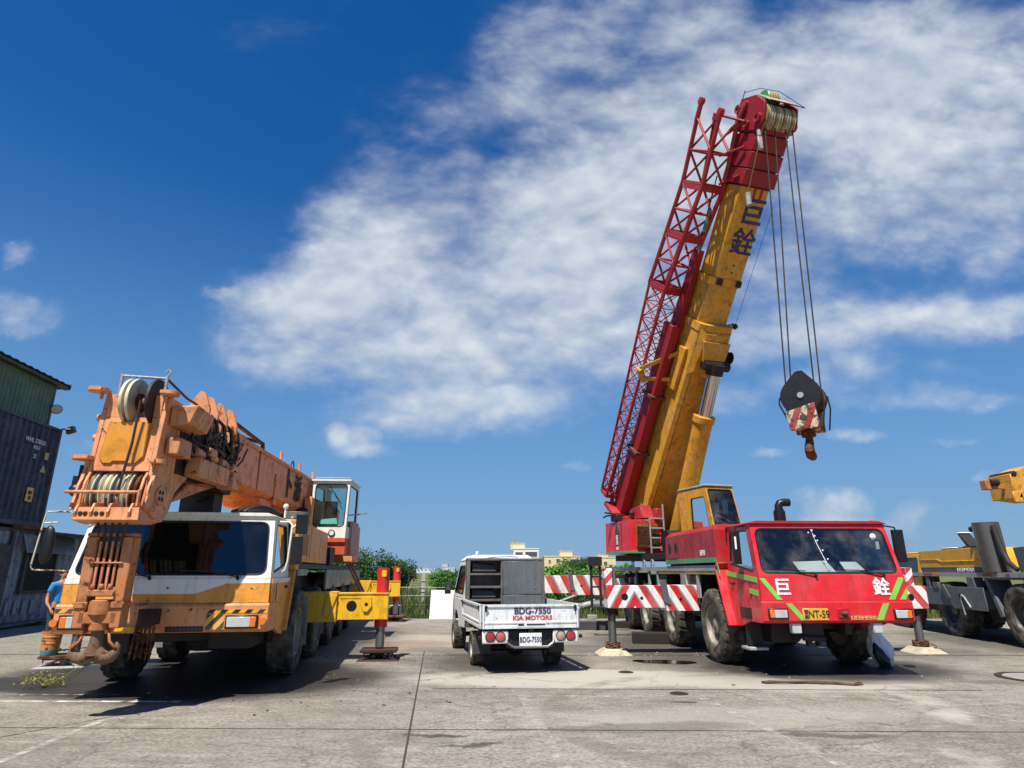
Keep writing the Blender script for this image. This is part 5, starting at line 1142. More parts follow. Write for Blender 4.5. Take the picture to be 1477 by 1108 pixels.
# ================================================================ SMALL WHITE FLATBED TRUCK
PT = thing('flatbed_truck', (.15, 12.6), -11.5, 'small white flatbed truck seen from behind, parked between the two big cranes', 'truck')
def build_truck():
    P = PT; zb = .74; zt = 1.15; hw = .865; y0 = -.90; y1 = 1.62
    b = MB(); b.box(-hw + .05, hw - .05, y0 + .05, y1, zb, zb + .06)
    for sg in (-1, 1):
        b.box(sg * .35 - .04, sg * .35 + .04, -.85, 3.6, .50, .62)
    for y in (-.7, -.1, .5, 1.1): b.box(-.8, .8, y, y + .08, .63, .735)
    b.m = 1; b.box(-hw + .02, hw - .02, y1 + .001, y1 + .04, zb, zt + .02)
    b.done('load_bed', [M_dark, M_truckwhite], P, bev=.008)
    def gate(nm, pts0, pts1, side):
        # folded sheet side board: upper rail, recessed middle, lower ribs
        m = MB(); p0 = Vector(pts0); p1 = Vector(pts1); d = (p1 - p0).normalized(); nn = Vector((d.y, -d.x, 0))
        L = (p1 - p0).length
        prof = [(0, 0), (.035, 0), (.035, .05), (.02, .055), (.02, .075), (.035, .085), (.035, .11), (.016, .125), (.016, .345), (.038, .36), (.038, .40), (0, .40)]
        A = [p0 + nn * a + Vector((0, 0, h)) for a, h in prof]; Bq = [p1 + nn * a + Vector((0, 0, h)) for a, h in prof]
        m.hexa(A, Bq)
        for t in ((.0, .035), (L - .035, L)): m.hexa([p0 + d * t[0] + nn * .001, p0 + d * t[1] + nn * .001, p0 + d * t[1] + nn * .042, p0 + d * t[0] + nn * .042], [p0 + d * t[0] + nn * .001 + Vector((0, 0, .405)), p0 + d * t[1] + nn * .001 + Vector((0, 0, .405)), p0 + d * t[1] + nn * .042 + Vector((0, 0, .405)), p0 + d * t[0] + nn * .042 + Vector((0, 0, .405))])
        nsl = int(L / .21)
        for k in range(1, nsl):
            c = p0 + d * (L * k / nsl); m.bar(c + nn * .018 + Vector((0, 0, .125)), c + nn * .018 + Vector((0, 0, .345)), .008, .006, nn)
        m.m = 1
        for k in range(3):
            c = p0 + d * (L * (k + .5) / 3); m.box(c.x - .025, c.x + .025, c.y - .03, c.y + .03, c.z - .035, c.z + .01)
        for c in (p0 + d * .06, p1 - d * .06): m.bar(c + nn * .044 + Vector((0, 0, .28)), c + nn * .044 + Vector((0, 0, .385)), .03, .014, nn); m.bar(c + nn * .05 + Vector((0, 0, .36)), c + nn * .05 + Vector((0, 0, .36)) + d * .001 + nn * .02, .05, .03)
        return m.done(nm, [M_truckwhite, M_black], P, bev=.004)
    tg = gate('tailgate', (-hw, y0, zb), (hw, y0, zb), 0)
    gate('side_board', (-hw, y1, zb), (-hw, y0 + .03, zb), 0); gate('side_board', (hw, y0 + .03, zb), (hw, y1, zb), 0)
    text('BDG-7550', (.03, y0 - .020, 1.025), (1, 0, 0), (0, 0, 1), .145, M_blue, tg, 'lettering', .004, .003, 1.05)
    text('KIA MOTORS', (.03, y0 - .020, .912), (1, 0, 0), (0, 0, 1), .105, M_letr, tg, 'lettering', .003, .003, 1.15)
    q = MB(); q.box(-.25, .27, y0 - .040, y0 - .036, .765, .838); q.m = 1; q.box(-.235, -.13, y0 - .043, y0 - .04, .785, .825); q.box(-.08, .255, y0 - .0425, y0 - .04, .79, .82); q.done('sticker', [M_platew, M_navy], tg)
    for sg in (-1, 1):
        q = MB(); x = sg * .63; q.box(x - .23, x + .23, y0 - .01, y0 + .04, .50, .705); lp = q.done('lamp_panel', M_truckwhite, P, bev=.02, seg=2)
        for dx, m in ((-.09, M_redlens), (.09, M_orlens)) if sg < 0 else ((-.09, M_orlens2), (.09, M_redlens)):
            q = MB(); q.lathe([(0, .03), (.05, .026), (.075, .012), (.08, 0)], (x + dx, y0 - .011, .61), (0, -1, 0), 24); q.m = 1; q.lathe([(.079, -.002), (.079, .014), (.088, .014), (.09, -.002)], (x + dx, y0 - .011, .61), (0, -1, 0), 24); q.done('tail_lamp', [m, M_black], lp)
        q = MB(); q.cyl((sg * .88, y0, .60), (sg * .93, y0, .60), .03, n=10); q.done('marker_lamp', M_black, P)
    q = MB(); q.box(-.42, .42, y0 + .06, y0 + .12, .42, .70); q.m = 1; q.tube([(-.45, y0 + .02, .62), (-.4, y0 - .0, .50), (-.3, y0 - .02, .44), (.3, y0 - .02, .44), (.4, y0, .50), (.45, y0 + .02, .60)], .022); q.done('under_guard', [M_dark, M_steel], P)
    q = MB(); q.box(-.21, .19, y0 - .03, y0 - .015, .455, .665); pl = q.done('number_plate', M_platew, P, bev=.006)
    text('BDG-7550', (-.01, y0 - .034, .555), (1, 0, 0), (0, 0, 1), .125, M_letb, pl, 'plate_number', .002, .002, .72)
    q = MB(); q.box(-.05, .05, y0 - .02, y0 + .05, .675, .72); q.done('plate_lamp', M_black, P)
    # wheels
    w0 = None
    for (x, y) in ((-.73, .47), (.73, .47), (-.76, 3.25), (.76, 3.25)):
        wl = make_wheel(P, x, y, .31 if y < 1 else .31, .20 if y > 1 else .27, -1 if x < 0 else 1, M_lgrey, n=32, lugs=22, proto=w0); w0 = w0 or wl
    q = MB(); q.cyl((-.7, .47, .30), (.7, .47, .30), .07, n=12); q.ball((0, .47, .30), .16, 8); q.cyl((-.7, 3.25, .3), (.7, 3.25, .3), .05, n=10); q.box(-.25, .25, .9, 2.2, .30, .55); q.loose('axle', M_dark, P)
    for sg in (-1, 1):
        q = MB(); x0, x1 = sorted((sg * .56, sg * .86)); q.box(x0, x1, .02, .035, .24, .62); q.done('mudflap', M_rubberflap, P)
    # cab
    c = MB(); yc0, yc1 = 1.72, 3.75; cw = .84
    c.m = 0
    body = [(yc0, .55), (2.75, .50), (2.80, .70), (3.05, .82), (3.45, .82), (3.66, .70), (3.72, .45), (3.95, .45), (4.0, .9), (3.92, 1.12), (yc0, 1.12)]
    for sg in (-1, 1): c.prism(body, 'x', sg * cw, sg * (cw - .05))
    c.box(-cw + .05, cw - .05, 3.86, 3.92, .45, 1.12); c.box(-cw + .05, cw - .05, yc0, yc0 + .04, .55, 1.12); c.box(-cw + .05, cw - .05, yc0 + .04, 3.86, .56, .62)
    gk = MB(); gs = MB(); gf = MB()
    rt = .74; zr = 1.93
    c.panel([(-cw, yc0, 1.122), (cw, yc0, 1.122), (rt, yc0 + .1, zr), (-rt, yc0 + .1, zr)], [(.3, .2), (1.38, .2), (1.34, .66), (.34, .66)], .06, .04, gs, gk)
    c.panel([(-cw, 3.90, 1.122), (-cw, yc0, 1.122), (-rt, yc0 + .1, zr), (-rt, 3.35, zr)], [(.25, .1), (1.85, .1), (1.8, .7), (.65, .7)], .08, .04, gs, gk)
    c.panel([(cw, yc0, 1.122), (cw, 3.90, 1.122), (rt, 3.35, zr), (rt, yc0 + .1, zr)], [(.33, .1), (1.93, .1), (1.53, .7), (.38, .7)], .08, .04, gs, gk)
    c.panel([(cw, 3.90, 1.122), (-cw, 3.90, 1.122), (-rt, 3.35, zr), (rt, 3.35, zr)], [(.1, .1), (1.58, .1), (1.45, .85), (.22, .85)], .08, .04, gf, gk)
    c.hexa([(-rt - .02, yc0 + .08, zr + .002), (rt + .02, yc0 + .08, zr + .002), (rt + .02, 3.37, zr + .002), (-rt - .02, 3.37, zr + .002)], [(-rt + .12, yc0 + .25, 2.05), (rt - .12, yc0 + .25, 2.05), (rt - .12, 3.1, 2.05), (-rt + .12, 3.1, 2.05)])
    cb = c.done('cab', [M_truckwhite], P, bev=.03, seg=2)
    gs.loose('side_window', M_gd, cb, smooth=False); gf.done('windscreen', M_gd, cb, smooth=False); gk.loose('window_seal', M_black, cb)
    q = MB()
    for x in (-.42, .42): q.box(x - .22, x + .22, 2.0, 2.5, .62, .95); q.box(x - .22, x + .22, 1.85, 2.0, .95, 1.55)
    q.done('seat', M_seat, cb, bev=.04)
    q = MB(); q.tube([(-.82, 3.55, 1.30), (-.98, 3.5, 1.34)], .018); q.box(-1.09, -.95, 3.46, 3.53, 1.18, 1.46); q.m = 1; q.box(-1.08, -.96, 3.455, 3.46, 1.27, 1.45); q.done('mirror', [M_black, M_mirror], cb, bev=.02)
    q = MB(); q.cyl((-.55, 1.95, 1.98), (-.55, 1.95, 2.12), .04, n=12); q.box(-.62, -.48, 1.9, 2.0, 1.98, 2.02); q.done('roof_lamp', M_truckwhite, cb, bev=.01)
    q = MB()
    for k in range(3): q.tube(sag((-.6 + .1 * k, 1.86, 1.97), (.6, 1.9, 1.98), .06 - .05 * k, 12, .01), .008, 5)
    q.done('tie_cord', M_dark, cb)
build_truck()
# cabinet on the flatbed
def tworld(T0, co): return Matrix.Translation(T0.location) @ Matrix.Rotation(T0.rotation_euler.z, 4, 'Z') @ Vector(co)
q0 = tworld(PT, (-.04, 1.30, .80))
CB = thing('storage_cabinet', (q0.x, q0.y, q0.z), -11.5, 'grey metal cabinet with open shelves and a flat door, standing in the white flatbed truck', 'cabinet')
def build_cab():
    z0, z1 = 0, 1.115
    m = MB()
    for x in (-.82, .78): m.box(x, x + .06, -.10, .20, z0, z1)
    m.box(-.82, .84, -.10, .20, z1 + .001, z1 + .05); m.box(-.10, -.06, -.09, .20, z0, z1 - .002); m.box(-.76, .78, .17, .20, z0, z1 - .002); m.m = 1
    m.done('cabinet_frame', [M_wood, M_galvd], CB, bev=.006)
    for z in (.30, .56, .82):
        m = MB(); m.box(-.755, -.105, -.085, .165, z, z + .045 if z < .8 else z + .04); m.done('shelf', M_wood, CB, bev=.004)
    for z in (.02, .34, .86):
        m = MB(); m.hexa([(-.70, -.02, z + .04), (-.2, -.02, z + .04), (-.2, .15, z + .04), (-.7, .15, z + .04)], [(-.7, -.0, z + .2), (-.25, .0, z + .16), (-.25, .15, z + .2), (-.7, .15, z + .2)]); m.done('stored_goods', M_galvd, CB)
    m = MB(); m.box(-.055, .775, -.095, -.08, .44, z1 - .01); m.box(-.055, .775, -.095, -.08, .01, .425); m.box(.62, .66, -.105, -.095, .55, .57); m.done('door', M_galv, CB, bev=.004)
build_cab()

# ================================================================ GREY AND YELLOW CRANE, RIGHT
GC = thing('mobile_crane', (12.1, 18.25), 6.8, 'grey crane with low yellow engine cover and tall steel exhaust at right edge', 'crane')
def build_grey():
    P = GC
    w0 = None; k = 0
    for y in (0, -3.0, 2.9):
        for x in (.22, 2.5):
            wl = make_wheel(P, x, y, .72, .44, -1 if x < 1 else 1, M_rimdark, proto=w0, rot=.5 * k); w0 = w0 or wl; k += 1
    c = MB(); c.box(.7, 2.1, -6, 6, .6, 1.3); c.cyl((.2, 0, .7), (2.5, 0, .7), .14); c.cyl((.2, -3, .7), (2.5, -3, .7), .14); c.box(.35, 2.3, -2.0, -1.1, .55, 1.1); c.box(.3, 2.4, 1.2, 2.0, .6, 1.25); c.done('chassis', M_dark, P, bev=.02)
    d = MB(); d.box(-.02, 2.7, -6.5, 5, 1.56, 1.66); d.m = 1; d.box(-.03, -.021, -6.5, 5, 1.56, 1.67); d.m = 2; d.box(-.034, -.031, .6, 1.1, 1.57, 1.66); d.box(-.034, -.031, -2.2, -1.85, 1.57, 1.66); d.box(-.034, -.031, -2.9, -2.75, 1.58, 1.64); d.m = 3; d.box(-.034, -.031, .2, .55, 1.57, 1.66)
    d.done('deck', [M_grey, M_lgrey, M_redlens, M_amber], P, bev=.008)
    g = MB(); g.box(-.02, .1, .85, 1.05, .8, 1.55)
    g.hexa([(-.02, -1.98, 1.5), (.5, -1.98, 1.5), (.5, -1.85, 1.5), (-.02, -1.85, 1.5)], [(-.02, -1.9, 1.55), (.5, -1.9, 1.55), (.5, -1.7, 1.55), (-.02, -1.7, 1.55)])
    g.hexa([(-.02, -2.32, .65), (.5, -2.32, .65), (.5, -2.2, .62), (-.02, -2.2, .62)], [(-.02, -1.98, 1.5), (.5, -1.98, 1.5), (.5, -1.82, 1.5), (-.02, -1.82, 1.5)])
    g.hexa([(-.02, -2.7, 1.5), (.5, -2.7, 1.5), (.5, -1.9, 1.5), (-.02, -1.9, 1.5)], [(-.02, -3.9, 1.55), (.5, -3.9, 1.55), (.5, -1.9, 1.55), (-.02, -1.9, 1.55)])
    g.loose('mudguard', M_grey, P, bev=.01)
    o = MB(); o.box(-.06, .4, -1.8, 1.6, .80, 1.25); o.hexa([(-.10, -1.85, .74), (-.061, -1.85, .74), (-.061, -.35, .74), (-.10, -.35, .74)], [(-.10, -1.85, 1.30), (-.061, -1.85, 1.30), (-.061, .15, 1.30), (-.10, .15, 1.30)]); o.hexa([(-.12, -.3, 1.0), (-.09, -.3, 1.0), (-.09, -.1, 1.0), (-.12, -.1, 1.0)], [(-.12, -.05, 1.36), (-.09, -.05, 1.36), (-.09, .12, 1.36), (-.12, .12, 1.36)]); o.m = 1; o.cyl((-.105, -.75, 1.07), (-.09, -.75, 1.07), .08, n=16); o.m = 0; o.box(-.08, .2, .3, .6, 1.252, 1.40); o.box(-.05, .2, -1.4, -1.1, 1.30, 1.55)
    o.done('outrigger_box', [M_grey, M_dark], P, bev=.012)
    h = MB(); h.prism([(1.35, 1.80), (1.35, 2.27), (-1.80, 2.29), (-1.84, 2.25), (-1.95, 1.80)], 'x', .05, 1.9); h.m = 1; h.prism([(1.30, 1.665), (1.30, 1.798), (-2.06, 1.798), (-2.10, 1.665)], 'x', .055, 1.9); h.m = 2
    h.tube([(.045, 1.3, 2.02), (.045, .35, 2.02), (.045, .1, 1.96), (.045, -1.95, 1.97)], .012, 6); h.m = 0
    eh = h.done('engine_cover', [M_yel2, M_grey, M_yellow], P, bev=.015)
    text('LIEBHERR', (.046, -.98, 1.735), (0, -1, 0), (0, 0, 1), .13, M_letw, eh, 'lettering', .002, .003, 1.45)
    oc = MB(); gl = MB(); gk = MB(); oc.panel([(-.0, 3.3, 1.3), (-.0, 1.36, 1.3), (.1, 1.36, 2.2), (.1, 3.3, 2.2)], [(.3, .3), (1.75, .25), (1.75, .8), (.3, .8)], .08, .05, gl, gk); oc.box(.12, 1.5, 1.37, 3.3, 2.205, 2.26); oc.box(.1, 1.5, 1.37, 1.42, 1.67, 2.2); oc.box(.0, 1.5, 3.31, 3.36, 1.3, 2.2); oc.box(.06, .6, 1.4, 3.3, 1.2, 1.29)
    oc = oc.done('operator_cab', M_yel2, P, bev=.02); gl.done('side_window', M_gt, oc, smooth=False); gk.done('window_seal', M_black, oc)
    e = MB(); e.cyl((.12, -2.22, 1.67), (.10, -2.14, 2.86), .29, n=36); e.m = 1; e.cyl((.08, -1.92, 2.76), (.0, -1.66, 2.74), .07, n=14); e.cyl((.10, -2.14, 2.861), (.10, -2.14, 2.875), .28, n=36)
    e.done('exhaust_silencer', [M_exh, M_dark], P)
    q = MB(); q.tube([(.05, -3.1, 1.72), (.05, -2.82, 1.9), (.05, -2.66, 2.2), (.05, -2.52, 2.78)], [.05, .065, .07, .06], 10); q.tube([(.3, -2.85, 1.9), (.2, -3.0, 1.75), (.2, -3.5, 1.72)], .05); q.tube([(.3, -2.9, 2.2), (.2, -3.1, 1.95), (.2, -3.6, 1.85)], .04); q.done('air_duct', M_dark, P, bev=.02)
    r = MB(); r.hexa([(.1, -6.5, 1.68), (2.2, -6.5, 1.68), (2.2, -3.1, 1.68), (.1, -3.1, 1.68)], [(.1, -6.5, 2.26), (2.2, -6.5, 2.26), (2.2, -3.0, 2.24), (.1, -3.0, 2.24)]); r.m = 1
    for kx in range(3): r.box(.09, .1, -3.9 - .0 * kx, -3.4, 2.12 - .1 * kx, 2.16 - .1 * kx)
    r.done('rear_cover', [M_grey, M_dark], P, bev=.02)
    a = MB(); a.hexa([(.5, -.62, 2.29), (.8, -.62, 2.29), (.8, -.45, 2.29), (.5, -.45, 2.29)], [(.5, -.15, 2.72), (.8, -.15, 2.72), (.8, -.05, 2.72), (.5, -.05, 2.72)]); a.box(.4, .9, -1.1, -.4, 2.29, 2.36); a.box(.4, 1.0, .1, .7, 2.285, 2.33); a.ball((.6, -1.3, 2.36), .09, 8); a.m = 1; a.box(.4, 1.0, .12, .68, 2.331, 2.35); a.box(.5, .8, -.2, -.04, 2.722, 2.75); a.done('roof_gear', [M_dark, M_board], P, bev=.008)
    j = MB(); j.tube([(-.12, -1.2, .8), (-.13, -1.0, 1.05), (-.13, -.9, 1.1), (-.12, -.82, 1.0), (-.1, -.85, .6)], .02); j.done('hose', M_lgrey, P)
build_grey()
# boom end entering at the top right, on a crane parked outside the frame
BG = thing('mobile_crane', (17.3, 21.5), 0, 'ochre yellow crane boom end reaching in at the top right corner', 'crane')
def build_bg():
    P = BG
    m = MB(); z0, z1 = 3.95, 5.15; x0 = -.5
    m.hexa([(x0, -.5, z0 + .10), (x0 + .75, -.5, z0), (x0 + .75, .5, z0), (x0, .5, z0 + .10)], [(x0 + .05, -.5, z1 - .25), (x0 + .75, -.5, z1), (x0 + .75, .5, z1), (x0 + .05, .5, z1 - .25)])
    m.box(x0 + .751, 8, -.42, .42, z0 + .02, z1 - .02); m.box(x0 - .05, x0 - .001, -.53, .53, z0 + .08, z1 - .3); m.box(x0 - .12, x0 + .2, -.56, -.501, z0 - .06, z0 + .3); m.prism([(x0 + .05, z0 + .1), (x0 + .42, z0 + .05), (x0 + .30, z0 + .5)], 'y', -.56, -.502)
    m.m = 1; m.cyl((x0 + .1, -.52, z1 - .3), (x0 + .1, .52, z1 - .3), .1, n=14)
    m.done('boom', [M_yel, M_dark], P, bev=.02)
    q = MB(); q.box(x0 - .55, x0 - .051, -.2, -.1, z0 + .42, z0 + .58); q.box(x0 - .75, x0 - .45, -.28, .0, z0 + .40, z0 + .72); q.m = 1; q.cyl((x0 - .6, -.3, z0 + .62), (x0 - .35, -.3, z0 + .62), .12, n=16); q.done('boom_nose', [M_orangedull, M_dark], P, bev=.015)
    t = MB(); t.box(.5, 11, -1.3, 1.3, 1.0, 1.9); t.box(5.5, 8.5, -.9, .9, 1.9, 3.9); t.done('carrier', M_grey, P, bev=.03)
    w0 = None
    for x in (1.6, 3.6, 7.6, 9.6):
        for y in (-1.1, 1.1):
            wl = make_wheel(P, x, y, .7, .4, -1, M_rimdark, proto=w0); w0 = w0 or wl; wl.rotation_euler = (0, 0, R(90) if y < 0 else R(-90))
build_bg()

# ================================================================ CONTAINERS AND GREEN SHED, LEFT
CO, CAZ = (-15.72, 21.36), -6
def corrug(mb, x, y0, y1, z0, z1, d, per, sgn=1):
    """trapezoid-corrugated sheet facing +x"""
    pts = []; y = y0
    while y < y1 - 1e-6:
        for (t, o) in ((0, 0), (.28, 0), (.42, d), (.86, d)): 
            if y + t * per < y1: pts.append((x - o, y + t * per))
        y += per
    pts.append((x, y1))
    lo = [mb.v((p[0], p[1], z0)) for p in pts]; hi = [mb.v((p[0], p[1], z1)) for p in pts]
    for i in range(len(pts) - 1): mb.f([lo[i], lo[i + 1], hi[i + 1], hi[i]])
C1 = thing('shipping_container', CO, CAZ, 'dark navy blue shipping container stacked on top of the grey one', 'container')
def build_cont():
    P = C1; y0, y1 = -9.2, .02; z0, z1 = 3.10, 6.44
    m = MB(); corrug(m, -.02, y0 + .1, y1 - .12, z0 + .16, z1 - .10, .05, .30); m.box(-2.4, -.08, y0 + .1, y1 - .1, z1 - .09, z1 - .05); m.box(-2.4, -.1, y0 + .1, y1 - .1, z0 + .16, z0 + .2); m.box(-2.42, -.1, y1 - .12, y1 - .08, z0 + .16, z1 - .1)
    m.m = 1; m.box(-.08, 0, y0, y1 - .12, z0, z0 + .15); m.box(-.07, .0, y0, y1 - .12, z1 - .09, z1); m.box(-.12, .005, y1 - .115, y1, z0, z1); m.box(-2.44, -2.32, y1 - .115, y1, z0, z1); m.box(-2.3, -.13, y1 - .1, y1, z1 - .12, z1); m.box(-2.3, -.13, y1 - .1, y1, z0, z0 + .15)
    m.done('container_body', [M_navy, M_navyedge], P, bev=.006)
    for (z, s) in ((5.78, 'WHL 578101'), (5.58, '45G1'), (5.30, '22')): 
        text(s, (.003, -1.25 if len(s) > 5 else -1.15, z), (0, 1, 0), (0, 0, 1), .21 if len(s) > 5 else .17, M_letw, P, 'lettering', .002, .002, .9)
    q = MB(); q.box(-.001, .003, -1.18, -.82, 3.85, 4.30); q.m = 1; q.box(.003, .005, -1.10, -.9, 4.08, 4.2); q.box(.003, .005, -1.05, -.9, 3.92, 4.03); q.done('label_plate', [M_yellow, M_letb], P)
    q = MB(); q.prism([(-.75, 4.85), (-.45, 4.85), (-.6, 5.12)], 'x', 0, .004); q.box(0, .004, -.65, -.45, 5.28, 5.52); q.done('warning_label', M_gold, P)
    q = MB(); q.box(-.03, .25, .0, .12, 6.45, 6.49); q.tube([(-.1, .05, 6.44), (.1, .08, 6.5), (.18, .1, 6.46)], .02); q.m = 1; q.hexa([(.12, .02, 6.30), (.38, .02, 6.40), (.38, .2, 6.40), (.12, .2, 6.30)], [(.08, .02, 6.50), (.30, .02, 6.60), (.30, .2, 6.60), (.08, .2, 6.50)]); q.done('floodlight', [M_lgrey, M_black], P, bev=.01)
build_cont()
C2 = thing('shipping_container', CO, CAZ, 'grey corrugated container at ground level with a barred window and sheet awning', 'container')
def build_cont2():
    P = C2; y0, y1 = -9.2, 4.6; z1 = 3.0
    m = MB(); corrug(m, -.02, y0, y1, .16, z1 - .1, .06, .42); m.box(-2.4, -.1, y0, y1, z1 - .12, z1 - .08); m.box(-2.42, -.1, y1 - .06, y1, 0, z1)
    m.m = 1; m.box(-.1, 0, y0, y1, .0, .16); m.box(-.1, .0, y0, y1, z1 - .1, z1); m.box(-.12, .01, -1.35, -1.2, .0, z1); m.box(-.1, .012, -1.9, -1.36, .3, 2.5)
    m.done('container_body', [M_contgrey, M_galvd], P, bev=.006)
    w = MB(); w.box(.0, .05, -.55, -.42, 1.05, 2.3); w.box(.0, .05, 1.1, 1.2, 1.05, 2.3); w.box(.0, .06, -.55, 1.2, 1.0, 1.1); w.m = 1; w.box(-.01, .012, -.42, 1.1, 1.1, 2.3); w.m = 2
    for k in range(12): w.bar((.04, -.36 + .125 * k, 1.1), (.04, -.36 + .125 * k, 2.3), .018)
    for z in (1.5, 1.9): w.bar((.045, -.42, z), (.045, 1.1, z), .02)
    w.done('barred_window', [M_galvd, M_black, M_dark], P, bev=.004)
    a = MB(); 
    pts = [(-.95 + .11 * i, .015 * (i % 2)) for i in range(27)]
    lo = [a.v((.28 + p[1], p[0], 2.26 - .0)) for p in pts]; hi = [a.v((.06 + p[1], p[0], 2.83)) for p in pts]; lo2 = [a.v((.268 + p[1], p[0], 2.26)) for p in pts]; hi2 = [a.v((.048 + p[1], p[0], 2.83)) for p in pts]
    for i in range(26): a.f([lo[i], lo[i + 1], hi[i + 1], hi[i]]); a.f([lo2[i + 1], lo2[i], hi2[i], hi2[i + 1]])
    a.m = 0; a.done('awning', M_galv, P)
    s = MB(); s.hexa([(.0, -.1, 2.86), (.9, -.1, 2.80), (.9, 2.6, 2.80), (0, 2.6, 2.86)], [(0, -.1, 2.90), (.9, -.1, 2.83), (.9, 2.6, 2.83), (0, 2.6, 2.9)]); s.m = 1; s.box(-.1, .25, -1.4, .3, 3.0, 3.09); s.done('roof_sheet', [M_galvd, M_rust], P)
    q = MB()
    for k in range(4): q.box(-.006, .004, -1.0 + .42 * k, -.86 + .42 * k, .38, .80)
    q.done('paper_notice', M_paper2, P)
    q = MB(); q.tube([(.12, -3, .08), (.14, -1, .07), (.12, 0, .1), (.16, 2, .07)], .08, 8); q.box(.1, .35, .4, .8, .0, .12); q.done('pipe', M_galvd, P)
build_cont2()
G1 = thing('corrugated_shed', CO, CAZ, 'green corrugated metal shed rising behind the stacked containers', 'shed')
def build_shed():
    P = G1
    m = MB(); corrug(m, -.60, -12, .15, 0, 8.2, .025, .20); m.box(-9, -.66, .1, .14, 0, 8.1); m.box(-.62, -.585, .11, .19, 0, 8.15); m.done('wall', M_green, P)
    r = MB(); 
    n = 70; per = 12.6 / n; lo, hi, lo2, hi2 = [], [], [], []
    for i in range(n + 1):
        y = -12 + per * i; o = .035 if i % 2 else 0
        lo.append(r.v((-.35, y, 8.17 + o))); hi.append(r.v((-5, y, 9.2 + o))); lo2.append(r.v((-.35, y, 8.15 + o - .01))); hi2.append(r.v((-5, y, 9.18 + o - .01)))
    for i in range(n): r.f([lo[i], lo[i + 1], hi[i + 1], hi[i]]); r.f([lo2[i + 1], lo2[i], hi2[i], hi2[i + 1]]); r.f([lo2[i], lo2[i + 1], lo[i + 1], lo[i]])
    r.box(-.58, -.38, -12, .58, 8.02, 8.12); r.box(-5, -.36, .56, .60, 8.05, 8.24)
    r.done('roof', M_galvd, P)
    l = MB(); l.tube([(-.60, .1, 7.28), (-.55, .12, 7.31), (-.52, .14, 7.28)], .025); l.lathe([(.05, -.1), (.10, -.06), (.17, .06), (.18, .10), (.165, .10)], (-.48, .22, 7.25), (.5, -.6, -.45), 24); l.m = 1; l.lathe([(0, .085), (.165, .09)], (-.48, .22, 7.25), (.5, -.6, -.45), 24); l.done('floodlight', [M_black, M_lens], P)
build_shed()
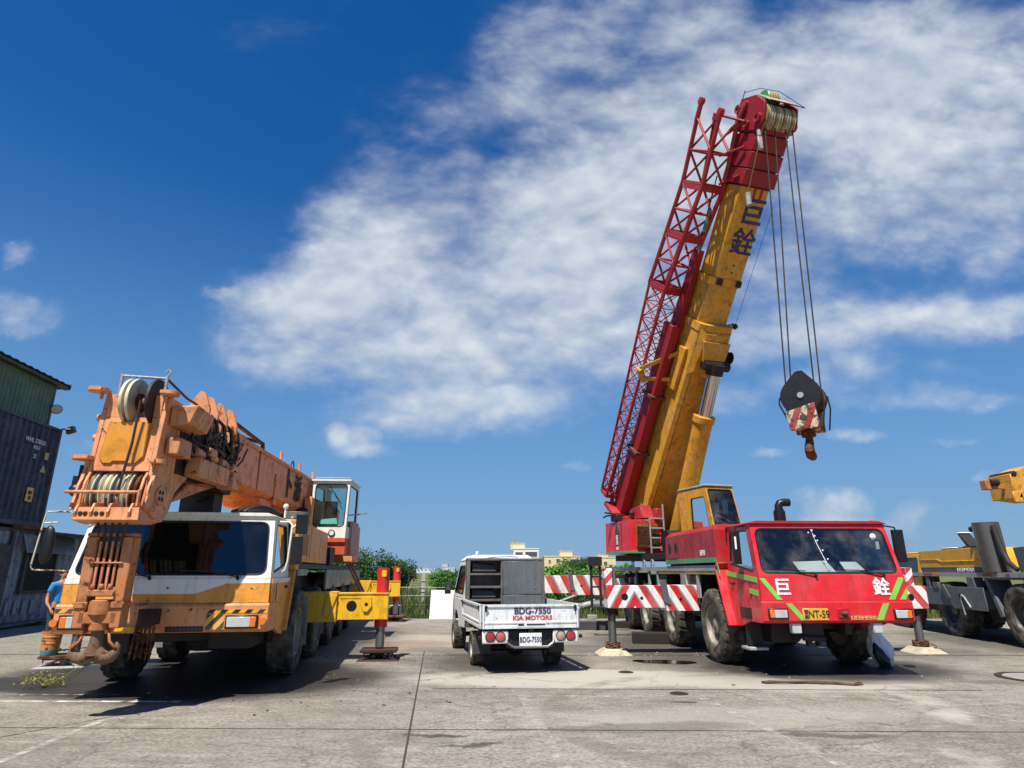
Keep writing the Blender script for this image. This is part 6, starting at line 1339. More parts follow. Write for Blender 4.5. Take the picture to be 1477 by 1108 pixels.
# ================================================================ GROUND
def ground_mat():
    m, t = newmat('worn yard concrete')
    c = objcoord(t)
    n1 = noise(t, c, .22, 8, .6).outputs[0]; n2 = noise(t, c, 1.3, 9, .68, .4).outputs[0]; n3 = noise(t, c, 22, 6, .65).outputs[0]
    col = mixrgb(t, ramp(t, n1, .3, .7), lin('807a6d'), lin('9e978b'))
    col = mixrgb(t, ramp(t, n2, .44, .72, 0, .65), col, lin('5f594e'))
    st = noise(t, objcoord(t, (.5, 3.2, 1)), 1.4, 8, .65, .3).outputs[0]
    col = mixrgb(t, ramp(t, st, .50, .72, 0, .55), col, lin('aaa596'))
    col = mixrgb(t, ramp(t, n3, .42, .66, 0, .62), col, lin('4a443a'))
    n7 = noise(t, objcoord(t, (3.2, 9, 1)), 1.0, 7, .68, .5).outputs[0]
    col = mixrgb(t, ramp(t, n7, .50, .68, 0, .5), col, lin('575146')); col = mixrgb(t, ramp(t, n7, .46, .30, 0, .4), col, lin('b0a998'))
    col = mixrgb(t, ramp(t, noise(t, c, 3.1, 10, .75, .6).outputs[0], .60, .70, 0, .55), col, lin('4f4a42'))
    # stains: oil, damp, tyre marks, with deep shade painted in under the orange crane; each has its own place on the yard (x, y, rx, ry, turn, strength)
    wn = noise(t, c, 1.1, 7, .65)
    wv = nd(t, 'ShaderNodeVectorMath', operation='MULTIPLY_ADD'); t.links.new(wn.outputs['Color'], wv.inputs[0]); wv.inputs[1].default_value = (1.2, .7, 0)
    o = nd(t, 'ShaderNodeVectorMath', operation='ADD'); t.links.new(c, o.inputs[0]); o.inputs[1].default_value = (-.6, -.35, 0); t.links.new(o.outputs[0], wv.inputs[2])
    def ell(x, y, rx, ry, ang, w, soft=.45, vec=None):
        mp = nd(t, 'ShaderNodeMapping', vector_type='TEXTURE'); mp.inputs['Location'].default_value = (x, y, 0); mp.inputs['Rotation'].default_value = (0, 0, R(ang)); mp.inputs['Scale'].default_value = (rx, ry, 1)
        t.links.new(vec or wv.outputs[0], mp.inputs['Vector'])
        l = nd(t, 'ShaderNodeVectorMath', operation='LENGTH'); t.links.new(mp.outputs[0], l.inputs[0])
        return ramp(t, l.outputs['Value'], soft, 1.0, w, 0)
    def tot(L):
        s = L[0]
        for b in L[1:]: s = mth(t, 'MAXIMUM', s, b)
        return s
    n5 = noise(t, objcoord(t, (24, 60, 1)), 1.0, 5, .6).outputs[0]
    col = mixrgb(t, ramp(t, n5, .48, .68, 0, .45), col, lin('4d473d'))
    col = mixrgb(t, ramp(t, n5, .48, .30, 0, .35), col, lin('b3ad9d'))
    n6 = noise(t, c, 8.5, 4, .6, .2).outputs[0]; col = mixrgb(t, ramp(t, n6, .665, .70, 0, .7), col, lin('37322b'))
    light = tot([ell(1.2, 11.3, 3.2, 1.1, 0, .8, .7), ell(4.2, 10.9, 2.6, .9, -4, .7, .7), ell(2.5, 8.4, 3.2, .8, 5, .35), ell(-2.5, 17, 2.2, 3.0, 0, .45), ell(-9.5, 9.2, 3.5, .45, 2, .3)])
    col = mixrgb(t, light, col, lin('aba697'))
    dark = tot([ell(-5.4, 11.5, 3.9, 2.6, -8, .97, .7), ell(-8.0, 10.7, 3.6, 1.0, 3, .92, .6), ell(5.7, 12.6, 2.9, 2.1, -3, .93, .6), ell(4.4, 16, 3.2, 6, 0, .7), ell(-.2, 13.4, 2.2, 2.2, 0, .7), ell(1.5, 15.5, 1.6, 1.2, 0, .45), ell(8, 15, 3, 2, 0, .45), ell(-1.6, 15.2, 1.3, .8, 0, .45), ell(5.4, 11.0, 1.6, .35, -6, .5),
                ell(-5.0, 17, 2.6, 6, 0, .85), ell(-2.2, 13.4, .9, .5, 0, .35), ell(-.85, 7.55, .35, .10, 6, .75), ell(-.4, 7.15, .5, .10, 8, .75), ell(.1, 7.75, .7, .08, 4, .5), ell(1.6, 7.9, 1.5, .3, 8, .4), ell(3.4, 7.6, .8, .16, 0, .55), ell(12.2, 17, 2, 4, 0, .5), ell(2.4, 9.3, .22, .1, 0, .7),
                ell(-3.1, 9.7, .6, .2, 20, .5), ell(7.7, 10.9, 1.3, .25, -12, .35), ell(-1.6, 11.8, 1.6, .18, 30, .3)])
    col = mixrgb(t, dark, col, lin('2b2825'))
    rustm = tot([ell(-2.4, 16.3, 1.3, 1.2, 0, .5), ell(-2.8, 19, 1.6, .8, 0, .3)])
    col = mixrgb(t, rustm, col, lin('7a5a3c'))
    # curved tyre sweeps: rings round a turning point
    sw = nd(t, 'ShaderNodeVectorMath', operation='DISTANCE'); t.links.new(c, sw.inputs[0]); sw.inputs[1].default_value = (3.6, 8.6, 0)
    d0 = sw.outputs['Value']
    def ringm(r0, w, s, d=None): return mth(t, 'MULTIPLY', ramp(t, mth(t, 'ABSOLUTE', mth(t, 'SUBTRACT', d or d0, r0)), w * .4, w, s, 0), 1.0)
    sw2 = nd(t, 'ShaderNodeVectorMath', operation='DISTANCE'); t.links.new(c, sw2.inputs[0]); sw2.inputs[1].default_value = (-1.0, 11.0, 0)
    tyre = mth(t, 'MULTIPLY', mth(t, 'MULTIPLY', ringm(6.85, .34, .75, sw2.outputs['Value']), ell(4.9, 8.2, 1.6, 3.0, 0, 1.0, .6, c)), ramp(t, noise(t, c, .9, 5).outputs[0], .42, .6))
    col = mixrgb(t, tyre, col, lin('aca799'))
    tyre = mth(t, 'MULTIPLY', mth(t, 'MAXIMUM', ringm(3.1, .22, .45), ringm(5.3, .2, .35)), ramp(t, noise(t, c, .8, 5).outputs[0], .45, .62))
    col = mixrgb(t, tyre, col, lin('5a554c'))
    # fine cracks
    v = nd(t, 'ShaderNodeTexVoronoi', feature='DISTANCE_TO_EDGE'); v.inputs['Scale'].default_value = .35; t.links.new(wv.outputs[0], v.inputs['Vector'])
    col = mixrgb(t, ramp(t, v.outputs['Distance'], .0, .007, .45, 0), col, lin('3c372f'))
    rg = mth(t, 'SUBTRACT', .88, mth(t, 'MULTIPLY', dark, .30))
    hh = mth(t, 'ADD', mth(t, 'MULTIPLY', n3, .6), mth(t, 'MULTIPLY', noise(t, c, 90, 4).outputs[0], .5))
    surf(t, col, rg, 0, hh, .35, .4, 0, .012)
    return m
M_ground = ground_mat()
def line_mat(name, colr, lo, hi):
    m, t = newmat(name); c = objcoord(t)
    p = nd(t, 'ShaderNodeBsdfPrincipled'); p.inputs['Base Color'].default_value = lin(colr); p.inputs['Roughness'].default_value = .85
    tr = nd(t, 'ShaderNodeBsdfTransparent'); mx = nd(t, 'ShaderNodeMixShader')
    n = noise(t, c, 5, 9, .72).outputs[0]; t.links.new(ramp(t, n, lo, hi), mx.inputs[0]); t.links.new(tr.outputs[0], mx.inputs[1]); t.links.new(p.outputs[0], mx.inputs[2])
    o = nd(t, 'ShaderNodeOutputMaterial'); t.links.new(mx.outputs[0], o.inputs[0]); return m
M_line = line_mat('worn white road paint', 'cfcbc0', .36, .62)
M_linemid = line_mat('rubbed white road paint', 'bdb9ad', .38, .70)
M_linefaint = line_mat('faint white road paint', 'b5b1a6', .40, .72)
M_joint = line_mat('dirt filled joint', '3a352d', .25, .5)
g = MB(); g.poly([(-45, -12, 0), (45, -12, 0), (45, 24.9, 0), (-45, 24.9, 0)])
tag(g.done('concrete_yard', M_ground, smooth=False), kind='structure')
def field_mat():
    m, t = newmat('field soil and grass'); c = objcoord(t)
    col = mixrgb(t, ramp(t, noise(t, c, .25, 8, .65).outputs[0], .4, .6), lin('4d5a2c'), lin('6d6a44'))
    surf(t, col, .95, 0, noise(t, c, 3, 6).outputs[0], .5, .2, 0, .1); return m
g = MB(); g.lathe([(0, 0), (60, 0), (400, 0), (5000, 0)], (0, 0, -.06), (0, 0, 1), 48)
tag(g.done('field', field_mat(), smooth=False), kind='structure')
def strip(nm, p0, p1, w, mat, z=.004):
    m = MB(); p0 = Vector((*p0, z)); p1 = Vector((*p1, z)); d = (p1 - p0).normalized(); r = Vector((-d.y, d.x, 0)) * w / 2; n = 12
    A = [m.v(p0.lerp(p1, i / n) + r) for i in range(n + 1)]; B = [m.v(p0.lerp(p1, i / n) - r) for i in range(n + 1)]
    for i in range(n): m.f([B[i], B[i + 1], A[i + 1], A[i]])
    return tag(m.done(nm, mat, smooth=False), kind='structure')
def cell(px, py): return px, py
strip('pavement_joint', (-.72, 4.0), (-1.95, 15.0), .022, M_joint); strip('pavement_joint', (-12, 14.35), (20, 14.15), .05, M_joint); strip('pavement_joint', (-9, 7.95), (16, 7.5), .018, M_joint)
strip('pavement_joint', (-1.2, 10.35), (7, 10.2), .03, M_joint); strip('pavement_joint', (-5.5, 7.4), (-4.15, 9.7), .016, M_joint); strip('pavement_joint', (-14, 19.2), (20, 19.0), .04, M_joint)
strip('parking_line', (-9.6, 9.40), (-4.5, 9.36), .10, M_line); strip('parking_line', (-4.75, 6.3), (-4.87, 8.3), .10, M_linemid); strip('parking_line', (-9.8, 9.95), (-5.4, 9.85), .06, M_linefaint)
strip('parking_line', (2.64, 9.72), (3.03, 6.2), .12, M_linefaint, .005); strip('parking_line', (.16, 9.7), (.50, 6.1), .12, M_linefaint); strip('parking_line', (.1, 9.75), (5.1, 9.72), .09, M_linefaint); strip('parking_line', (5.1, 9.72), (6.4, 7.4), .09, M_linefaint)
# puddle
wm, wt = newmat('dirty water'); surf(wt, lin('1c1a16'), .04, 0, None, spec=.6)
m = MB(); n = 34
pts = []
for i in range(n):
    a = 2 * math.pi * i / n; q = 1 + .22 * mnoise.noise(Vector((math.cos(a) * 1.6, math.sin(a) * 1.6, 3))); pts.append((2.98 + .62 * math.cos(a) * q, 13.25 + .27 * math.sin(a) * q - .12 * math.cos(a), .006))
m.poly(pts); tag(m.done('puddle', wm, smooth=False), kind='structure')

# ================================================================ FOLIAGE
def leafmat(name, a, b, ccc):
    m, t = newmat(name); c = objcoord(t)
    n = noise(t, c, 1.1, 4, .6).outputs[0]; n2 = noise(t, c, 14, 2, .5).outputs[0]
    col = mixrgb(t, ramp(t, n, .35, .65), lin(a), lin(b)); col = mixrgb(t, ramp(t, n2, .5, .75, 0, .7), col, lin(ccc))
    p = nd(t, 'ShaderNodeBsdfPrincipled'); t.links.new(col, p.inputs['Base Color']); p.inputs['Roughness'].default_value = .55
    tl = nd(t, 'ShaderNodeBsdfTranslucent'); t.links.new(col, tl.inputs[0])
    mx = nd(t, 'ShaderNodeMixShader'); mx.inputs[0].default_value = .3; t.links.new(p.outputs[0], mx.inputs[1]); t.links.new(tl.outputs[0], mx.inputs[2])
    o = nd(t, 'ShaderNodeOutputMaterial'); t.links.new(mx.outputs[0], o.inputs[0]); return m
M_leafd = leafmat('dark tree leaves', '24441a', '3a6526', '4f7a2e'); M_leafv = leafmat('vine leaves', '35601d', '568c2c', '7dad42'); M_leafg = leafmat('dry grass', '3f5427', '6f7440', '566e2e'); M_leafw = leafmat('weed leaves', '6e7a34', 'a29a48', 'b8a653')
M_bark = paint('bark', '4a3c2e', .9, .5, 0, bstr=.5)
def leaves(name, clumps, count, size, mat, parent=None, seed=1, flat=.6):
    """small two-triangle leaves spread through a crown of ragged clumps"""
    rng = random.Random(seed); V, F = [], []
    tot = sum(c[3] * c[4] * c[5] for c in clumps)
    for (x, y, z, rx, ry, rz) in clumps:
        k = int(count * (rx * ry * rz) / tot) + 1
        for _ in range(k):
            d = Vector((rng.gauss(0, 1), rng.gauss(0, 1), rng.gauss(0, 1))).normalized(); q = rng.random() ** .38
            q *= 1 + .35 * mnoise.noise(d * 2.3 + Vector((x, y, seed)))
            p = Vector((x + d.x * rx * q, y + d.y * ry * q, z + d.z * rz * q))
            if p.z < .02: continue
            nrm = (d * flat + Vector((rng.gauss(0, .6), rng.gauss(0, .6), rng.gauss(.4, .6)))).normalized()
            u = nrm.orthogonal().normalized(); u.rotate(Matrix.Rotation(rng.uniform(0, 6.28), 3, nrm)); v = nrm.cross(u); s = size * rng.uniform(.6, 1.3)
            b = len(V); V += [p - u * s * .5, p + v * s * .28 - nrm * s * .06, p + u * s * .5, p - v * s * .28 - nrm * s * .06]; F.append((b, b + 1, b + 2, b + 3))
    me = bpy.data.meshes.new(name); me.from_pydata([tuple(v) for v in V], [], F); me.materials.append(mat)
    o = bpy.data.objects.new(name, me); COL.objects.link(o)
    if parent is not None: o.parent = parent
    return o
def tree(x, y, h, w, label, seed, mat, group='trees beyond the yard', trunk=.35):
    rng = random.Random(seed); T = thing('tree', (x, y, -.05), 0, label, 'tree', group)
    cl = []
    for i in range(9):
        a = rng.uniform(0, 6.28); q = rng.uniform(.15, .75) * w / 2; hz = rng.uniform(trunk * h * .8, h * .82)
        r = w * rng.uniform(.20, .30); cl.append((q * math.cos(a), q * math.sin(a), hz, r, r, r * rng.uniform(.55, .8)))
    cl.append((0, 0, h * .80, w * .28, w * .28, h * .2)); cl.append((0, 0, h * .45, w * .42, w * .42, h * .3))
    leaves('crown', cl, 9500, .17, mat, T, seed)
    m = MB(); m.tube([(0, 0, 0), (.05, .02, h * .25), (-.04, 0, h * .5), (.03, 0, h * .75)], [.14, .11, .08, .03], 9)
    for c in cl[:7]: m.tube([(0, 0, h * .22), (c[0] * .4, c[1] * .4, c[2] * .7), (c[0], c[1], c[2])], [.07, .045, .015], 6)
    m.done('trunk', M_bark, T); return T
tree(-9.9, 41, 2.9, 4.2, 'round dark green tree behind the red-topped outrigger jack of the orange crane', 11, M_leafd)
tree(-12.6, 42, 2.75, 3.4, 'dark green tree half hidden behind the cab end of the orange crane', 12, M_leafd)
tree(-8.0, 43, 2.5, 3.4, 'dark green tree beside the concrete fence post', 13, M_leafd)
tree(-15.2, 44, 2.9, 3.6, 'dark tree mostly hidden behind the deck of the orange crane', 14, M_leafd)
tree(-6.0, 58, 1.75, 3.2, 'low pale green tree far off between fence post and truck mirror', 15, M_leafv)
tree(-3.6, 50, 1.95, 2.6, 'low bushy tree just left of the white truck cab', 16, M_leafd)
tree(6.5, 62, 3.0, 4.0, 'dark tree in front of the far house beside the red counterweight', 17, M_leafd)
tree(16.0, 52, 2.2, 5.0, 'low green tree behind the right outrigger jack of the red crane', 18, M_leafv)
def bush(x, y, w, h, label, seed, n=9000):
    rng = random.Random(seed); T = thing('bush', (x, y, -.05), 0, label, 'bush', 'vine-covered bushes behind the yard')
    cl = [(rng.uniform(-w / 2, w / 2), rng.uniform(-.5, .5), rng.uniform(.2, .86) * h, w * .26, .6, h * .25) for _ in range(14)]
    leaves('foliage', cl, n, .17, M_leafv, T, seed, .8)
    m = MB()
    for c in cl: m.tube([(c[0] * .4, 0, 0), (c[0] * .7, c[1] * .5, c[2] * .5), c[:3]], [.03, .02, .008], 5)
    m.done('stem', M_bark, T)
bush(2.2, 29.2, 2.6, 1.92, 'bright green bush behind the right side of the white truck', 21)
bush(4.0, 29.6, 2.6, 1.95, 'bright green bush behind the striped rear outrigger and the scrap pipes', 22)
bush(6.2, 30, 2.6, 1.8, 'green bush hidden mostly behind the wheels of the red crane', 23)
bush(.2, 31, 2.4, 1.7, 'green bush behind the cab of the white truck', 24, 2500)
# tall grass and weeds beyond the concrete
def grass():
    rng = random.Random(5); V, F = [], []
    for i in range(26000):
        y = 25.2 + rng.random() ** 1.8 * 24; x = rng.uniform(-.42 * y - 2, .62 * y + 3)
        h = rng.uniform(.25, .95) * (1.0 if mnoise.noise(Vector((x * .35, y * .35, 2))) > -.1 else .45) * (1.0 if y > 26 else .45)
        w = rng.uniform(.012, .03); a = rng.uniform(0, 6.28); bx, by = rng.gauss(0, .16) * h * 1.6, rng.gauss(0, .16) * h * 1.6; c, s = math.cos(a) * w, math.sin(a) * w; b = len(V)
        V += [(x - c, y - s, -.06), (x + c, y + s, -.06), (x + c * .7 + bx * .4, y + s * .7 + by * .4, h * .6), (x - c * .7 + bx * .4, y - s * .7 + by * .4, h * .6), (x + bx, y + by, h)]
        F += [(b, b + 1, b + 2, b + 3), (b + 3, b + 2, b + 4)]
    me = bpy.data.meshes.new('grass'); me.from_pydata(V, [], F); me.materials.append(M_leafg); o = bpy.data.objects.new('grass', me); COL.objects.link(o)
    tag(o, 'tall half-dry grass and weeds growing beyond the edge of the concrete yard', 'grass', None, 'stuff')
grass()
# weed on the left
WD = thing('weed', (-7.15, 10.45, 0), 0, 'low yellowish weed on the concrete in front of the orange crane', 'weed')
leaves('foliage', [(.22 * math.cos(a), .2 * math.sin(a), .10 + .02 * (i % 3), .2, .17, .09) for i, a in enumerate((0, 1, 2, 3, 4, 5))] + [(.36, .16, .24, .14, .08, .12), (.48, .2, .34, .08, .06, .08)], 230, .045, M_leafw, WD, 3)
m = MB()
for a in range(9): m.tube([(0, 0, 0), (.15 * math.cos(a * .7), .13 * math.sin(a * .7), .12), (.33 * math.cos(a * .7), .27 * math.sin(a * .7), .13)], [.008, .006, .003], 5)
m.tube([(0, 0, 0), (.25, .1, .16), (.5, .2, .36)], [.01, .007, .003], 5); m.done('stem', M_leafw, WD)

# ================================================================ FAR HOUSES
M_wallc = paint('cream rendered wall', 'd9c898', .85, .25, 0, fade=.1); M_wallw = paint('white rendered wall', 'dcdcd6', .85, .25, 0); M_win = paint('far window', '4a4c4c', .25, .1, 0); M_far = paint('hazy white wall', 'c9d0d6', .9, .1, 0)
def house(x0, x1, y, z, mat, label, wins, extra, group=None):
    H = thing('house', ((x0 + x1) / 2, y, -.05), 0, label, 'house', group); hw2 = (x1 - x0) / 2
    m = MB(); m.box(-hw2, hw2, 0, 9, 0, z); m.box(-hw2 - .12, hw2 + .12, -.12, 9.1, z + .003, z + .28)
    H2 = m.done('wall', mat, H, bev=.02)
    for (a, b, c, d, mm) in extra:
        q = MB(); q.box(a, b, 1.0, 6, c, d); q.box(a - .1, b + .1, .9, 6.1, d + .003, d + .2); q.done('rooftop_room', mm, H, bev=.02)
    for (a, c, w, h, yy) in wins:
        q = MB(); q.box(a - w / 2 - .08, a + w / 2 + .08, yy - .10, yy + .01, c - .08, c + h + .08); f = q.done('window', M_wallw, H)
        q = MB(); q.box(a - w / 2, a + w / 2, yy - .12, yy - .101, c, c + h); q.done('pane', M_win, f)
    q = MB(); xx = extra[0][0] + .8
    q.cyl((xx, 2, extra[0][3] + .2), (xx, 2, extra[0][3] + 1.2), .35, n=14); q.done('water_tank', M_lgrey, H)
    return H
house(.4, 8.3, 200, 8.3, M_wallw, 'white far house with a cream stair tower above the truck cab roof', [(-2.2, 6.3, 2.2, 1.1, 0), (1.6, 6.1, 3.6, 1.4, 0), (-2.2, 3.2, 2.2, 1.2, 0), (1.6, 3.2, 3.0, 1.3, 0)], [(-4.8, -.3, 8.0, 10.0, M_wallc)])
house(9.9, 20.9, 200, 6.0, M_wallc, 'cream far house with small dark windows above the striped outrigger', [(-1.2, 4.3, 1.1, 1.1, 0), (-3.8, 4.2, .6, .9, 0), (3.4, 4.0, 1.2, 1.2, 0), (.6, 4.2, .8, .5, 0), (4.6, 4.2, .4, .8, 0), (1.0, 2.9, .6, .4, 0), (-1.2, 1.2, 1.2, 1.3, 0), (3.4, 1.2, 1.2, 1.3, 0)], [(-.5, 3.4, 5.7, 7.6, M_wallc)])
house(23.6, 32, 200, 5.7, M_wallc, 'cream far house half hidden behind the red crane counterweight', [(-2, 3.5, 1, 1.1, 0), (1, 3.5, 1, 1.1, 0)], [(-1, 2, 5.5, 6.4, M_wallc)])
rng = random.Random(9)
for i, (x, w, h, d, lab) in enumerate(((-88, 12, 4.2, 640, 'long low white block on the far skyline, nearest the dark trees'), (-74, 6, 3.4, 600, 'small white block low on the far skyline between two taller ones'), (-66, 5, 8.0, 640, 'narrow tall white block on the far skyline, highest of its row'), (-58, 7, 4.6, 620, 'broad white block on the far skyline right of the tallest one'), (-49, 5, 6.0, 650, 'pale block on the far skyline nearest the white truck'))):
    B = thing('far_building', (x, d, -.05), 0, lab, 'building', 'tiny white buildings on the far skyline')
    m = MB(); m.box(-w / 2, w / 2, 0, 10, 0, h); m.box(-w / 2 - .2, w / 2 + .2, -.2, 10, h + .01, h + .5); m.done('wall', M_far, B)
    for k in range(3):
        q = MB(); q.box(-w / 2 + w * (k + .3) / 3.3, -w / 2 + w * (k + .75) / 3.3, -.05, .01, h * .55, h * .8); q.done('window', M_win, B)

# ================================================================ SMALL THINGS
def fence_post(x, y, h, label):
    T = thing('fence_post', (x, y, -.05), 0, label, 'fence post', 'concrete fence posts behind the yard'); m = MB()
    m.prism([(-.08, -.07), (.08, -.07), (.075, .07), (-.075, .07)], 'z', 0, h); m.tube([(-.085, -.08, h * .8), (.085, -.08, h * .8)], .01, 5); o = m.done('post', M_concpost, T, bev=.02)
    for k in range(3):
        q = MB(); q.tube([(-.09, -.085, h * (.3 + .25 * k)), (0, -.09, h * (.3 + .25 * k)), (.09, -.085, h * (.3 + .25 * k))], .012, 5); q.done('wire_tie', M_wirefence, T)
fence_post(-3.77, 27.9, 1.70, 'pale concrete fence post standing in the grass left of the white board')
fence_post(-7.2, 28.0, 1.65, 'concrete fence post behind the rear yellow outrigger')
W_ = thing('wire_fence', (-3.8, 27.8, 0), 0, 'strands of fence wire strung through the grass beside the concrete post', 'fence')
for z in (.42, .78, 1.12):
    q = MB(); q.tube(sag((-9, .1, z), (-3.4, .1, z - .03), .05, 10) + sag((-3.4, .1, z - .03), (.05, 0, z - .06), .03, 8)[1:] + sag((.05, 0, z - .06), (3.0, .05, z), .05, 6)[1:], .007, 5); q.done('wire', M_wirefence, W_)
WB = thing('white_board', (-2.55, 24.7, 0), 0, 'blank white board leaning upright beside the white truck', 'board')
q = MB(); q.hexa([(-.53, 0, .0), (.60, 0, .0), (.60, .03, .0), (-.53, .03, .0)], [(-.50, .14, 1.02), (.60, .14, 1.0), (.60, .17, 1.0), (-.50, .17, 1.02)]); q.done('panel', M_board, WB, bev=.004)
q = MB(); q.bar((.1, .62, 0), (.1, .15, .8), .05); q.done('prop', M_wood, WB)
CR = thing('vented_crate', (-4.29, 24.3, 0), 6, 'small pale vented crate on the ground left of the rear yellow outrigger jack', 'crate')
q = MB(); q.box(-.20, .20, -.14, .14, 0, .04); q.box(-.2, .2, -.14, .14, .46, .5)
for x in (-.2, .17): q.box(x, x + .03, -.14, .14, .041, .459)
q.done('crate_frame', M_concpost, CR, bev=.005)
q = MB(); q.box(-.17, .17, -.08, .1, .041, .459); q.m = 1
for k in range(5): q.box(-.15 + .065 * k, -.12 + .065 * k, -.13, -.1, .045, .455)
q.done('slats', [M_dark, M_concpost], CR)
# jack stands
def jack_stand(x, y, az, label, topm, basem):
    T = thing('jack_stand', (x, y, 0), az, label, 'jack stand', 'steel stands under the outrigger jacks')
    q = MB(); q.box(-.36, .36, -.26, .26, .15, .205); q.box(-.30, .30, -.22, .22, .128, .149); q.done('top_plate', topm, T, bev=.006)
    q = MB(); q.hexa([(-.42, -.32, 0), (.42, -.32, 0), (.42, .32, 0), (-.42, .32, 0)], [(-.36, -.28, .025), (.36, -.28, .025), (.36, .28, .025), (-.36, .28, .025)])
    for sx in (-1, 1):
        for sy in (-1, 1): q.bar((sx * .34, sy * .26, .02), (sx * .03, sy * .08, .13), .05, .02)
    q.cyl((0, 0, .02), (0, 0, .13), .08, n=14); q.bar((-.28, -.24, .02), (-.28, -.2, .13), .02); q.bar((.29, -.24, .02), (.29, -.2, .13), .02)
    q.done('base', basem, T, bev=.004); return T
w1 = lworld((2.83, 3.9, 0)); jack_stand(w1.x, w1.y, -6, 'rusty steel stand under the front yellow outrigger jack', M_timberrust, M_timberrust)
w1 = lworld((-2.95, 3.85, 0)); JS = jack_stand(w1.x, w1.y, -12, 'steel stand with a pale base under the paint bucket', M_rust, M_lgrey)
w2 = lworld((2.85, 13.95, 0)); jack_stand(w2.x, w2.y, 5, 'rusty steel stand under the rear yellow outrigger jack', M_rust, M_timberrust)
# the far-side outrigger of the orange crane, mostly hidden behind its bumper
q = MB(); q.box(-2.96, -.9, 3.7, 4.12, .77, 1.24); ogl = q.done('outrigger', M_yellow, LC_, bev=.012)
q = MB(); q.cyl((-2.83, 3.9, .765), (-2.83, 3.9, .60), .13, n=20); q.m = 1; q.cyl((-2.83, 3.9, .601), (-2.83, 3.9, .24), .088, n=20); q.done('jack', [M_dark, M_steel], ogl)
b = tworld(JS, (-.24, -.12, .206))
BK = thing('paint_bucket', (b.x, b.y, b.z), 0, 'rust-streaked orange bucket with a teal base, on the steel stand left of the orange crane', 'bucket')
q = MB(); q.lathe([(0, .0), (.135, 0), (.14, .01), (.146, .10)], (0, 0, 0), (0, 0, 1), 28); q.m = 1; q.lathe([(.1461, .101), (.15, .2), (.156, .205), (.156, .225), (.152, .23), (.156, .31), (.162, .315), (.162, .335), (.158, .34), (.162, .40), (.168, .405), (.168, .42), (.155, .42), (.14, .1)], (0, 0, 0), (0, 0, 1), 28); q.done('pail', [M_teal, M_bucket], BK)
q = MB(); q.tube([(.168 * math.cos(R(a)), -.03 - .168 * math.sin(R(a)) * .5, .38 - .20 * math.sin(R(a))) for a in range(0, 181, 15)], .006, 6); q.done('handle', M_steel, BK)
# ladder leaning on the orange crane
a_, b_ = lworld((1.62, 8.7, 1.95)), lworld((2.75, 7.9, 0)); LD = thing('ladder', (b_.x, b_.y, 0), 0, 'narrow brown ladder leaning against the deck of the orange crane', 'ladder')
d = a_ - Vector((b_.x, b_.y, 0)); sd = Vector((.0, 1, 0)) * .17
for s in (-1, 1):
    q = MB(); q.bar(sd * s, d + sd * s, .05, .03); q.done('rail', M_rusty2, LD)
for k in range(7):
    q = MB(); c = d * ((k + .7) / 7.6); q.cyl(c - sd, c + sd, .014, n=8); q.done('rung', M_rust, LD)
# timber blocks, scrap, pipes
def block(x, y, az, sx, sy, sz, label, mat, nm='timber_block', cat='timber', n=3, z=0):
    T = thing(nm, (x, y, z), az, label, cat); rng = random.Random(int(x * 100))
    for k in range(n):
        q = MB(); y0 = -sy / 2 + sy * k / n; q.box(-sx / 2 + rng.uniform(0, .06), sx / 2 - rng.uniform(0, .06), y0 + .004, y0 + sy / n - .004, 0, sz * rng.uniform(.85, 1)); q.done('plank', mat, T, bev=.012)
block(3.55, 16.6, 8, 1.15, .45, .27, 'dark oily timber blocks by the striped front outrigger of the red crane', M_timber)
block(2.3, 20.4, -6, 1.5, .5, .25, 'long dark bluish timber baulk behind the left jack of the red crane', M_timberblue)
block(3.7, 20.9, 12, .9, .4, .2, 'low dark timber pieces beside the rear wheels of the red crane', M_timber)
block(2.9, 18.6, -3, 1.3, .16, .06, 'flat grey plank lying between the timber blocks', M_wood, 'plank', 'plank', 1)
def pipe(x, y, az, L, r, z, tilt, label, mat):
    T = thing('scrap_pipe', (x, y, z), az, label, 'pipe'); q = MB(); c = L / 2 * math.cos(R(tilt)); s = L / 2 * math.sin(R(tilt))
    q.lathe([(r, -L / 2), (r, L / 2), (r * .8, L / 2), (r * .8, -L / 2)], (0, 0, 0), (math.cos(R(tilt)), 0, math.sin(R(tilt))), 18, closed=True); q.done('tube', mat, T)
    q = MB(); e = Vector((math.cos(R(tilt)), 0, math.sin(R(tilt)))); q.lathe([(r * 1.0, -.03), (r * 1.25, -.03), (r * 1.25, .03), (r, .03)], e * L * .46, e, 18, closed=True); q.done('flange', mat, T)
pipe(2.6, 26.2, 4, 1.5, .13, .32, 14, 'grey scrap pipe slanting up beside the truck tailgate', M_lgrey); pipe(3.5, 26.0, -5, .8, .2, .42, 0, 'short thick grey drum lying among the scrap', M_galv); pipe(2.5, 26.8, 8, 1.8, .05, .72, 20, 'thin pale bar propped on the scrap heap', M_concpost)
SF = thing('scrap_trestle', (2.9, 26.3, 0), 5, 'dark scrap metal trestle holding the pipes behind the truck', 'trestle')
for x in (-.9, -.1, .8):
    q = MB(); q.bar((x - .18, -.1, 0), (x, 0, .30), .05); q.bar((x + .18, .1, 0), (x, 0, .30), .05); q.done('leg', M_rust, SF)
q = MB(); q.bar((-1.1, 0, .17), (1.1, 0, .17), .06); q.bar((-.9, .3, .5), (.9, .3, .6), .08); q.bar((.9, .3, 0), (.9, .3, .62), .06); q.bar((-.9, .3, 0), (-.9, .3, .52), .06); q.done('beam', M_dark, SF)
block(2.95, 24.6, 3, .42, .3, .16, 'pale concrete block on the ground in front of the scrap trestle', M_stone, 'concrete_block', 'block', 1)
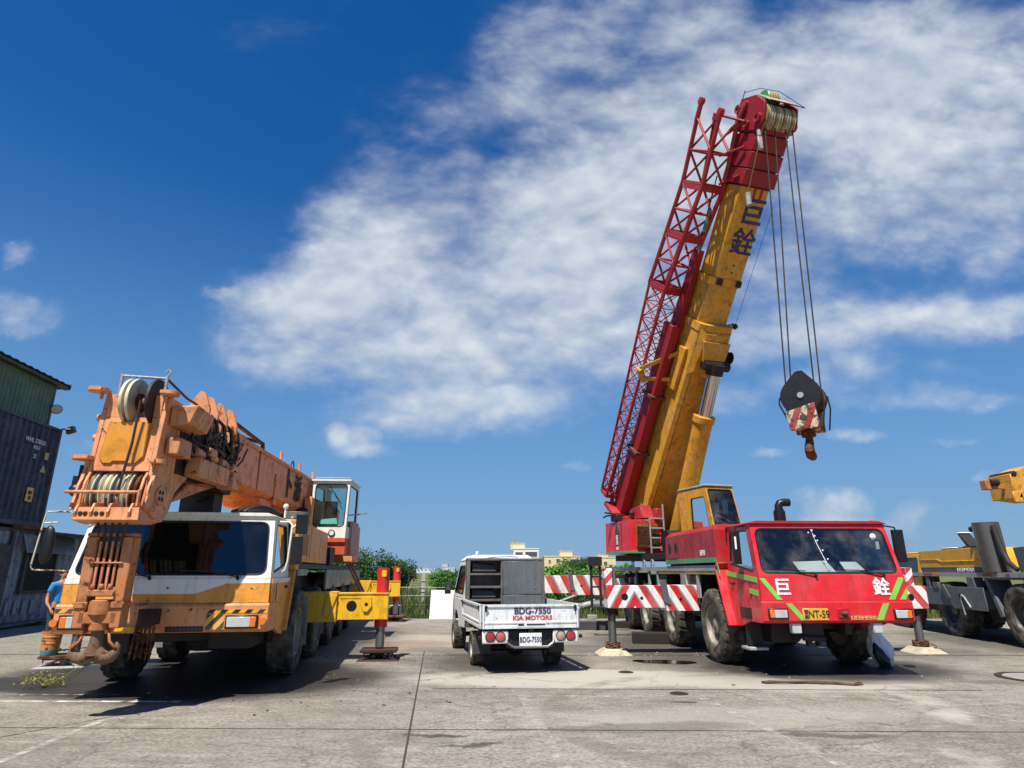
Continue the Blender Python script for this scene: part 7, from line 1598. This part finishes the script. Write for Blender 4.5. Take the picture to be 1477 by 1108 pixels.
# sacks by the red crane's front wheel
SK = thing('sack', (7.0, 12.62, 0), 15, 'white and black plastic sack slumped against the front tyre of the red crane', 'sack')
def sackmesh(mat, nm, sz, off, seed):
    bm = bmesh.new(); bmesh.ops.create_icosphere(bm, subdivisions=4, radius=1)
    for v in bm.verts:
        c = v.co.copy(); t = (c.z + 1) / 2
        k = 1 - .62 * t ** 1.4; f = 1 + .26 * mnoise.noise(c * 1.8 + Vector((seed, 0, 0))) + .20 * abs(mnoise.noise(Vector((c.x * 6, c.y * 6, c.z * 2.2)) + Vector((0, seed, 0)))) + .10 * abs(mnoise.noise(c * 13))
        v.co = Vector((c.x * sz[0] * k * f + off[0] - .16 * t, c.y * sz[1] * k * f + off[1], max(0.0, (c.z * .5 + .46) * sz[2] * (1 + .06 * mnoise.noise(c * 3)))))
    me = bpy.data.meshes.new(nm); bm.to_mesh(me); bm.free(); me.materials.append(mat); me.polygons.foreach_set('use_smooth', [True] * len(me.polygons))
    o = bpy.data.objects.new(nm, me); COL.objects.link(o); o.parent = SK
sackmesh(M_sackw, 'white_bag', (.23, .19, .80), (-.03, .02), 2); sackmesh(M_sackb, 'black_bag', (.13, .10, .44), (-.06, -.15), 5)
# strap on the ground
ST = thing('tow_strap', (4.7, 10.72, 0), 0, 'long rust-brown lashing strap lying on the concrete in front of the red crane', 'strap')
q = MB(); q.tube([(-.75, .08, .02), (-.6, .16, .02), (-.3, .09, .016), (.0, .04, .018), (.35, -.03, .016), (.62, -.14, .016), (.45, -.07, .03), (.1, .07, .028), (-.35, .02, .03), (-.72, .05, .02)], .017, 8); q.done('strap', M_straprust, ST)
q = MB(); q.tube([(.62, -.12, .02), (.72, -.16, .03), (.70, -.10, .05), (.62, -.11, .03)], .014, 6); q.done('hook', M_rust, ST)
# manhole frame, flat lid
MH = thing('manhole_cover', (8.75, 11.3, 0), 0, 'round rusty manhole cover at the right edge of the yard', 'manhole cover')
q = MB(); q.lathe([(.62, .003), (.62, .016), (.52, .018), (.52, .003)], (0, 0, 0), (0, 0, 1), 40, closed=True); q.done('frame', M_timberrust, MH)
q = MB(); q.lathe([(0, .012), (.51, .012), (.515, .003)], (0, 0, 0), (0, 0, 1), 40); q.done('lid', M_stone, MH)
for (x, y, lab) in ((2.0, 10.35 + 1.6, 'small dark flattened disc on the pale concrete strip'), (2.42, 9.95, 'small round dark disc on the concrete near the joint')):
    T = thing('scrap_disc', (x, y, 0), 20 * x, lab, 'disc'); q = MB(); q.lathe([(0, .012), (.10, .013), (.13, .006), (.135, .002)], (0, 0, 0), (0, 0, 1), 22); q.done('disc', M_timber, T)
rng = random.Random(4)
V, F = [], []
for i in range(420):
    x = rng.uniform(-9, 9); y = rng.uniform(6, 22) if i % 3 else rng.gauss(14.2, .15); s = rng.uniform(.008, .026) * (1.6 if i % 17 == 0 else 1); b = len(V)
    for k in range(5): V.append((x + s * math.cos(k * 1.26 + i) * rng.uniform(.7, 1.3), y + s * math.sin(k * 1.26 + i) * rng.uniform(.7, 1.3), .003))
    V.append((x, y, .003 + s * .6)); F += [(b + k, b + (k + 1) % 5, b + 5) for k in range(5)]
me = bpy.data.meshes.new('gravel'); me.from_pydata(V, [], F); me.materials.append(M_stone); o = bpy.data.objects.new('gravel', me); COL.objects.link(o)
tag(o, 'loose grit and small stones scattered over the concrete', 'gravel', None, 'stuff')
# dead leaves and scraps blown over the yard
rng = random.Random(12); V, F = [], []
for i in range(130):
    x = rng.gauss(-3.2, 1.6) if i % 2 else rng.uniform(-8, 8); y = rng.gauss(10.2, .9) if i % 2 else rng.uniform(7, 20); s = rng.uniform(.015, .05); a = rng.uniform(0, 6.28); b = len(V)
    for k, (u, v, w) in enumerate(((-1, 0, .0), (0, .5, .25), (1, 0, .1), (0, -.5, .3))): V.append((x + s * (u * math.cos(a) - v * math.sin(a)), y + s * (u * math.sin(a) + v * math.cos(a)), .006 + s * w))
    F.append((b, b + 1, b + 2, b + 3))
me = bpy.data.meshes.new('dead_leaves'); me.from_pydata(V, [], F); me.materials.append(leafmat('dead leaves', '6b4a2a', '8a6a3a', '4a3320')); o = bpy.data.objects.new('dead_leaves', me); COL.objects.link(o)
tag(o, 'dead leaves and small scraps blown across the concrete', 'leaves', None, 'stuff')
# ================================================================ PERSON
PS = thing('person', (-10.22, 14.9, 0), -65, 'person in a blue short-sleeved shirt and dark trousers standing beside the orange crane cab', 'person')
def skinned(nm, mat, verts, edges, root=0, sub=2, parent=PS):
    """verts = (x, y, z, radius); one vertex per joint, grown with a Skin modifier"""
    me = bpy.data.meshes.new(nm); me.from_pydata([v[:3] for v in verts], edges, []); me.materials.append(mat)
    o = bpy.data.objects.new(nm, me); COL.objects.link(o); o.parent = parent
    s = o.modifiers.new('skin', 'SKIN'); s.use_smooth_shade = True
    for i, v in enumerate(verts):
        d = me.skin_vertices[0].data[i]; r = v[3]; d.radius = r if isinstance(r, tuple) else (r, r); d.use_root = i == root
    b = o.modifiers.new('sub', 'SUBSURF'); b.levels = sub; b.render_levels = sub
    return o
def build_person():
    # faces -y in its own frame
    V = [(0, 0, .95, (.14, .10)), (0, 0, 1.12, (.13, .095)), (0, 0, 1.32, (.155, .11)), (0, .0, 1.44, (.10, .08)), (0, .0, 1.50, .055), (0, -.01, 1.56, .065), (0, -.015, 1.62, (.075, .092)), (0, -.01, 1.69, (.062, .075)), (0, -.005, 1.725, .03)]
    E = [(i, i + 1) for i in range(8)]
    def chain(st, pts):
        p = st
        for q in pts: V.append(q); E.append((p, len(V) - 1)); p = len(V) - 1
        return p
    for s in (-1, 1):
        chain(0, [(s * .10, 0, .86, .088), (s * .105, -.02, .50, .058), (s * .11, .02, .28, .052), (s * .11, .02, .09, .036), (s * .125, -.10, .035, .034), (s * .13, -.17, .03, .022)])
        h = chain(3, [(s * .17, 0, 1.41, .06), (s * .235, .05, 1.16, .043), (s * .27, -.02, 1.03, .036), (s * .25, -.12, .93, .026), (s * .245, -.17, .885, (.034, .018))])
        for k, (dx, L) in enumerate(((-.026, .070), (-.009, .080), (.009, .076), (.026, .060))):
            chain(h, [(s * (.245 + dx), -.205, .855, .0095), (s * (.245 + dx) - s * .006, -.205 - L * .35, .855 - L * .5, .0085), (s * (.245 + dx) - s * .014, -.20 - L * .4, .855 - L, .007)])
        chain(h, [(s * .21, -.165, .87, .011), (s * .195, -.19, .84, .009)])
    skinned('body', M_skin, V, E)
    T = [(0, 0, .90, (.165, .125)), (0, 0, 1.10, (.155, .12)), (0, 0, 1.32, (.18, .13)), (0, 0, 1.43, (.115, .095)), (0, 0, 1.475, .072)]
    Et = [(0, 1), (1, 2), (2, 3), (3, 4)]
    for s in (-1, 1):
        T += [(s * .175, 0, 1.405, .082), (s * .22, .035, 1.22, .07)]; n = len(T); Et += [(3, n - 2), (n - 2, n - 1)]
    skinned('shirt', M_shirt, T, Et)
    Tr = [(0, 0, .94, (.155, .115))]; Et = []
    for s in (-1, 1):
        Tr += [(s * .10, 0, .84, .105), (s * .105, -.02, .50, .076), (s * .11, .015, .28, .07), (s * .11, .02, .10, .062)]; n = len(Tr); Et += [(0, n - 4), (n - 4, n - 3), (n - 3, n - 2), (n - 2, n - 1)]
    skinned('trousers', M_trouser, Tr, Et)
    for s in (-1, 1):
        skinned('shoe', M_black, [(s * .11, .04, .045, .048), (s * .12, -.08, .04, .046), (s * .13, -.18, .03, .032)], [(0, 1), (1, 2)])
    h = MB(); h.ball((0, .012, 1.67), .088, 10, (.92, 1.08, .88)); h.ball((0, .05, 1.60), .07, 8, (.9, .7, 1)); h.done('hair', M_black, PS)
    f = MB(); f.hexa([(-.012, -.10, 1.59), (.012, -.10, 1.59), (.012, -.12, 1.592), (-.012, -.12, 1.592)], [(-.008, -.09, 1.635), (.008, -.09, 1.635), (.006, -.10, 1.635), (-.006, -.10, 1.635)])
    for s in (-1, 1): f.ball((s * .078, .0, 1.62), .02, 6, (.4, .8, 1.4))
    f.m = 1
    for s in (-1, 1): f.ball((s * .03, -.094, 1.635), .011, 6)
    f.box(-.022, .022, -.100, -.092, 1.562, 1.568)
    f.done('face', [M_skin, M_black], PS, bev=.004)
    f = MB(); f.lathe([(.074, 0), (.076, .012), (.070, .02), (.066, .005)], (.225, .04, 1.195), (.18, .15, -1), 16, closed=True); f.done('sleeve_trim', M_tape, PS)
build_person()
